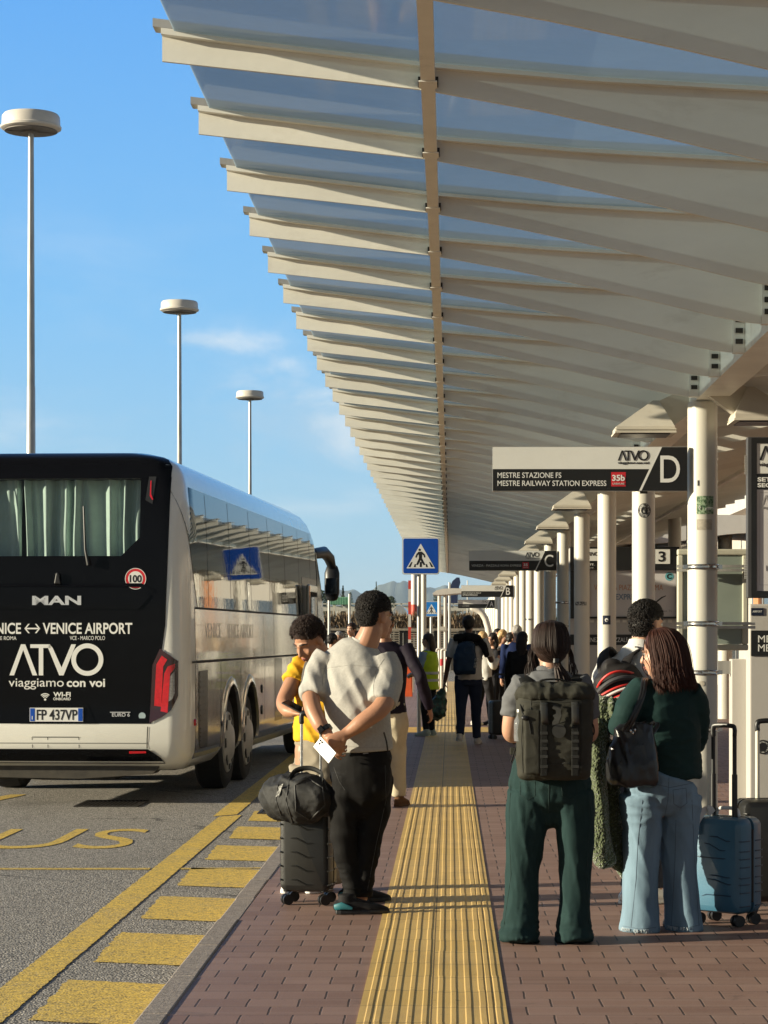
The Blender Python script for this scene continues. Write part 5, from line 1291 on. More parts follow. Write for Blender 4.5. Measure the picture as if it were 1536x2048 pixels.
def head_prims(mm, c, fr, s=1.0, detail=True, nape=None):
    r, f, u = fr; L = lambda x, y, z: c + (r*x + f*y + u*z)*s; ax = (r, f, u)
    mm.ell(L(0, -.012, .030), (.074*s, .094*s, .084*s), ax); mm.ell(L(0, .034, -.035), (.060*s, .060*s, .080*s), ax); mm.ell(L(0, .060, -.092), (.028*s, .026*s, .022*s), ax)
    mm.ell(L(0, .02, -.07), (.052*s, .06*s, .04*s), ax)
    if detail:
        mm.tube([L(0, .086, .012), L(0, .104, -.018), L(0, .108, -.030)], [.008*s, .011*s, .013*s], seg=10, caps='round')
        mm.tube([L(-.015, .092, -.033), L(0, .098, -.034), L(.015, .092, -.033)], [.007*s, .009*s, .007*s], seg=8, caps='round')
        mm.tube([L(-.05, .070, .018), L(-.02, .088, .022), L(0, .090, .018), L(.02, .088, .022), L(.05, .070, .018)], [.008*s]*5, seg=8, caps='round')
        for sx in (-1, 1): mm.ell(L(sx*.036, .066, -.028), (.020*s, .020*s, .022*s), ax, 12, 8)
        mm.tube([L(-.022, .084, -.060), L(0, .094, -.058), L(.022, .084, -.060)], [.005*s, .007*s, .005*s], seg=8, caps='round'); mm.tube([L(-.018, .083, -.070), L(0, .092, -.071), L(.018, .083, -.070)], [.005*s, .007*s, .005*s], seg=8, caps='round')
    for sx in (-1, 1):
        mm.ell(L(sx*.077, -.006, -.008), (.011*s, .020*s, .033*s), ax, 12, 8)
    return L
def face_parts(parent, c, fr, s, skin_dark, brow_mat, lip_mat, eyes=True):
    r, f, u = fr; L = lambda x, y, z: c + (r*x + f*y + u*z)*s
    for sx in (-1, 1):
        if eyes:
            mm = M(); mm.ell(L(sx*.031, .077, .001), (.012*s,)*3, (r, f, u), 12, 8); e = mm.build('eye', mat('eye_white', (.55, .53, .5), .2), parent)
            mm = M(); mm.ell(L(sx*.031, .0845, .0), (.0058*s,)*3, (r, f, u), 10, 6); mm.build('iris', letter_black, e)
        mm = M(); mm.tube([L(sx*.014, .096, .027), L(sx*.034, .090, .031), L(sx*.052, .074, .025)], [.0035*s, .005*s, .003*s], seg=6, caps='round'); mm.build('eyebrow', brow_mat, parent)
    mm = M(); mm.tube([L(-.022, .088, -.062), L(0, .1005, -.061), L(.022, .088, -.062)], [.003*s, .006*s, .003*s], seg=6, caps='round'); mm.tube([L(-.018, .087, -.070), L(0, .098, -.071), L(.018, .087, -.070)], [.003*s, .006*s, .003*s], seg=6, caps='round'); mm.build('lips', lip_mat, parent)
def hand_prims(mm, wr, d, n, s=1.0, curl=(.5, .5, .55, .6), side=1, thumb=(.5, .4), spread=.06):
    """d: along the fingers, n: out of the back of the hand; side: which way the thumb lies"""
    wr = Vector(wr); d = Vector(d).normalized(); n = Vector(n); n = (n-d*n.dot(d)).normalized(); l = d.cross(n).normalized()*side
    mm.tube([wr - d*.02*s, wr, wr+d*.035*s, wr+d*.075*s, wr+d*.092*s], [(.026*s, .019*s), (.028*s, .019*s), (.037*s, .018*s), (.041*s, .015*s), (.036*s, .010*s)], w=l, seg=16, caps='round')
    lens = (.072, .082, .076, .060)
    for i in range(4):
        o = (1.5-i)*.0205*s; base = wr + d*(.088-.004*abs(i-1.2))*s + l*o; dd = (d + l*spread*(1.5-i)).normalized(); pts = [base - dd*.012*s, base]; rad = [.0088*s, .0092*s]; a = 0
        for j, fr_ in enumerate((.42, .32, .26)):
            a += curl[i]*(.75 if j == 0 else 1.0); q = dd*math.cos(a) - n*math.sin(a); pts.append(pts[-1] + q*lens[i]*s*fr_); rad.append((.0085, .0078, .0066)[j]*s)
        mm.tube(pts, rad, seg=8, caps='round')
    b = wr + d*.022*s + l*.028*s; t1 = (d*.55 + l*.75 - n*thumb[0]).normalized(); t2 = (d*.85 + l*(.45-thumb[1]) - n*(thumb[0]+.2)).normalized(); t3 = (d*.9 + l*(.25-thumb[1]*1.4) - n*(thumb[0]+.3)).normalized()
    p1 = b + t1*.035*s; p2 = p1 + t2*.032*s; p3 = p2 + t3*.026*s; mm.tube([b - t1*.015*s, b, p1, p2, p3], [.015*s, .015*s, .0115*s, .0098*s, .0078*s], seg=10, caps='round')
def shoe(parent, heel, d, L=.27, m=None, sole=None, w=.047, name='shoe', h=.075, accent=None):
    heel = Vector(heel); d = Vector((d[0], d[1], 0)).normalized(); up = Vector((0, 0, 1)); sd = d.cross(up); k = L/.27
    mm = M(); P = [(0.012, .042, .036, .034), (.04, .048, .044, .042), (.09, .046, .045, h*.60), (.13, .040, .044, h*.5), (.17, .032, .047, .034), (.22, .026, .042, .026), (.255, .020, .028, .018)]
    mm.tube([heel + d*a*k + up*b for a, b, _, _ in P], [(c, e) for _, _, c, e in P], w=sd, seg=18, caps='round')
    mm.tube([heel + d*.055*k + up*.045, heel + d*.052*k + up*(h+.035)], [(.043, .05), (.040, .046)], w=sd, seg=16)
    me = solid(mm, .008, 4); c = coords(me); c[:, 2] = np.maximum(c[:, 2], heel.z+.012); me.vertices.foreach_set('co', c.ravel()); o = put(name, me, m, parent)
    mm = M(); out = []
    prof = [(-.006, .030), (.02, .040), (.07, .040), (.12, .038), (.17, .046), (.22, .042), (.255, .028), (.272, .010)]
    poly = [(a*k, b) for a, b in prof] + [(a*k, -b) for a, b in prof[::-1]]
    mm.prism(poly, heel + up*.001, d, sd*-1, .024); sm = mm.build('sole', sole or m, o, bevel=.006)
    return o
def tufts(mm, c, ax, rad, keep, n, ln, r0=.0035, curl=1.0, flow=None, seed=1):
    rnd = random.Random(seed); k = 0
    while k < n:
        v = Vector((rnd.gauss(0, 1), rnd.gauss(0, 1), rnd.gauss(0, 1))).normalized()
        if not keep(v): continue
        k += 1; p = c + ax[0]*v.x*rad[0] + ax[1]*v.y*rad[1] + ax[2]*v.z*rad[2]; nn = (ax[0]*v.x/rad[0] + ax[1]*v.y/rad[1] + ax[2]*v.z/rad[2]).normalized()
        t = Vector((rnd.gauss(0, 1), rnd.gauss(0, 1), rnd.gauss(0, 1))); t = (t-nn*t.dot(nn)).normalized()
        if flow is not None: t = (t*curl + (flow-nn*flow.dot(nn))*1.2).normalized()
        L = ln*rnd.uniform(.6, 1.3); t2 = nn.cross(t)*rnd.choice((-1, 1))
        pts = [p - nn*.004, p + nn*L*.45 + t*L*.25, p + nn*L*.6 + t*L*.7 + t2*L*.2*curl, p + nn*L*.42 + t*L*1.05 + t2*L*.45*curl]
        mm.tube(pts, [r0, r0*1.1, r0*.8, r0*.25], seg=5)
def strands(mm, paths, r0=.004, seed=1, jit=.006):
    rnd = random.Random(seed)
    for pts in paths:
        j = Vector((rnd.gauss(0, jit), rnd.gauss(0, jit), rnd.gauss(0, jit)*.4)); q, _ = smooth_path(pts, [.01]*len(pts), 3); n = len(q)
        mm.tube([p + j*(i/n) for i, p in enumerate(q)], [r0*(.6+.8*math.sin(math.pi*min(1, .15+i/n*.85))) if i < n-1 else r0*.3 for i in range(n)], seg=5)
skin_tan = mat('skin_tan', (.40, .205, .125), .45, var=.10, vs=14, bump=.06, bs=120, spec=.4)
skin_olive = mat('skin_olive', (.33, .165, .10), .45, var=.10, vs=14, bump=.06, bs=120, spec=.4)
skin_fair = mat('skin_fair', (.50, .28, .19), .45, var=.09, vs=14, bump=.06, bs=120, spec=.4)
skin_dark = mat('skin_deep', (.13, .068, .045), .45, var=.10, vs=14, spec=.4)
lip_m = mat('lip_tone', (.36, .13, .10), .4, var=.05)
hair_black = mat('hair_black', (.012, .009, .008), .55, var=.25, vs=30, spec=.3)
hair_brown = mat('hair_dark_brown', (.026, .013, .009), .5, var=.2, vs=40, spec=.3)
hair_red = mat('hair_auburn', (.050, .016, .010), .55, var=.2, vs=40, spec=.25)
hair_blond = mat('hair_blond', (.46, .30, .14), .4, var=.3, vs=30)
hair_grey = mat('hair_grey', (.30, .28, .26), .5, var=.25, vs=30)
def cloth(name, col, rough=.85, bs=260, b=.25, var=.10, vs=9, sheen=.0, streak=None): return mat(name, col, rough, var=var, vs=vs, bump=b, bs=bs, spec=.15, sheen=sheen, dist=.004, streak=streak)
dark_brow = mat('brow_dark', (.015, .010, .008), .6, var=.2)

def far_person(label, px, feet_py, Y, H, yaw, cl, skin=None, hair=None, hair_style='short', stride=0.0, arms=None, coat_len=.50, sleeve=1.0, group=None, head_yaw=0, head_pitch=-.1, bare=.0, vox=.013, leg_w=1.0, shoes=None, lean=0.0, foot_z=0.0, girth=1.0, female=False):
    """someone farther off; yaw 0 looks away from the camera, 90 to the right; cl = (top, trousers)"""
    skin = skin or skin_tan; hair = hair or hair_black; base = Vector(((px-CX)/F*Y, Y, foot_z)); t = thing('person', label, 'person', base, 0, group)
    a = math.radians(yaw); f = Vector((math.sin(a), math.cos(a), 0)); r = Vector((math.cos(a), -math.sin(a), 0)); u = Vector((0, 0, 1)); ln = lean
    P = lambda x, y, z: base + r*x*H + f*(y + max(0, z-.5)*ln)*H + u*z*H
    k = H/1.75; arms = arms or [((.135, .0, .64), (.14, .05, .50)), ((-.135, .0, .64), (-.14, .05, .50))]
    sh = .115 if not female else .100
    ha = math.radians(head_yaw); hf = (f*math.cos(ha) + r*math.sin(ha) + u*head_pitch); fr = frame_of(hf); hc = P(0, .012, .932); s = .98*k
    mm = M(); head_prims(mm, hc, fr, s, detail=True)
    limb(mm, [P(0, -.012, .80), P(0, -.004, .86), P(0, .008, .92)], [.055*k, .050*k, .052*k])
    torso = [(.50, .088, .060), (.58, .080, .055), (.68, .090, .064), (.76, .102, .062), (.815, .090, .048), (.84, .045, .035)]
    mm.tube([P(0, 0, z) for z, _, _ in torso], [(a_*H*.82*girth, b_*H*.80*girth) for _, a_, b_ in torso], w=r, seg=20, caps='round')
    A = []
    for sx, (e, w_) in zip((1, -1), arms):
        S0 = P(sx*sh, 0, .805); E = P(*e); Wr = P(*w_); A.append((S0, E, Wr)); limb(mm, [S0, S0.lerp(E, .5), E, E.lerp(Wr, .5), Wr], [.038*k, .040*k, .038*k, .034*k, .026*k])
        d = (Wr-E).normalized(); nb = (r*sx*.6 - f*.2 + u*.3); hand_prims(mm, Wr+d*.01, d, nb, k*.98, (.35, .4, .45, .5), 1 if nb.cross(d).dot(f) < 0 else -1)
    Lg = []
    for sx in (1, -1):
        st = stride*sx; hip = P(sx*.052, 0, .50); kn = P(sx*.056, st*.10+.012, .275); an = P(sx*.058, st*.22 - .01, .045 + (.03 if st < -.3 else 0)); Lg.append((hip, kn, an)); limb(mm, [hip, kn, an], [.075*k, .052*k, .036*k])
    me = solid(mm, vox*.8, 3); put('body', me, skin, t)
    # trousers
    mm = M()
    for (hip, kn, an) in Lg: limb(mm, [hip + u*.05, hip.lerp(kn, .3), kn, an.lerp(kn, .35), an + u*.015], [.088*k*girth, .090*k*leg_w*girth, .068*k*leg_w, .058*k*leg_w, .052*k*leg_w], caps='flat')
    mm.tube([P(0, 0, .465), P(0, 0, .52), P(0, 0, .585)], [(.094*H*girth, .066*H*girth), (.096*H*girth, .068*H*girth), (.084*H*girth, .060*H*girth)], w=r, seg=20)
    me = fold(solid(mm, vox, 3), ((9, 9, 5), .008*k, None, px*.1)); put('trousers', me, cl[1], t)
    # top
    mm = M(); ts = [(coat_len, .100*girth, .072*girth), (.58, .094*girth, .068*girth), (.68, .100*girth, .073*girth), (.76, .110*girth, .070*girth), (.812, .094, .054), (.838, .050, .042)]
    mm.tube([P(0, 0, z) for z, _, _ in ts], [(a_*H, b_*H) for _, a_, b_ in ts], w=r, seg=22)
    for (S0, E, Wr) in A:
        pts = [S0 - (E-S0)*.08, S0.lerp(E, .5), E, E.lerp(Wr, .5), Wr]; rad = [.062*k, .060*k, .053*k, .049*k, .042*k]
        if sleeve < .6: pts = [S0 - (E-S0)*.08, S0.lerp(E, .4), S0.lerp(E, .8)]; rad = [.064*k, .064*k, .062*k]
        limb(mm, pts, rad, caps='flat')
    me = fold(solid(mm, vox, 4), ((8, 8, 6), .009*k, None, px*.13)); put('top', me, cl[0], t)
    for sx, (hip, kn, an) in zip((1, -1), Lg):
        hl = Vector((an.x, an.y, max(foot_z, an.z-.045*H))) - f*.055*k; shoe(t, hl, f + r*sx*.12, .27*k, shoes or black_plastic, name='shoe')
    # hair
    mm = M(); rr, ff, uu = fr; L = lambda x, y, z: hc + (rr*x + ff*y + uu*z)*s
    mm.ell(L(0, -.022, .040), (.084*s, .098*s, .088*s), fr)
    if hair_style == 'long':
        mm.tube([L(0, -.055, .05), L(0, -.085, -.04), L(0, -.095, -.14), L(0, -.085, -.26)], [(.085*s, .06*s), (.092*s, .05*s), (.088*s, .04*s), (.055*s, .025*s)], w=rr, seg=18, caps='round')
    elif hair_style == 'bob':
        mm.tube([L(0, -.03, .06), L(0, -.05, -.03), L(0, -.055, -.115)], [(.092*s, .085*s), (.104*s, .075*s), (.098*s, .062*s)], w=rr, seg=18, caps='round')
    elif hair_style == 'short': mm.ell(L(0, -.055, -.005), (.070*s, .055*s, .07*s), fr)
    me = solid(mm, .009, 3); c = coords(me); hcn, fv, uv = np.array(hc), np.array(ff), np.array(uu)
    # keep the face clear
    rel = c-hcn; fy, fz_ = rel @ fv, rel @ uv; lim = .050*s; push = np.clip(fy-lim, 0, None)*(fz_ < .062*s); c = c - push[:, None]*fv[None, :]; me.vertices.foreach_set('co', c.ravel())
    fold(me, ((40, 40, 18), .006*s, None, px*.2)); put('hair', me, hair, t)
    face_parts(t, hc, fr, s, skin, dark_brow if hair is not hair_blond else hair_blond, lip_m, eyes=Y < 60)
    return t, P, A, fr

from mathutils.bvhtree import BVHTree
def seam(o, pts, r=.0018, m=None, name='seam', parent=None, sub=10, lift=0.0):
    """a stitched line, cord or zip lying on the cloth: points are found on the surface itself"""
    off = base_of(o); me = o.data; bvh = BVHTree.FromPolygons([Vector(v.co)+off for v in me.vertices], [tuple(p.vertices) for p in me.polygons]); q = []
    eye = Vector((0, 0, CAMH))
    for a, b in zip(pts, pts[1:]):
        for i in range(sub): t = i/sub; q.append((a[0]+(b[0]-a[0])*t, a[1]+(b[1]-a[1])*t))
    q.append(pts[-1]); run = []; mm = M()
    def flush():
        if len(run) > 2: mm.tube(run, r, seg=6, caps='round')
    for (px, py) in q:
        d = (W(px, py, 1.0)-eye).normalized(); h = bvh.ray_cast(eye, d)
        if h[0] is None: flush(); run = []
        else:
            p = h[0] + h[1]*lift
            if run and (p-run[-1]).length > .08: flush(); run = []
            run.append(p)
    flush()
    if mm.v: return mm.build(name, m, parent or o, sharp=60)
thread_dark = mat('thread_shadow', (.10, .095, .085), .9)
# ------------------------------------------------------------------ man in the grey T-shirt, hands clasped behind his back
Y0 = 12.42; base = W(722, 1271+F*1.5/Y0, Y0); base.z = 0
t = thing('person', 'man in pale grey T-shirt and black trousers holding a phone behind his back', 'person', base)
P = lambda a, b, d=0.0: W(a, b, Y0+d)
fr = frame_of((.70, .70, -.06)); hc = P(750, 1234, .02); s = 1.02
mm = M(); L = head_prims(mm, hc, fr, s)
limb(mm, [P(722, 1310, .03), P(733, 1285, .01), P(742, 1262, .0), P(748, 1240, .02)], [.085, .068, .062, .060])
wd = Vector((.93, -.36, 0))
mm.tube([P(722, 1520), P(718, 1450), P(712, 1390), P(712, 1345), P(716, 1312), P(725, 1292)], [(.13, .09), (.14, .10), (.145, .10), (.15, .09), (.12, .07), (.07, .055)], w=wd, seg=24, caps='round')
LA = [P(650, 1325, .06), P(625, 1372, -.0), P(624, 1410, -.10), P(638, 1445, -.17), P(655, 1468, -.20)]
RA = [P(765, 1328, -.03), P(778, 1372, -.10), P(764, 1413, -.20), P(728, 1442, -.23), P(692, 1468, -.22)]
limb(mm, LA, [.045, .050, .048, .043, .031]); limb(mm, RA, [.045, .052, .052, .047, .033])
hand_prims(mm, P(657, 1470, -.21), (.5, -.05, -.86), (-.55, -.80, -.1), 1.02, (.35, .55, .7, .8), 1, (.3, .3))
hand_prims(mm, P(690, 1469, -.235), (-.80, -.05, -.45), (.1, -.98, -.1), 1.02, (.75, .8, .8, .85), -1, (.4, .3))
limb(mm, [P(700, 1530, -.02), P(690, 1620, -.02), P(688, 1680, -.01), P(700, 1740, 0), P(706, 1800, -.01)], [.05, .045, .035, .03, .03]); limb(mm, [P(748, 1530, .02), P(748, 1620, .04), P(736, 1690, .03), P(730, 1745, .02), P(724, 1797, .02)], [.05, .045, .035, .03, .03])
me = solid(mm, .0062, 3); put('body', me, skin_tan, t)
tee = cloth('grey_marl_jersey', (.38, .368, .342), var=.10, vs=90)
mm = M()
mm.tube([P(722, 1503, .0), P(720, 1470), P(714, 1420, .0), P(711, 1380), P(711, 1345, .01), P(714, 1318, .02), P(724, 1294, .02), P(728, 1284, .015)], [(.182, .145), (.180, .140), (.184, .145), (.192, .142), (.200, .125), (.188, .110), (.125, .085), (.074, .068)], w=wd, seg=30)
limb(mm, [P(655, 1310, .05), P(634, 1345, .03), P(628, 1393, -.04)], [.072, .070, .075], caps='flat'); limb(mm, [P(765, 1315, -.02), P(776, 1352, -.06), P(764, 1407, -.16)], [.076, .077, .080], caps='flat')
me = solid(mm, .0075, 5)
xm = lambda p: max(0, min(1, (1.47-p[2])*4, .25+(p[2]-1.0)*5)); ym = lambda p: max(0, min(1, 1-abs(p[2]-1.0)*4))
fold(me, (((17, 0, 8.5), (0, 6, 0), (3, 0, 2.6)), .011, xm, 2.0, 1), (((22, 0, 9), (0, 6, 0), (3, 0, 3)), .006, xm, 12.0, 1), (((9, 0, -7), (0, 6, 0), (2, 0, 4)), .004, xm, 8.3))
sh = put('t_shirt', me, tee, t)
seam_tee = mat('tee_seam', (.30, .29, .265), .9)
for pts in ([(640, 1338), (700, 1330), (750, 1334), (784, 1346)], [(768, 1318), (752, 1342), (747, 1372), (748, 1392)], [(657, 1318), (646, 1350), (645, 1372)], [(610, 1383), (630, 1391), (645, 1390)], [(740, 1397), (765, 1401), (790, 1400)], [(672, 1490), (720, 1495), (780, 1494)], [(705, 1281), (730, 1289), (760, 1300)]): seam(sh, pts, .0017, seam_tee)
seam(sh, [(768, 1466), (773, 1484), (775, 1500)], .005, letter_black, 'side_slit')
mm = M(); mm.tube([P(726, 1290, .016), P(729, 1281, .014)], [(.074, .069), (.070, .065)], w=wd, seg=32); mm.build('collar', tee, t)
blk = cloth('black_track_cloth', (.008, .0075, .0075), .8, var=.2, sheen=.0)
mm = M(); mm.tube([P(724, 1612), P(724, 1592), P(722, 1560), P(720, 1530), P(722, 1494)], [(.09, .08), (.145, .12), (.170, .14), (.172, .14), (.166, .13)], w=wd, seg=26, caps='round')
limb(mm, [P(697, 1550, -.03), P(690, 1610, -.02), P(688, 1680, -.01), P(700, 1740, 0), P(706, 1793, -.01)], [.092, .084, .066, .056, .047], caps='flat'); limb(mm, [P(752, 1550, .03), P(748, 1620, .04), P(736, 1690, .03), P(730, 1745, .02), P(724, 1790, .02)], [.098, .090, .068, .057, .049], caps='flat')
me = solid(mm, .0085, 4); lm = lambda p: 1.0; low = lambda p: max(0, min(1, (.32-p[2])*5))
fold(me, (((6, 0, 15), (0, 6, 0), (9, 0, -4)), .009, lm, 1.2, 1), (((16, 0, 5), (0, 6, 0), (2, 0, 3)), .005, lm, 9.0), ((8, 8, 34), .010, low, 6.0)); tr_ = put('trousers', me, blk, t)
for pts in ([(668, 1535), (678, 1562), (690, 1580)], [(770, 1530), (772, 1600), (752, 1690), (735, 1780)]): seam(tr_, pts, .002, mat('track_seam', (.03, .03, .03), .7))
seam(tr_, [(727, 1507), (736, 1506)], .003, letter_grey, 'small_logo')
shoe_blk = cloth('black_knit', (.016, .015, .016), .7); teal = mat('teal_foam', (.02, .16, .19), .5, var=.3)
so = shoe(t, Vector((P(676, 1820).x, 12.26, 0)), (1, .10), .285, shoe_blk, black_plastic)
mm = M(); hp = Vector((P(676, 1820).x, 12.26, 0)); mm.tube([hp + Vector((-.006, -.030, .040)), hp + Vector((.03, -.044, .050)), hp + Vector((.085, -.046, .036))], [(.016, .006), (.020, .006), (.008, .004)], w=(0, 0, 1), seg=12, caps='round'); mm.build('heel_patch', teal, so)
so = shoe(t, Vector((P(676, 1795).x, 12.80, 0)), (1, .25), .285, shoe_blk, black_plastic)
mm = M(); hp = Vector((P(676, 1795).x, 12.80, 0)); mm.tube([hp + Vector((-.01, -.03, .04)), hp + Vector((.03, -.04, .05)), hp + Vector((.08, -.04, .036))], [(.016, .006), (.020, .006), (.008, .004)], w=(0, 0, 1), seg=12, caps='round'); mm.build('heel_patch', teal, so)
mm = M(); r_, f_, u_ = fr; mm.ell(L(0, -.018, .052), (.080*s, .092*s, .078*s), fr); mm.ell(L(0, -.046, .020), (.070*s, .056*s, .060*s), fr)
tufts(mm, L(0, -.015, .050), fr, (.082*s, .094*s, .082*s), lambda v: v.z > -.12 and not (v.y > .72 and v.z < .45), 3600, .013, .0019, 1.5, seed=4); tufts(mm, L(0, -.015, .050), fr, (.084*s, .097*s, .085*s), lambda v: v.z > -.15 and not (v.y > .72 and v.z < .45), 380, .014, .0013, 1.9, seed=40)
tufts(mm, L(0, -.050, .010), fr, (.072*s, .062*s, .074*s), lambda v: v.y < .1 and v.z > -.9, 3000, .005, .0019, 1.0, seed=5)
mm.build('hair', hair_black, t, sharp=0)
face_parts(t, hc, fr, s, skin_tan, dark_brow, lip_m)
gold = mat('gold_wire', (.6, .45, .22), .2, metal=1)
mm = M()
for sx in (-1, 1):
    mm.tube([L(sx*.033+.022*math.cos(a), .100, .002+.019*math.sin(a)) for a in [2*math.pi*i/16 for i in range(17)]], .0014, seg=5, caps=None); mm.tube([L(sx*.055, .098, .008), L(sx*.074, .05, .010), L(sx*.082, -.01, .008)], .0014, seg=5)
mm.tube([L(-.011, .102, .004), L(.011, .102, .004)], .0014, seg=5); mm.build('glasses', gold, t)
mm = M(); wl = P(651, 1460, -.195); ad = (LA[-1]-LA[-2]).normalized(); mm.tube([wl-ad*.012, wl+ad*.012], .039, seg=24); w_ = mm.build('watch', black_plastic, t)
mm = M(); bk = Vector((-.55, -.8, .1)).normalized(); mm.obox(wl + bk*.040, ad*.019, bk*.005, ad.cross(bk).normalized()*.017); mm.build('watch_face', bus_black, w_, bevel=.003)
# phone
ph_c = P(650, 1500, -.30); nn = Vector((-.55, -.80, .22)).normalized(); d1 = Vector((.80, 0, -.60)); d1 = (d1-nn*d1.dot(nn)).normalized(); d2 = nn.cross(d1)
pt = thing('phone', 'white smartphone held behind the back of the man in grey', 'phone', ph_c)
mm = M(); mm.obox(ph_c, d1*.074, d2*.036, nn*.004); mm.build('case', mat('phone_white', (.72, .70, .68), .25, var=.02), pt, bevel=.006)
mm = M(); cc_ = ph_c - d1*.048 + d2*.012 + nn*.0055; mm.obox(cc_, d1*.018, d2*.018, nn*.0015); cb = mm.build('camera_bump', mat('phone_pearl', (.6, .58, .56), .2), pt, bevel=.004)
mm = M()
for i, j in ((-.008, .008), (.008, .008), (0, -.008)): 
    c0 = cc_ + d1*i + d2*j; mm.tube([c0 + nn*.001, c0 + nn*.004], .0062, seg=14)
mm.build('camera_lens', bus_black, cb)

# ------------------------------------------------------------------ man in yellow looking at his phone
Y0 = 13.35; base = W(612, 1400, Y0); base.z = 0
t = thing('person', 'man in yellow T-shirt bending his head over the phone in his hand', 'person', base)
P = lambda a, b, d=0.0: W(a, b, Y0+d)
fr = frame_of((-.55, -.62, -.55)); hc = P(619, 1281, -.02); s = 1.04
mm = M(); L = head_prims(mm, hc, fr, s); limb(mm, [P(650, 1345, .08), P(645, 1318, .06), P(632, 1296, .02)], [.075, .062, .060])
wd = Vector((.75, -.65, 0)).normalized()
mm.tube([P(637, 1520, .05), P(640, 1450, .05), P(643, 1380, .04), P(646, 1340, .05), P(650, 1322, .06)], [(.15, .11), (.15, .11), (.165, .115), (.165, .10), (.08, .07)], w=wd, seg=22, caps='round')
A1 = [P(600, 1333, .10), P(586, 1365, .02), P(568, 1402, -.06), P(574, 1420, -.14), P(588, 1424, -.20)]
limb(mm, A1, [.054, .052, .046, .040, .030]); limb(mm, [P(695, 1340, -.02), P(702, 1400, -.02), P(690, 1440, -.10)], [.054, .048, .04])
hand_prims(mm, P(586, 1424, -.20), (.75, -.60, -.05), (.1, .15, -.98), 1.0, (.45, .5, .55, .6), 1, (-.2, .1))
for a, b in ((618, 1530), (655, 1530)): limb(mm, [P(a, 1500, .05), P(a, 1640, .05), P(a, 1755, .05)], [.085, .06, .042])
me = solid(mm, .0062, 3); put('body', me, skin_tan, t)
yel = cloth('yellow_jersey', (.66, .37, .025), var=.06)
mm = M(); mm.tube([P(637, 1482, .05), P(640, 1430, .05), P(643, 1375, .04), P(646, 1340, .05), P(650, 1322, .06), P(650, 1312, .06)], [(.158, .125), (.158, .125), (.172, .128), (.172, .112), (.105, .08), (.08, .07)], w=wd, seg=24)
limb(mm, [P(608, 1328, .09), P(597, 1345, .06), P(587, 1364, .025)], [.068, .068, .066], caps='flat'); limb(mm, [P(690, 1335, .0), P(700, 1375, -.02)], [.07, .07], caps='flat')
me = solid(mm, .008, 4); fold(me, (((14, 0, 7), (0, 8, 0), (3, 0, 5)), .010, None, 5.0), ((9, 9, 16), .006, None, 1)); ysh = put('t_shirt', me, yel, t)
khaki = cloth('khaki_cotton', (.27, .235, .18))
mm = M(); mm.tube([P(637, 1560, .05), P(637, 1478, .05)], [(.152, .12), (.150, .115)], w=wd, seg=22)
for a in (612, 660): limb(mm, [P(a, 1530, .05), P(a, 1640, .05), P(a, 1765, .05)], [.095, .08, .07], caps='flat')
put('trousers', fold(solid(mm, .010, 3), ((9, 9, 12), .010, None, 2)), khaki, t)
for a in (606, 655): shoe(t, Vector((P(a, 1700).x, Y0+.12, 0)), (-.4, -1), .28, letter_white, letter_white)
mm = M(); mm.ell(L(0, -.016, .050), (.080*s, .093*s, .078*s), fr); mm.ell(L(0, -.050, .01), (.072*s, .058*s, .07*s), fr)
tufts(mm, L(0, -.010, .052), fr, (.082*s, .096*s, .084*s), lambda v: v.z > -.05 and not (v.y > .62 and v.z < .5), 3600, .012, .0019, .8, flow=fr[1]*.8+fr[0]*.4, seed=14); tufts(mm, L(0, -.010, .052), fr, (.083*s, .098*s, .086*s), lambda v: v.z > -.1 and not (v.y > .66 and v.z < .42), 600, .018, .0013, 1.2, flow=fr[1]*.5+fr[2]*.3, seed=41)
tufts(mm, L(0, -.03, .02), fr, (.080*s, .085*s, .082*s), lambda v: v.y < .25 and v.z > -.6, 900, .007, .0026, 1.0, seed=15)
mm.build('hair', hair_brown, t, sharp=0); face_parts(t, hc, fr, s, skin_tan, dark_brow, lip_m, eyes=False)
ph = P(590, 1414, -.28); pt = thing('phone', 'dark smartphone in the hand of the man in yellow', 'phone', ph); d1 = Vector((.82, -.35, -.42)).normalized(); nn = Vector((.25, -.35, .85)); nn = (nn-d1*nn.dot(d1)).normalized(); d2 = nn.cross(d1)
mm = M(); mm.obox(ph, d1*.074, d2*.036, nn*.0045); mm.build('case', black_plastic, pt, bevel=.004); mm = M(); mm.obox(ph + nn*.0053, d1*.070, d2*.033, nn*.0004); mm.build('screen', bus_black, pt)
# his backpack strap and pack
bp = thing('backpack', 'grey backpack on the shoulders of the man in yellow', 'backpack', P(665, 1400, .22))
mm = M(); mm.tube([P(663, 1480, .24), P(665, 1420, .25), P(668, 1350, .22), P(668, 1335, .2)], [(.13, .07), (.15, .09), (.13, .08), (.08, .05)], w=wd, seg=20, caps='round'); put('pack', solid(mm, .012, 3), cloth('slate_nylon', (.05, .05, .055), .6), bp)
mm = M(); q, _ = smooth_path([P(636, 1308, .12), P(622, 1318, -.01), P(613, 1345, -.085), P(612, 1385, -.09), P(622, 1420, -.03)], [.01]*5, 5); mm.tube(q, [(.032, .009)]*len(q), w=(.8, -.6, 0), seg=12); mm.build('strap', cloth('strap_grey', (.085, .08, .075), .7), bp)
seam(ysh, [(628, 1316), (618, 1330), (611, 1348), (608, 1372), (612, 1400), (620, 1430)], .021, MATS['strap_grey'], 'shoulder_strap', bp)

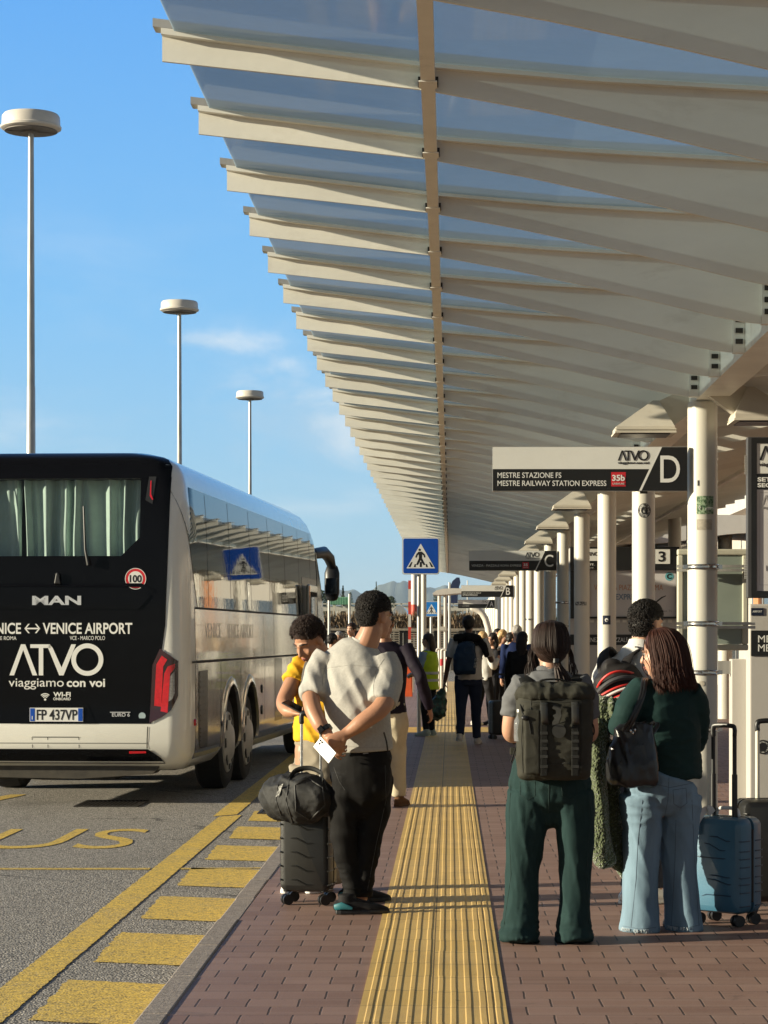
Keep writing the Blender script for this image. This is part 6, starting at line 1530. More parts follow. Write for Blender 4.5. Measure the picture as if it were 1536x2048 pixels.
# ------------------------------------------------------------------ woman with the dark backpack and green trousers
Y0 = 11.15; base = W(1097, 1400, Y0); base.z = 0
t = thing('person', 'woman with tied dark hair, grey T-shirt and wide dark green trousers', 'person', base)
P = lambda a, b, d=0.0: W(a, b, Y0+d)
fr = frame_of((-.08, 1, -.12)); hc = P(1101, 1291, .03); s = 1.0; wd = Vector((1, 0, 0))
mm = M(); L = head_prims(mm, hc, fr, s, detail=True); limb(mm, [P(1100, 1375, .0), P(1100, 1345, -.01), P(1101, 1310, .01)], [.07, .052, .052])
mm.tube([P(1101, 1600), P(1101, 1520), P(1101, 1450), P(1101, 1395), P(1101, 1362), P(1101, 1345)], [(.13, .08), (.12, .08), (.125, .085), (.135, .085), (.115, .065), (.06, .045)], w=wd, seg=22, caps='round')
LA = [P(1043, 1372, .0), P(1028, 1415, .0), P(1021, 1462, .04), P(1034, 1472, .14), P(1060, 1462, .22)]; RA = [P(1160, 1372, 0), P(1174, 1415, .0), P(1180, 1462, .04), P(1172, 1472, .14), P(1150, 1465, .22)]
for A_, sg in ((LA, -1), (RA, 1)):
    limb(mm, A_, [.047, .045, .043, .036, .026]); d = (A_[-1]-A_[-2]).normalized(); hand_prims(mm, A_[-1], d, (0, .2, .98), .92, (.4, .45, .5, .5), -sg)
for a, b, c_ in (((1060, 1590), (1045, 1720), (1043, 1850)), ((1142, 1590), (1150, 1720), (1150, 1850))): limb(mm, [P(*a), P(*b), P(*c_)], [.06, .045, .034])
put('body', solid(mm, .0065, 3), skin_fair, t)
gtee = cloth('grey_cotton', (.125, .128, .135), var=.1)
mm = M(); mm.tube([P(1101, 1530), P(1101, 1470), P(1101, 1410), P(1101, 1375), P(1101, 1355, .0), P(1101, 1342, .0)], [(.155, .12), (.155, .118), (.17, .118), (.168, .108), (.125, .082), (.082, .066)], w=wd, seg=24)
limb(mm, [P(1052, 1362, .0), P(1034, 1395, .0), P(1026, 1432, .01)], [.062, .064, .062], caps='flat'); limb(mm, [P(1151, 1362, .0), P(1168, 1395, .0), P(1176, 1436, .01)], [.062, .064, .062], caps='flat')
me = fold(solid(mm, .0075, 4), (((10, 0, 6), (0, 6, 0), (2, 0, 9)), .008, None, 3.0), ((14, 10, 22), .004, None, 7)); put('t_shirt', me, gtee, t)
mm = M(); mm.tube([P(1101, 1347), P(1102, 1337, .005)], [(.082, .066), (.070, .058)], w=wd, seg=30); put('hood', fold(solid(mm, .007, 2), ((10, 10, 55), .006, None, 3)), gtee, t)
gtr = cloth('dark_green_crepe', (.016, .036, .036), .9, bs=400, b=.4, var=.14)
mm = M(); mm.tube([P(1101, 1622), P(1101, 1600), P(1101, 1570), P(1101, 1535), P(1101, 1490)], [(.11, .08), (.17, .125), (.198, .145), (.185, .135), (.15, .115)], w=wd, seg=28, caps='round')
limb(mm, [P(1060, 1585, .0), P(1052, 1660, .0), P(1046, 1740, .0), P(1043, 1800, .0), P(1040, 1852, -.01), P(1038, 1881, -.02)], [(.108, .115), (.096, .105), (.080, .09), (.080, .09), (.086, .11), (.094, .13)], caps='flat', w=wd); limb(mm, [P(1143, 1585, .0), P(1150, 1660, .0), P(1150, 1740, .0), P(1149, 1800, .0), P(1148, 1852, -.01), P(1149, 1881, -.02)], [(.108, .115), (.092, .105), (.074, .09), (.074, .09), (.079, .11), (.084, .13)], caps='flat', w=wd)
me = solid(mm, .0085, 4); low = lambda p: max(0, min(1, (.16-p[2])*9)); up_ = lambda p: max(0, min(1, (p[2]-.45)*3)); mid_ = lambda p: max(0, min(1, 1-abs(p[2]-.45)*1.6))
fold(me, (((14, 0, 3), (0, 9, 0), (2, 0, 2.4)), .009, mid_, 2.4), (((7, 0, 10), (0, 7, 0), (9, 0, -5)), .007, up_, 1.4), ((9, 9, 30), .012, low, 6.0), ((40, 40, 8), .0022, None, 9)); tr_ = put('trousers', me, gtr, t)
gs = mat('green_seam', (.008, .026, .024), .9)
for pts in ([(1098, 1556), (1098, 1590), (1097, 1625)], [(1122, 1562), (1152, 1560), (1154, 1590), (1140, 1600), (1125, 1592), (1122, 1562)], [(1040, 1562), (1070, 1563), (1070, 1592), (1056, 1600), (1041, 1590), (1040, 1562)], [(1022, 1560), (1018, 1650), (1022, 1750), (1008, 1850)], [(1176, 1560), (1180, 1650), (1172, 1750), (1178, 1850)]): seam(tr_, pts, .0018, gs)
for a in (1036, 1150): shoe(t, Vector((P(a, 1800).x, Y0-.06, 0)), (0, 1), .25, black_plastic, black_plastic)
# hair drawn back into a low tail
mm = M(); r_, f_, u_ = fr
mm.ell(L(0, -.018, .034), (.084*s, .098*s, .090*s), fr, 28, 18); mm.ell(L(0, -.045, -.025), (.080*s, .070*s, .075*s), fr, 24, 14)
put('hair', fold(solid(mm, .006, 5), ((45, 30, 7), .002, None, 2, 1)), hair_brown, t)
mm = M(); knot = L(.012, -.105, -.085); paths = []; rnd = random.Random(3)
for i in range(1000):
    a = rnd.uniform(-math.pi, math.pi); st = L(.010+.02*math.sin(a), .02+.03*math.cos(a), .120); k_ = 1.0+rnd.uniform(-.01, .045); mids = []
    x = math.sin(a)*.088*k_; y = -.02+math.cos(a)*.098*k_
    if y > .035: continue
    mids = [L(x*.75, y*.8, .095*k_), L(x*1.0, y*1.0-.004, .03), L(x*.92, y*.95-.012, -.035)]
    paths.append([st] + mids + [knot + (r_*rnd.gauss(0, .008) + u_*rnd.gauss(0, .008))*s])
strands(mm, paths, .0012, 5, .003)
paths = []
for i in range(260):
    q = [rnd.gauss(0, .010) for _ in range(3)]; kk = rnd.uniform(.7, 1.1); paths.append([knot + r_*q[0]*.6 + u_*q[1]*.6, knot + r_*(.010+q[0]) + f_*(-.02+q[1]*.5) + u_*(-.05*kk), knot + r_*(.026+q[0]*1.6) + f_*(-.022+q[1]*.7) + u_*(-.11*kk), knot + r_*(.040+q[0]*1.8) + f_*(-.03+q[1]) + u_*(-.175*kk)])
strands(mm, paths, .0024, 6, .004)
paths = [[L(.075*sx, -.01, .03), L(.098*sx+rnd.gauss(0, .006), -.02, -.05), L(.104*sx+rnd.gauss(0, .012), -.03, -.13), L(.10*sx+rnd.gauss(0, .02), -.04, -.20)] for sx in (-1, 1) for _ in range(26)]
strands(mm, paths, .0011, 7, .008); mm.build('hair_strands', hair_brown, t, sharp=0)
mm = M(); mm.tube([knot + u_*.008, knot - u_*.012], .016, seg=14); mm.build('hair_tie', black_plastic, t)
# the backpack
bpk = cloth('olive_ripstop', (.040, .039, .031), .75, bs=500, b=.35, var=.2); strap_m = cloth('strap_black', (.014, .014, .013), .6); camo = mat('glossy_webbing', (.035, .035, .032), .3, var=.4, vs=12)
Yb = Y0-.30; B = lambda a, b, d=0.0: W(a, b, Yb+d)
bp = thing('backpack', 'large dark olive roll top backpack worn by the woman in green trousers', 'backpack', B(1108, 1555, .14))
mm = M(); q = [(1107, 1556, .098*1.0, .03), (1107, 1540, .172, .095), (1107, 1500, .180, .105), (1108, 1450, .182, .105), (1109, 1410, .180, .10), (1109, 1385, .184, .095), (1109, 1374, .172, .075), (1109, 1368, .12, .04)]
ring_ = []
def sq(mm, pts, wv, e=4.0, seg=32):
    rings = []
    for p, a, b in pts:
        R_ = []
        for k in range(seg):
            th = 2*math.pi*k/seg; c, s_ = math.cos(th), math.sin(th); R_.append(Vector(p) + Vector((1, 0, 0))*a*math.copysign(abs(c)**(2/e), c) + Vector((0, 1, 0))*b*math.copysign(abs(s_)**(2/e), s_))
        rings.append(R_)
    n = len(rings); vs = [v for R_ in rings for v in R_]; mm.add(vs, [(i*seg+k, i*seg+(k+1) % seg, (i+1)*seg+(k+1) % seg, (i+1)*seg+k) for i in range(n-1) for k in range(seg)] + [tuple(range(seg))[::-1], tuple((n-1)*seg+k for k in range(seg))], 0, True)
sq(mm, [(B(1107, 1557, .12), .155, .085), (B(1107, 1550, .12), .172, .10), (B(1107, 1500, .11), .180, .11), (B(1108, 1450, .11), .183, .112), (B(1109, 1405, .115), .180, .105), (B(1109, 1392, .12), .176, .10)], None)
me = solid(mm, .0075, 3); fold(me, ((7, 7, 9), .007, None, 2.2), ((22, 22, 30), .002, None, 5)); pk = put('pack', me, bpk, bp)
ol = mat('olive_seam', (.018, .018, .014), .8)
for pts in ([(1062, 1402), (1060, 1470), (1061, 1552)], [(1081, 1402), (1080, 1470), (1080, 1552)], [(1162, 1402), (1163, 1470), (1162, 1552)], [(1046, 1410), (1043, 1480), (1046, 1545)], [(1042, 1403), (1100, 1406), (1176, 1402)], [(1052, 1525), (1110, 1528), (1170, 1525)], [(1094, 1440), (1118, 1446), (1144, 1440)]): seam(pk, pts, .0024, ol)
mm = M(); sq(mm, [(B(1109, 1396, .115), .182, .108), (B(1109, 1386, .11), .188, .112), (B(1109, 1375, .115), .180, .10), (B(1109, 1367, .13), .150, .07)], None, 3.2)
me = solid(mm, .0075, 3); fold(me, ((16, 10, 9), .010, None, 1.2), ((50, 20, 20), .004, lambda p: 1.0 if p[2] < B(0, 1386).z else .3, 4)); put('roll_top', me, bpk, bp)
def face_y(px, d=.0): return Yb + .004 + d
for px in (1088, 1150):
    mm = M(); mm.box(B(px-7, 0).x, B(px+7, 0).x, Yb-.013, Yb+.004, B(0, 1552).z, B(0, 1402).z); mm.build('webbing', strap_m, bp, bevel=.003)
    mm = M(); w_ = [B(px-1, 1404, -.02), B(px, 1412, -.042), B(px+1, 1440, -.045), B(px+3, 1449, -.018)]; qq, _ = smooth_path(w_, [.01]*4, 4); mm.tube(qq, [(.017, .0025)]*len(qq), w=(1, 0, 0), seg=10); mm.build('grab_loop', camo, bp)
    for py in (1466, 1482, 1497, 1513, 1533):
        mm = M(); mm.box(B(px-7.5, 0).x, B(px+7.5, 0).x, Yb-.017, Yb-.0135, B(0, py+3).z, B(0, py-3).z); mm.build('buckle', camo, bp, bevel=.001)
mm = M(); mm.box(B(1049, 0).x, B(1080, 0).x, Yb-.010, Yb+.01, B(0, 1548).z, B(0, 1420).z); put('side_pocket', fold(solid(mm, .006, 3), ((12, 12, 14), .004, None, 8)), bpk, bp)
mm = M(); mm.ring((0, 0), .0005, .033, B(1118, 1462, -.014), X3, Z3, .003, 28); mm.build('round_badge', camo, bp)
camo_gloss = mat('camo_print', (.055, .055, .05), .4, var=.3, vs=20)
mm = M(); mm.prism([(0, .0), (.03, .012), (.045, .05), (.04, .09), (.01, .10), (.0, .085), (.018, .075), (.02, .06), (.004, .05), (.012, .035), (.002, .02)], B(1104, 1452, -.0135), X3, Z3, .002); mm.build('camo_patch', camo_gloss, bp)
for a, b in ((1062, 1046), (1140, 1156)):
    mm = M(); pts = [B(a, 1385, .18), B((a+b)/2, 1362, .22), B(b, 1352, .33), B(b+(-3 if b < 1100 else 3), 1362, .42), B(b, 1400, .47)]; qq, _ = smooth_path(pts, [.01]*5, 5); mm.tube(qq, [(.036, .010)]*len(qq), w=(1, 0, 0), seg=12, caps='round'); mm.build('shoulder_strap', strap_m, bp)
mm = M(); qq, _ = smooth_path([B(1075, 1372, .12), B(1085, 1360, .11), B(1125, 1360, .11), B(1137, 1372, .12)], [.01]*4, 5); mm.tube(qq, [(.012, .005)]*len(qq), w=(0, 1, 0), seg=10); mm.build('top_handle', strap_m, bp)
for pts in ([B(1040, 1405, .05), B(1046, 1428, .0), B(1056, 1436, -.012), B(1062, 1468, -.012)], [B(1176, 1440, .05), B(1186, 1450, .05), B(1188, 1466, .05), B(1180, 1474, .05)], [B(1036, 1480, .1), B(1030, 1500, .1), B(1022, 1525, .1)]):
    mm = M(); qq, _ = smooth_path(pts, [.01]*len(pts), 4); mm.tube(qq, .004, seg=6); mm.build('cord', strap_m, bp)
mm = M(); mm.ell(B(1050, 1436, -.012), (.018, .012, .012)); mm.build('cord_lock', black_plastic, bp); mm = M(); mm.box(B(1021, 0).x, B(1030, 0).x, Yb+.10, Yb+.115, B(0, 1512).z, B(0, 1497).z); mm.build('strap_tab', bpk, bp, bevel=.003)
bt = thing('water_bottle', 'clear plastic water bottle in the side of the olive backpack', 'bottle', B(1038, 1490, .1))
mm = M(); mm.lathe([(.028, 0), (.030, .02), (.029, .05), (.030, .07), (.028, .10), (.013, .125), (.013, .14)], B(1040, 1482, .06), 24); mm.build('bottle', glass('clear_plastic', (.9, .92, .94), .72, .05, (.5, .52, .55), .8), bt); mm = M(); mm.lathe([(.015, 0), (.015, .014), (.001, .015)], B(1040, 1482, .06) + Vector((0, 0, .138)), 20); mm.build('cap', letter_white, bt)

# ------------------------------------------------------------------ woman in the green jumper and pale jeans
Y0 = 11.60; base = W(1320, 1400, Y0); base.z = 0
t = thing('person', 'woman with auburn shoulder length hair, green jumper and wide pale jeans', 'person', base)
P = lambda a, b, d=0.0: W(a, b, Y0+d)
fr = frame_of((-.88, .42, -.16)); hc = P(1322, 1305, .0); s = 1.0; wd = Vector((.90, .43, 0))
mm = M(); L = head_prims(mm, hc, fr, s); limb(mm, [P(1328, 1380, .0), P(1328, 1358, .0), P(1326, 1325, .01)], [.085, .062, .056])
mm.tube([P(1325, 1600), P(1335, 1530), P(1335, 1460), P(1330, 1410), P(1328, 1378), P(1328, 1360)], [(.13, .09), (.115, .085), (.12, .09), (.135, .09), (.12, .07), (.065, .05)], w=wd, seg=22, caps='round')
LA = [P(1268, 1395, -.06), P(1252, 1425, -.09), P(1242, 1452, -.08), P(1226, 1448, .06), P(1216, 1436, .16)]; RA = [P(1390, 1400, .06), P(1396, 1440, .10), P(1392, 1480, .16), P(1370, 1480, .30)]
limb(mm, LA, [.045, .042, .038, .034, .026]); limb(mm, [P(1375, 1395, .04), P(1386, 1440, .10), P(1384, 1480, .16), P(1370, 1480, .28)], [.045, .042, .038, .032]); hand_prims(mm, LA[-1], (-.3, .8, .2), (-.2, .1, .95), .92, (.4, .45, .5, .5), 1)
for a, b, c_ in (((1282, 1600), (1283, 1720), (1280, 1845)), ((1358, 1600), (1358, 1720), (1365, 1845))): limb(mm, [P(*a), P(*b), P(*c_)], [.06, .045, .035])
put('body', solid(mm, .0065, 3), skin_fair, t)
gre = cloth('bottle_green_knit', (.012, .033, .032), .8, bs=300, b=.2)
mm = M(); mm.tube([P(1343, 1556, .02), P(1342, 1525, .02), P(1338, 1475, .01), P(1332, 1425), P(1330, 1390), P(1328, 1366), P(1327, 1355)], [(.165, .135), (.160, .13), (.168, .135), (.182, .13), (.175, .112), (.125, .085), (.092, .072)], w=wd, seg=26)
limb(mm, [P(1280, 1385, -.05), P(1259, 1415, -.09), P(1243, 1450, -.08), P(1230, 1450, .02)], [.076, .070, .060, .052], caps='round'); limb(mm, [P(1372, 1385, .02), P(1386, 1410, .05), P(1391, 1440, .09), P(1388, 1482, .15), P(1372, 1484, .27)], [.082, .078, .070, .060, .05], caps='flat')
me = fold(solid(mm, .0078, 4), (((6, 0, 14), (0, 8, 0), (5, 0, -5)), .006, None, 3.0), ((9, 9, 40), .004, lambda p: 1 if p[2] < .98 else .15, 7)); jp = put('jumper', me, gre, t)
for pts in ([(1292, 1362), (1285, 1395), (1275, 1425)], [(1380, 1376), (1378, 1410), (1376, 1440)], [(1300, 1548), (1340, 1552), (1385, 1548)], [(1303, 1360), (1335, 1368), (1362, 1362)]): seam(jp, pts, .0015, mat('jumper_seam', (.006, .022, .020), .9))
jean = cloth('pale_denim', (.17, .255, .33), .85, bs=420, b=.35, var=.28, vs=5, streak=(1, 1, .35))
mm = M(); mm.tube([P(1323, 1628), P(1323, 1606), P(1322, 1580), P(1325, 1560), P(1329, 1548)], [(.10, .08), (.165, .13), (.190, .15), (.180, .142), (.168, .135)], w=wd, seg=28)
limb(mm, [P(1284, 1590, -.04), P(1284, 1660, -.03), P(1282, 1730, -.02), P(1281, 1800, -.02), P(1279, 1864, -.03)], [(.108, .12), (.093, .105), (.084, .095), (.086, .105), (.096, .125)], caps='flat', w=wd); limb(mm, [P(1360, 1590, .04), P(1357, 1660, .03), P(1358, 1730, .02), P(1363, 1800, .02), P(1368, 1862, .02)], [(.108, .12), (.094, .105), (.084, .095), (.080, .105), (.086, .12)], caps='flat', w=wd)
me = solid(mm, .0085, 4); fold(me, (((11, 0, 4), (0, 9, 0), (2, 0, 3)), .009, lambda p: max(0, min(1, 1-abs(p[2]-.35)*1.7)), 2.4), (((4, 0, 17), (0, 7, 0), (8, 0, -5)), .008, lambda p: max(0, min(1, (p[2]-.42)*4)), 1.4), ((70, 70, 20), .002, lambda p: max(0, min(1, (.05-p[2])*40)), 3)); o = put('jeans', me, jean, t)
js = mat('denim_seam', (.085, .125, .17), .8)
for pts in ([(1310, 1568), (1340, 1575), (1386, 1566)], [(1338, 1556), (1336, 1600), (1328, 1640)], [(1346, 1580), (1372, 1576), (1374, 1606), (1361, 1616), (1348, 1608), (1346, 1580)], [(1285, 1600), (1276, 1680), (1272, 1760), (1262, 1855)], [(1352, 1640), (1350, 1720), (1346, 1800), (1342, 1855)], [(1384, 1600), (1388, 1700), (1394, 1800), (1398, 1850)], [(1246, 1852), (1280, 1858), (1312, 1855)], [(1340, 1851), (1370, 1856), (1400, 1850)]): seam(o, pts, .0016, js)
mm = M(); rnd = random.Random(8)
for cx_, cy_, rx, ry in ((P(1279, 1864).x, Y0-.03, .095, .124), (P(1368, 1862).x, Y0+.02, .086, .12)):
    for i in range(150):
        a = rnd.uniform(0, 6.28); p = Vector((cx_+rx*math.cos(a), cy_+ry*math.sin(a), .022 if cx_ < 1.05 else .026)); mm.tube([p, p + Vector((rnd.gauss(0, .004), rnd.gauss(0, .004), -rnd.uniform(.008, .020)))], .0013, seg=4)
mm.build('frayed_hem', mat('frayed_thread', (.42, .48, .52), .9), o)
for a, dy in ((1279, -.10), (1366, -.05)): shoe(t, Vector((P(a+6, 1800).x, Y0+dy, 0)), (-.35, 1), .25, black_plastic, black_plastic)
# hair
mm = M(); r_, f_, u_ = fr; mm.ell(L(0, -.022, .040), (.086*s, .098*s, .088*s), fr, 26, 16); mm.tube([L(0, -.04, .05), L(0, -.065, -.03), L(0, -.075, -.10), L(0, -.07, -.15)], [(.085, .07), (.098, .068), (.105, .058), (.11, .04)], w=r_, seg=22, caps='round')
put('hair', fold(solid(mm, .007, 4), ((45, 45, 7), .0035, None, 4, 1)), hair_red, t)
mm = M(); rnd = random.Random(12); paths = []
for i in range(1900):
    a = rnd.uniform(-2.75, 2.75)      # 0 = back of the head
    x = math.sin(a)*.090; y = -.022-math.cos(a)*.100
    if y > .022: continue
    k_ = 1+rnd.uniform(0, .07); e = rnd.uniform(-.03, .02); fl = 1.0+rnd.uniform(.05, .35)
    paths.append([L(.01, .01, .128), L(x*.72, y*.75+.008, .105), L(x*k_, y*k_, .035), L(x*k_*1.10, y*k_*1.02-.005, -.05), L(x*1.12*fl*.95, y*1.0-.008, -.12+e), L(x*1.16*fl, y*1.03-.012, -.175+e*1.5)])
strands(mm, paths, .0012, 5, .012)
paths = [[L(sx*.06, .055, .075), L(sx*.082+rnd.gauss(0, .004), .062+rnd.gauss(0, .008), .0), L(sx*.078+rnd.gauss(0, .01), .066+rnd.gauss(0, .01), -.07), L(sx*.075+rnd.gauss(0, .012), .05, -.14)] for sx in (-1, 1) for _ in range(5)]
strands(mm, paths, .0014, 9, .004); mm.build('hair_strands', hair_red, t, sharp=0)
face_parts(t, hc, fr, s, skin_fair, dark_brow, lip_m)
mm = M(); mm.ell(L(-.082, .0, -.052), (.006, .006, .006)); mm.build('earring', steel, t)
# fleece jacket over her arm
fleece, g, p, co = new_mat('green_fleece'); vor = g.n('ShaderNodeTexVoronoi'); g.put(vor, 'Vector', co); g.put(vor, 'Scale', 75.0)
g.put(p, 'Base Color', g.mix(g.ramp(vor.outputs['Distance'], .1, .6), (.13, .165, .065), (.055, .075, .030))); g.put(p, 'Roughness', .95); g.put(p, 'Sheen Weight', .5); bump(g, p, g.m('MULTIPLY', vor.outputs['Distance'], -1.0), 1.0, .012)
jk = thing('fleece_jacket', 'dark green fleece jacket hanging over the arm of the auburn haired woman', 'jacket', P(1215, 1745, -.02))
mm = M()
limb(mm, [P(1236, 1418, .03), P(1222, 1428, .0), P(1205, 1430, .02), P(1196, 1452, .03), P(1190, 1490, .0)], [(.05, .06), (.065, .09), (.07, .10), (.06, .10), (.05, .10)], caps='round', w=(1, 0, 0))
limb(mm, [P(1192, 1480, .0), P(1194, 1540, -.02), P(1196, 1610, -.02), P(1199, 1680, -.01), P(1210, 1718, .0)], [(.038, .10), (.040, .10), (.046, .10), (.052, .09), (.045, .07)], caps='round', w=(1, 0, 0))
limb(mm, [P(1214, 1500, .07), P(1216, 1600, .07), P(1226, 1690, .06), P(1247, 1748, .03)], [(.05, .05), (.06, .05), (.062, .04), (.012, .015)], caps='round', w=(1, 0, 0))
me = solid(mm, .0065, 4); fold(me, (((16, 0, 2), (0, 8, 0), (2, 0, 2)), .012, None, 2), ((85, 85, 85), .006, None, 5), ((38, 38, 38), .004, None, 15)); put('jacket', me, fleece, jk)
# handbag
leather = mat('black_leather', (.010, .010, .011), .30, var=.3, vs=12, bump=.15, bs=70, spec=.6)
Yh = Y0-.24; Hb = lambda a, b, d=0.0: W(a, b, Yh+d)
hb = thing('handbag', 'black leather handbag hanging from the shoulder of the auburn haired woman', 'handbag', Hb(1265, 1572, 0))
mm = M(); sq(mm, [(Hb(1266, 1570, .03), .105, .055), (Hb(1264, 1560, .03), .122, .065), (Hb(1263, 1530, .03), .124, .062), (Hb(1265, 1490, .03), .110, .045), (Hb(1270, 1458, .03), .092, .022), (Hb(1272, 1447, .03), .085, .016)], None, 3.0)
me = solid(mm, .007, 3); fold(me, (((12, 0, 4), (0, 8, 0), (3, 0, 3)), .012, None, 2), ((26, 26, 10), .004, None, 5)); put('bag', me, leather, hb)
mm = M(); mm.prism([(0, 0), (.03, -.045), (.06, -.09), (.075, -.09), (.04, -.03), (.02, .01)], Hb(1214, 1520, -.028), (.3, .1, 0), (0, 0, 1), .003); mm.build('trim', leather, hb)
for dx in (0, 10):
    mm = M(); qq, _ = smooth_path([Hb(1246+dx, 1462, .0), Hb(1266+dx*.6, 1430, -.01), Hb(1282+dx*.5, 1390, .02), Hb(1286+dx*.5, 1362, .10), Hb(1288+dx*.5, 1358, .22), Hb(1284+dx*.5, 1380, .34)], [.01]*6, 5); mm.tube(qq, [(.010, .005)]*len(qq), w=(1, .3, 0), seg=8); mm.build('strap', leather, hb)
mm = M(); qq, _ = smooth_path([Hb(1305, 1466, .03), Hb(1314, 1452, .05), Hb(1312, 1445, .07), Hb(1296, 1452, .07)], [.01]*4, 4); mm.tube(qq, [(.012, .004)]*len(qq), w=(1, 0, 0), seg=8); mm.build('side_strap', leather, hb)
mm = M(); 
for a, b in ((1266, 1466), (1270, 1460), (1262, 1462)): mm.ell(Hb(a, b, -.02), (.006, .006, .009))
mm.build('clasp', steel, hb)

# ------------------------------------------------------------------ man in white with the red trimmed backpack
Y0 = 12.75; base = W(1292, 1400, Y0); base.z = 0
t = thing('person', 'man in white polo shirt with short dark hair, between two women', 'person', base)
P = lambda a, b, d=0.0: W(a, b, Y0+d)
fr = frame_of((.72, .68, .02)); hc = P(1294, 1250, .0); s = 1.02; wd = Vector((.85, -.5, 0)).normalized()
mm = M(); L = head_prims(mm, hc, fr, s); limb(mm, [P(1280, 1320, .0), P(1282, 1290, .0), P(1290, 1268, .0)], [.08, .062, .06])
mm.tube([P(1288, 1500), P(1282, 1400), P(1276, 1345), P(1278, 1312), P(1280, 1296)], [(.16, .11), (.17, .12), (.18, .11), (.13, .08), (.07, .06)], w=wd, seg=22, caps='round')
limb(mm, [P(1212, 1335, .05), P(1203, 1380, .05), P(1206, 1430, .08), P(1230, 1450, .2)], [.05, .048, .044, .034]); limb(mm, [P(1340, 1335, -.03), P(1352, 1400, .0), P(1345, 1450, .1)], [.05, .046, .04])
for a in (1265, 1312): limb(mm, [P(a, 1500), P(a, 1650), P(a, 1770)], [.085, .06, .042])
put('body', solid(mm, .007, 3), skin_fair, t)
wh = cloth('white_pique', (.58, .57, .55), var=.05)
mm = M(); mm.tube([P(1288, 1490), P(1283, 1410), P(1276, 1355), P(1276, 1325), P(1280, 1302), P(1281, 1290)], [(.17, .13), (.178, .13), (.188, .125), (.172, .105), (.10, .08), (.072, .066)], w=wd, seg=24)
limb(mm, [P(1222, 1326, .05), P(1208, 1362, .05), P(1204, 1398, .06)], [.066, .068, .064], caps='flat'); limb(mm, [P(1332, 1328, -.02), P(1348, 1380, .0)], [.066, .064], caps='flat')
put('polo_shirt', fold(solid(mm, .008, 4), ((9, 9, 7), .009, None, 2)), wh, t)
mm = M(); mm.tube([P(1281, 1298), P(1282, 1280, .005)], [(.082, .076), (.068, .064)], w=wd, seg=28); mm.build('collar', wh, t); mm = M(); mm.box(P(1267, 0).x, P(1275, 0).x, Y0-.088, Y0-.078, P(0, 1295).z, P(0, 1292.5).z); mm.build('collar_logo', letter_black, t)
mm = M(); mm.tube([P(1288, 1560), P(1288, 1485)], [(.155, .12), (.155, .115)], w=wd, seg=20)
for a in (1265, 1312): limb(mm, [P(a, 1530), P(a, 1650), P(a, 1775)], [.09, .075, .065], caps='flat')
put('trousers', solid(mm, .011, 3), cloth('navy_cotton', (.03, .035, .05)), t)
for a in (1262, 1310): shoe(t, Vector((P(a, 1700).x-.05, Y0-.05, 0)), (.7, .7), .28, letter_white, letter_white)
mm = M(); mm.ell(L(0, -.018, .048), (.080*s, .092*s, .078*s), fr); mm.ell(L(0, -.050, .005), (.072*s, .058*s, .075*s), fr)
tufts(mm, L(0, -.012, .048), fr, (.081*s, .095*s, .084*s), lambda v: v.z > -.1 and not (v.y > .7 and v.z < .4), 3400, .018, .0017, .6, flow=fr[1]*.6+fr[2]*.5, seed=24); tufts(mm, L(0, -.045, .005), fr, (.074*s, .066*s, .08*s), lambda v: v.y < .2 and v.z > -.8, 800, .008, .0026, 1.0, seed=25)
mm.build('hair', hair_black, t, sharp=0); face_parts(t, hc, fr, s, skin_fair, dark_brow, lip_m)
# his backpack
Yb = Y0-.22; B = lambda a, b, d=0.0: W(a, b, Yb+d)
bp = thing('backpack', 'red, black and white sports backpack on the man in the white polo', 'backpack', B(1245, 1425, .05))
ax = Vector((.90, -.25, .36)).normalized(); red = mat('bright_red_trim', (.58, .025, .02), .5); pk_b = cloth('pack_black', (.02, .018, .018), .6); pk_w = cloth('pack_white', (.55, .53, .51), .6)
dn = Vector((-.33, 0, -.94))
def pp(a, b, d=0): return B(1240, 1381, .06) + Vector((.93, -.1, .36))*a*1.18 + Vector((-.36, -.05, .93))*b*1.18 + Vector((-.15, -1, .05)).normalized()*d*1.15
mm = M(); X_a, X_b = Vector((.93, -.1, .36)).normalized(), Vector((-.15, -1, .05)).normalized()
mm.tube([pp(0, -.135), pp(0, -.12), pp(0, -.05), pp(0, .03), pp(0, .09), pp(0, .12)], [(.105, .07), (.147, .105), (.153, .117), (.147, .11), (.118, .088), (.06, .045)], w=X_a, seg=26, caps='round'); put('pack', fold(solid(mm, .008, 3), ((12, 12, 12), .006, None, 2)), pk_b, bp)
mm = M(); mm.tube([pp(-.005, -.155, .03), pp(-.005, -.13, .03), pp(-.005, -.085, .035), pp(-.005, -.055, .035)], [(.10, .064), (.124, .088), (.124, .088), (.106, .073)], w=X_a, seg=24, caps='round'); put('front_pocket', fold(solid(mm, .007, 3), ((14, 14, 14), .004, None, 3)), pk_w, bp)
def arc(b0, hw, d0, rise, r, m, nm, n=18):
    mm = M(); pts = []
    for i in range(n+1):
        q = -1+2*i/n; pts.append(pp(q*hw, b0+rise*(1-q*q), d0*math.sqrt(max(.12, 1-q*q*.88))))
    mm.tube(pts, r, seg=8, caps='round'); mm.build(nm, m, bp)
arc(-.045, .118, .118, .015, .008, red, 'piping'); arc(-.022, .126, .108, .018, (.008) , pk_w, 'band'); arc(-.006, .128, .103, .020, .006, red, 'piping'); arc(.045, .095, .104, .04, .007, red, 'piping'); arc(.02, .10, .108, .03, .014, cloth('pack_grey', (.06, .06, .065), .6), 'panel')
mm = M()
for i, h in enumerate((.014, .021, .028)): mm.prism([(i*.011, 0), (i*.011+.008, 0), (i*.011+.011, h), (i*.011+.003, h)], pp(-.04, -.085, .118), Vector((1, -.05, .1)), Vector((0, 0, 1)), .002)
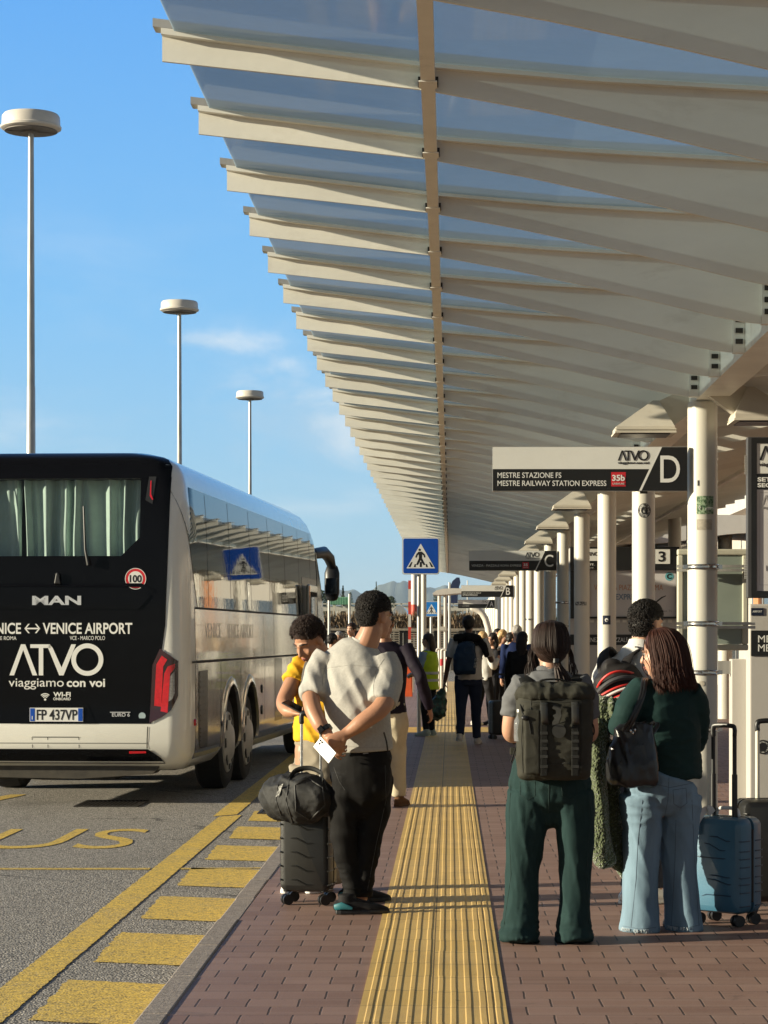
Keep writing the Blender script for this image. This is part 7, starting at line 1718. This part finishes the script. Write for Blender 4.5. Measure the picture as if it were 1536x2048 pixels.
mm.build('three_bar_logo', red, bp)
mm = M(); mm.obox(pp(-.03, -.150, .105), X_a*.016, X_b*.004, X_a.cross(X_b)*.022); mm.build('red_tab', red, bp, bevel=.003)
for pts in ([pp(-.04, .10, .0), pp(-.03, .16, -.04), pp(.0, .21, -.14), pp(.02, .16, -.26)], [pp(.06, .10, .0), pp(.10, .14, -.06), pp(.16, .14, -.14), pp(.19, .08, -.24)]):
    mm = M(); qq, _ = smooth_path(pts, [.01]*4, 5); mm.tube(qq, [(.033, .010)]*len(qq), w=(.8, .1, .5), seg=12, caps='round'); mm.build('shoulder_strap', pk_b, bp)

# ------------------------------------------------------------------ dark suitcase and duffel bag
def shell_case(t, c, ang, w, d, h, z0, m, ribs, rib_r, rm=None, zip_m=None):
    """hard case: w along its broad face, d deep; returns a local placement function"""
    a = math.radians(ang); r = Vector((math.cos(a), math.sin(a), 0)); f = Vector((-math.sin(a), math.cos(a), 0)); u = Vector((0, 0, 1)); c = Vector((c[0], c[1], 0))
    L = lambda x, y, z: c + r*x + f*y + u*z
    for y0, y1 in ((-d/2, -.012), (.012, d/2)):
        mm = M(); n = 10; rc = .045; ring2 = []
        for (qx, qz, a0) in ((w/2-rc, z0+h-rc, 0), (-w/2+rc, z0+h-rc, 90), (-w/2+rc, z0+rc, 180), (w/2-rc, z0+rc, 270)):
            for i in range(n): an = math.radians(a0+90*i/(n-1)); ring2.append((qx, qz, math.cos(an), math.sin(an)))
        vs = []; m2 = len(ring2); far = y0 if abs(y0) > abs(y1) else y1; near = y1 if far == y0 else y0; sgn = 1 if far > near else -1
        for st, (yy, sh) in enumerate(((near, 0), (far-sgn*.035, 0), (far-sgn*.012, .010), (far, .035))):
            for (qx, qz, cx_, sz_) in ring2: vs.append(L(qx+cx_*(rc-sh*1.0), yy, qz+sz_*(rc-sh*1.0)))
        fs = [(k*m2+i, k*m2+(i+1) % m2, (k+1)*m2+(i+1) % m2, (k+1)*m2+i) for k in range(3) for i in range(m2)] + [tuple(range(m2))[::-1], tuple(3*m2+i for i in range(m2))]
        if sgn > 0: fs = [q[::-1] for q in fs]
        mm.add(vs, fs, 0, True); fixm = mm.mesh('shell', [m], base_of(t)); fix(fixm); sh_ = link('shell', fixm, t)
        mm = M()
        for pts in ribs:
            q = [L(x*w/2, far + sgn*(.0005 if abs(x) < .9 else -.012 if abs(x) < 1.0 else -.05), z0+z*h) for x, z in pts]; mm.tube(q, rib_r, seg=6, caps='round')
            for e in (pts[0], pts[-1]):
                if abs(e[0]) > .8: sx = 1 if e[0] > 0 else -1; mm.tube([L(e[0]*w/2, far-sgn*.002, z0+e[1]*h), L(sx*(w/2-.004), far-sgn*.022, z0+e[1]*h), L(sx*w/2, far-sgn*.045, z0+e[1]*h), L(sx*w/2, near+sgn*.015, z0+e[1]*h)], rib_r, seg=6, caps='round')
        mm.build('rib', rm or m, sh_, sharp=60)
    mm = M(); mm.tube([L(sx*(w/2-.008), 0, zz) for sx, zz in ((-1, z0+.06), (-1, z0+h-.06))], .012, seg=8); mm.tube([L(w/2-.008, 0, z0+.06), L(w/2-.008, 0, z0+h-.06)], .012, seg=8); mm.tube([L(-w/2+.05, 0, z0+h-.008), L(w/2-.05, 0, z0+h-.008)], .012, seg=8); mm.build('zip', zip_m or rubber, t)
    return L
def casters(t, L, xs, ys, m, hubm, rr=.030):
    for x in xs:
        for y in ys:
            mm = M(); p = L(x, y, .075); mm.tube([p, p + Vector((0, 0, .045))], [.02, .026], seg=14); fk = mm.build('fork', m, t)
            for dx in (-.016, .016):
                a = L(x, y, 0); ax_ = Vector((.42, -.91, 0)); c = Vector((a.x, a.y, rr+.001)) + ax_*dx
                mm = M(); mm.tube([c-ax_*.009, c+ax_*.009], rr, seg=22); w_ = mm.build('wheel', m, fk)
def trolley(t, L, y, x0, z0, z1, m_pole, m_grip, r=.008, step=None):
    for sx in (-1, 1):
        mm = M(); mm.tube([L(sx*x0, y, z0), L(sx*x0, y, z1)], r, seg=10)
        if step: mm.tube([L(sx*x0, y, z0), L(sx*x0, y, step)], r*1.35, seg=10)
        mm.build('pole', m_pole, t)
    mm = M(); q, _ = smooth_path([L(-x0, y, z1-.035), L(-x0, y, z1+.0), L(-x0*.75, y, z1+.016), L(x0*.75, y, z1+.016), L(x0, y, z1), L(x0, y, z1-.035)], [.01]*6, 4); mm.tube(q, [(.014, .012)]*len(q), seg=10, caps='round'); mm.build('grip', m_grip, t)
blk_case = mat('black_polycarbonate', (.016, .016, .015), .38, var=.15, vs=8, bump=.1, bs=200)
t = thing('suitcase', 'black ribbed hard suitcase under the duffel bag beside the man in grey', 'suitcase', W(618, 1810, 12.72))
ribz = [[(-.95, .12+.135*i), (-.3, .12+.135*i), (.1, .12+.135*i-.05), (.95, .12+.135*i-.05)] for i in range(7)]
cs = W(617, 1500, 12.75); L = shell_case(t, (cs.x, 12.75), -8, .285, .235, .57, .075, blk_case, ribz, .005)
casters(t, L, (-.105, .105), (-.08, .08), black_plastic, steel); trolley(t, L, .075, .055, .63, 1.045, steel, black_plastic, .0085)
nyl = mat('black_nylon', (.010, .010, .010), .72, var=.3, vs=14, bump=.25, bs=240)
t = thing('duffel_bag', 'bulging black duffel bag strapped on the black suitcase', 'bag', W(604, 1600, 12.6))
D = lambda a, b, d=0.0: W(a, b, 12.52+d)
mm = M(); ax1 = Vector((.50, -.80, -.12)).normalized()
mm.tube([D(555, 1596, .15), D(563, 1596, .11), D(590, 1596, .02), D(620, 1597, -.06), D(640, 1600, -.08), D(655, 1604, -.06)], [(.075, .10), (.115, .140), (.130, .152), (.128, .150), (.105, .13), (.07, .09)], w=(0, .4, 1), seg=26, caps='round')
me = solid(mm, .009, 4); fold(me, (((9, 0, 6), (0, 9, 0), (4, 0, 8)), .014, None, 2), ((24, 24, 24), .004, None, 5)); bg_ = put('bag', me, nyl, t)
dz = mat('duffel_seam', (.03, .03, .03), .6)
for pts in ([(580, 1548), (600, 1536), (640, 1546), (655, 1580)], [(580, 1552), (572, 1600), (585, 1645)], [(590, 1570), (615, 1556), (645, 1575), (650, 1610), (620, 1640), (592, 1622), (590, 1570)], [(556, 1570), (552, 1600), (562, 1630)]): seam(bg_, pts, .0045, dz, 'piping')
for dd, hh in ((0, 0), (.03, .012)):
    mm = M(); q, _ = smooth_path([D(578, 1560, -.08+dd), D(592, 1541+dd*60, -.06+dd), D(618, 1536, -.06+dd), D(642, 1546, -.10+dd), D(646, 1562, -.15+dd)], [.01]*5, 5); mm.tube(q, [(.013, .005)]*len(q), w=(0, 0, 1), seg=8, caps='round'); mm.build('handle', strap_m, t)
mm = M(); q, _ = smooth_path([D(566, 1550, .0), D(574, 1572, -.10), D(582, 1606, -.125), D(594, 1640, -.10)], [.01]*4, 5); mm.tube(q, [(.012, .006)]*len(q), w=(1, 0, 0), seg=8); mm.build('webbing', strap_m, t)
mm = M(); mm.prism([(0, 0), (.024, .012), (.050, .075), (.022, .060)], D(552, 1594, -.115), Vector((.85, -.5, 0)), Z3, .003); lb = mm.build('tag', grey_sticker, t)
# ------------------------------------------------------------------ blue suitcase and its neighbours
blue = mat('blue_polycarbonate', (.045, .14, .22), .40, var=.12, vs=6, bump=.12, bs=220, coat=.15); blue_rib = mat('blue_groove', (.012, .045, .085), .5)
t = thing('suitcase', 'blue ribbed hard suitcase with a paper luggage tag and raised handle', 'suitcase', W(1450, 1850, 11.9))
ribs_ = [[(-.95, .80), (.1, .80), (.45, .76), (.95, .76)], [(-.95, .74), (-.2, .72), (.2, .66), (.95, .655)], [(-.95, .60), (-.6, .58), (.2, .575), (.95, .575)], [(-.95, .50), (.95, .49)], [(-.95, .40), (.1, .395), (.45, .38), (.95, .38)], [(-.95, .36), (.0, .35), (.5, .31), (.95, .31)], [(-.95, .24), (.95, .225)], [(-.95, .12), (-.3, .19), (.3, .19), (.6, .19)], [(-.95, .085), (.95, .085)]]
cs = W(1452, 1700, 11.85); L = shell_case(t, (cs.x, 11.85), -40, .325, .215, .495, .065, blue, ribs_, .0036, blue_rib)
casters(t, L, (-.12, .12), (-.075, .075), black_plastic, steel); trolley(t, L, -.02, .066, .545, 1.015, black_plastic, black_plastic, .011, .78)
mm = M(); q, _ = smooth_path([L(-.05, -.05, .575), L(-.06, -.075, .60), L(-.08, -.10, .58), L(-.10, -.128, .53), L(-.11, -.130, .47)], [.01]*5, 4); mm.tube(q, [(.022, .0012)]*len(q), w=(.9, .4, 0), seg=8); tg = mm.build('luggage_tag', letter_white, t)
text('VCE', letter_black, tg, L(-.118, -.1345, .50), Vector((.93, .37, .0)), Vector((.1, .05, .97)), w=.028, h=.013)
mm = M(); q, _ = smooth_path([L(-.06, .0, .565), L(-.04, .0, .60), L(.06, .0, .60), L(.08, .0, .565)], [.01]*4, 4); mm.tube(q, .010, seg=10, caps='round'); mm.build('carry_handle', letter_white, t)
t = thing('suitcase', 'dark suitcase with cream handle at the right edge behind the blue one', 'suitcase', W(1545, 1850, 12.2))
cs = W(1550, 1700, 12.3); ribs3 = [[(-.9, .15+.12*i), (.9, .15+.12*i)] for i in range(7)]
L = shell_case(t, (cs.x, 12.35), 8, .40, .25, .55, .065, blk_case, ribs3, .004); casters(t, L, (-.15, .15), (-.085, .085), black_plastic, steel); trolley(t, L, .02, .085, .60, 1.02, mat('cream_pole', (.66, .62, .5), .35), black_plastic, .012)

# ------------------------------------------------------------------ everyone farther along the platform
navy_c = cloth('navy_jacket', (.012, .013, .030), .7); cream_c = cloth('cream_trousers', (.50, .44, .32)); dk = cloth('charcoal_cloth', (.020, .019, .022)); dk2 = cloth('dark_denim', (.018, .026, .055)); white_c = cloth('white_shirt', (.58, .57, .54)); blue_c = cloth('navy_blouse', (.012, .022, .075)); black_c = cloth('black_cloth', (.010, .010, .011)); vest = cloth('yellow_vest', (.50, .68, .03), .6); grey_c = cloth('soft_grey_cloth', (.24, .23, .23)); lightblue = cloth('light_blue_shirt', (.22, .32, .45)); purple_c = cloth('aubergine_jacket', (.012, .008, .016), .7)
far_person('man in dark jacket and cream trousers walking behind the man in grey', 769, 1615, 19.9, 1.72, 12, (purple_c, cream_c), skin_olive, hair_black, stride=.35, arms=[((.20, -.05, .66), (.225, .03, .505)), ((-.15, .03, .65), (-.15, .08, .52))], coat_len=.475, vox=.011, girth=1.12, leg_w=1.15, shoes=cloth('brown_suede', (.12, .06, .03)))
t, P, A, fr = far_person('woman with long brown hair in a yellow reflective vest by the sign pole', 857, 1470, 34.0, 1.53, -62, (lightblue, black_c), skin_fair, hair_brown, 'long', arms=[((.13, .03, .64), (.05, .17, .60)), ((-.13, .03, .64), (-.05, .17, .60))], coat_len=.50, sleeve=.5, female=True, shoes=cloth('pale_mint_shoe', (.40, .48, .45)))
mm = M(); a = math.radians(-62); r_ = Vector((math.cos(a), -math.sin(a), 0)); mm.tube([P(0, 0, .455), P(0, 0, .58), P(0, 0, .70), P(0, 0, .79), P(0, 0, .83)], [(.175, .145), (.17, .135), (.175, .14), (.165, .125), (.10, .085)], w=r_, seg=26); vs_ = put('reflective_vest', fold(solid(mm, .011, 2), ((9, 9, 7), .008, None, 2)), vest, t)
mm = M()
for z in (.545, .615): mm.tube([P(0, 0, z-.012), P(0, 0, z+.012)], [(.183, .15)]*2, w=r_, seg=28, caps=None)
mm.build('reflective_band', mat('reflective_tape', (.55, .56, .55), .35), vs_)
t, P, A, fr = far_person('tall man walking away with a blue backpack and a camouflage bag', 937, 1488, 31.3, 1.77, 4, (white_c, dk2), skin_dark, hair_black, stride=.45, arms=[((.175, .02, .655), (.15, .12, .71)), ((-.155, -.01, .645), (-.185, .02, .49))], coat_len=.505, sleeve=.5, vox=.011, girth=1.06, shoes=cloth('white_trainer', (.5, .49, .47)))
mm = M(); mm.tube([P(-.09, -.06, .83), P(0, -.085, .84), P(.08, -.06, .82), P(.125, -.05, .76), P(.14, -.05, .70)], [.05, .06, .055, .045, .035], seg=12, caps='round'); put('draped_jumper', fold(solid(mm, .012, 2), ((12, 12, 12), .01, None, 3)), black_c, t)
bp = thing('backpack', 'dark blue rounded backpack on the tall man walking away', 'backpack', P(0, -.13, .55)); bl = cloth('blue_pack', (.014, .034, .070), .6)
mm = M(); sq(mm, [(P(-.02, -.12, .55), .13, .08), (P(-.02, -.125, .58), .155, .105), (P(-.02, -.125, .68), .15, .105), (P(-.01, -.11, .77), .115, .08), (P(-.01, -.10, .80), .06, .05)], None, 2.6); put('pack', fold(solid(mm, .011, 3), ((9, 9, 9), .012, None, 3)), bl, bp)
mm = M(); mm.tube([P(.06, -.17, .60), P(.07, -.165, .67)], [(.02, .008), (.02, .008)], w=(1, 0, 0), seg=8, caps='round'); mm.build('side_buckle', grey_sticker, bp)
for sx in (-1, 1):
    mm = M(); q, _ = smooth_path([P(sx*.06, -.08, .77), P(sx*.07, -.02, .84), P(sx*.075, .06, .79), P(sx*.09, .05, .66)], [.01]*4, 4); mm.tube(q, [(.03, .01)]*len(q), w=(1, 0, 0), seg=8); mm.build('shoulder_strap', strap_m, bp)
camo_m, g, p, co = new_mat('camouflage_print'); nz = g.noise(co, 13.0, 3, .6); g.put(p, 'Base Color', g.mix(g.ramp(nz, .48, .52), (.010, .040, .030), g.mix(g.ramp(g.noise(co, 21.0, 2, .5), .5, .55), (.030, .115, .075), (.055, .06, .04)))); g.put(p, 'Roughness', .45)
bg = thing('carrier_bag', 'green camouflage carrier bag in the hand of the tall walking man', 'bag', W(876, 1434, 31.2)); q = lambda a, b, d=0.0: W(a, b, 31.25+d)
mm = M(); mm.tube([q(884, 1378), q(882, 1392), q(876, 1412), q(874, 1428), q(872, 1436)], [(.03, .02), (.07, .04), (.115, .07), (.11, .07), (.05, .03)], w=(1, 0, .25), seg=18, caps='round'); put('bag', fold(solid(mm, .011, 2), ((14, 14, 9), .02, None, 2)), camo_m, bg)
mm = M(); q2 = A[1][2]; mm.tube([q2 + Vector((0, 0, -.07)), q(884, 1380), q(882, 1390)], [.006, .01, .03], seg=8); mm.build('handle', camo_m, bg)
grp = 'people queuing under the canopy'
far_person('blonde woman in white top and dark trousers, nearest the tall walking man', 969, 1455, 37.0, 1.55, 55, (white_c, dk), skin_fair, hair_blond, 'bob', stride=.35, arms=[((.13, .03, .64), (.06, .14, .72)), ((-.13, .03, .64), (-.06, .16, .66))], group=grp, female=True, leg_w=.95, shoes=white_c, lean=-.05)
far_person('dark haired woman in sunglasses and dark cardigan in the queue', 986, 1449, 38.0, 1.53, -120, (dk, dk), skin_fair, hair_black, 'bob', arms=[((.13, .03, .64), (.05, .12, .74)), ((-.12, .04, .66), (-.05, .13, .60))], group=grp, female=True)
far_person('man whose dark hair shows above the queue of blonde women', 995, 1440, 41.0, 1.62, 170, (dk, dk), skin_olive, hair_black, group=grp)
far_person('blonde woman in glasses with pale collar looking down in the queue', 1004, 1449, 38.6, 1.58, 120, (grey_c, black_c), skin_fair, hair_blond, 'bob', group=grp, female=True, head_pitch=-.35)
far_person('dark haired man facing right between the blonde and the grey haired man', 1022, 1452, 37.6, 1.55, 75, (black_c, black_c), skin_olive, hair_black, group=grp, stride=.2)
far_person('grey haired man in navy jacket seen from behind in the queue', 1034, 1462, 35.8, 1.66, -8, (blue_c, black_c), skin_fair, hair_grey, group=grp, girth=1.15, coat_len=.46)
t, P, A, fr = far_person('woman with black hair in navy, nearest of the queue, pulling a dark case', 1045, 1488, 31.5, 1.55, 15, (black_c, black_c), skin_olive, hair_black, 'long', group=grp, female=True, girth=1.05, coat_len=.44)
t = thing('suitcase', 'small black wheeled case among the feet of the queue', 'suitcase', W(1000, 1480, 32.6)); c_ = W(1002, 1470, 33.0); L = shell_case(t, (c_.x, 33.0), 20, .34, .22, .50, .06, blk_case, [[(-.9, .2*i), (.9, .2*i)] for i in range(1, 5)], .004); casters(t, L, (-.13, .13), (-.08, .08), black_plastic, steel); trolley(t, L, .02, .08, .55, .92, black_plastic, black_plastic)
grp2 = 'people waiting by the coach door'
far_person('balding man with pale face by the coach mirror', 677, 1400, 41.0, 1.72, 165, (dk, dk), skin_fair, hair_grey, 'bald', group=grp2, foot_z=ROAD, head_yaw=25)
far_person('dark haired person standing by the coach door behind the yellow shirt', 664, 1420, 37.5, 1.68, 60, (dk, dk), skin_olive, hair_black, group=grp2, foot_z=ROAD)
far_person('brown haired man with sunlit face beside the head of the man in grey', 704, 1400, 40.0, 1.72, -150, (navy_c, dk), skin_fair, hair_brown, group=grp2, foot_z=0)
# ------------------------------------------------------------------ the air between here and the mountains
mt = bpy.data.materials.new('haze_air'); mt.use_nodes = True; nt = mt.node_tree; nt.nodes.clear(); g = N(nt)
pv = g.n('ShaderNodeVolumePrincipled'); g.put(pv, 'Color', (.62, .80, .98)); g.put(pv, 'Density', 6.5e-5); g.put(pv, 'Anisotropy', .1)
out = g.n('ShaderNodeOutputMaterial'); nt.links.new(pv.outputs[0], out.inputs['Volume'])
mm = M(); mm.box(-9500, 9500, -400, 12500, ROAD-1.2, 320); hz = mm.build('haze', mt); hz['kind'] = 'stuff'; hz.display_type = 'WIRE'
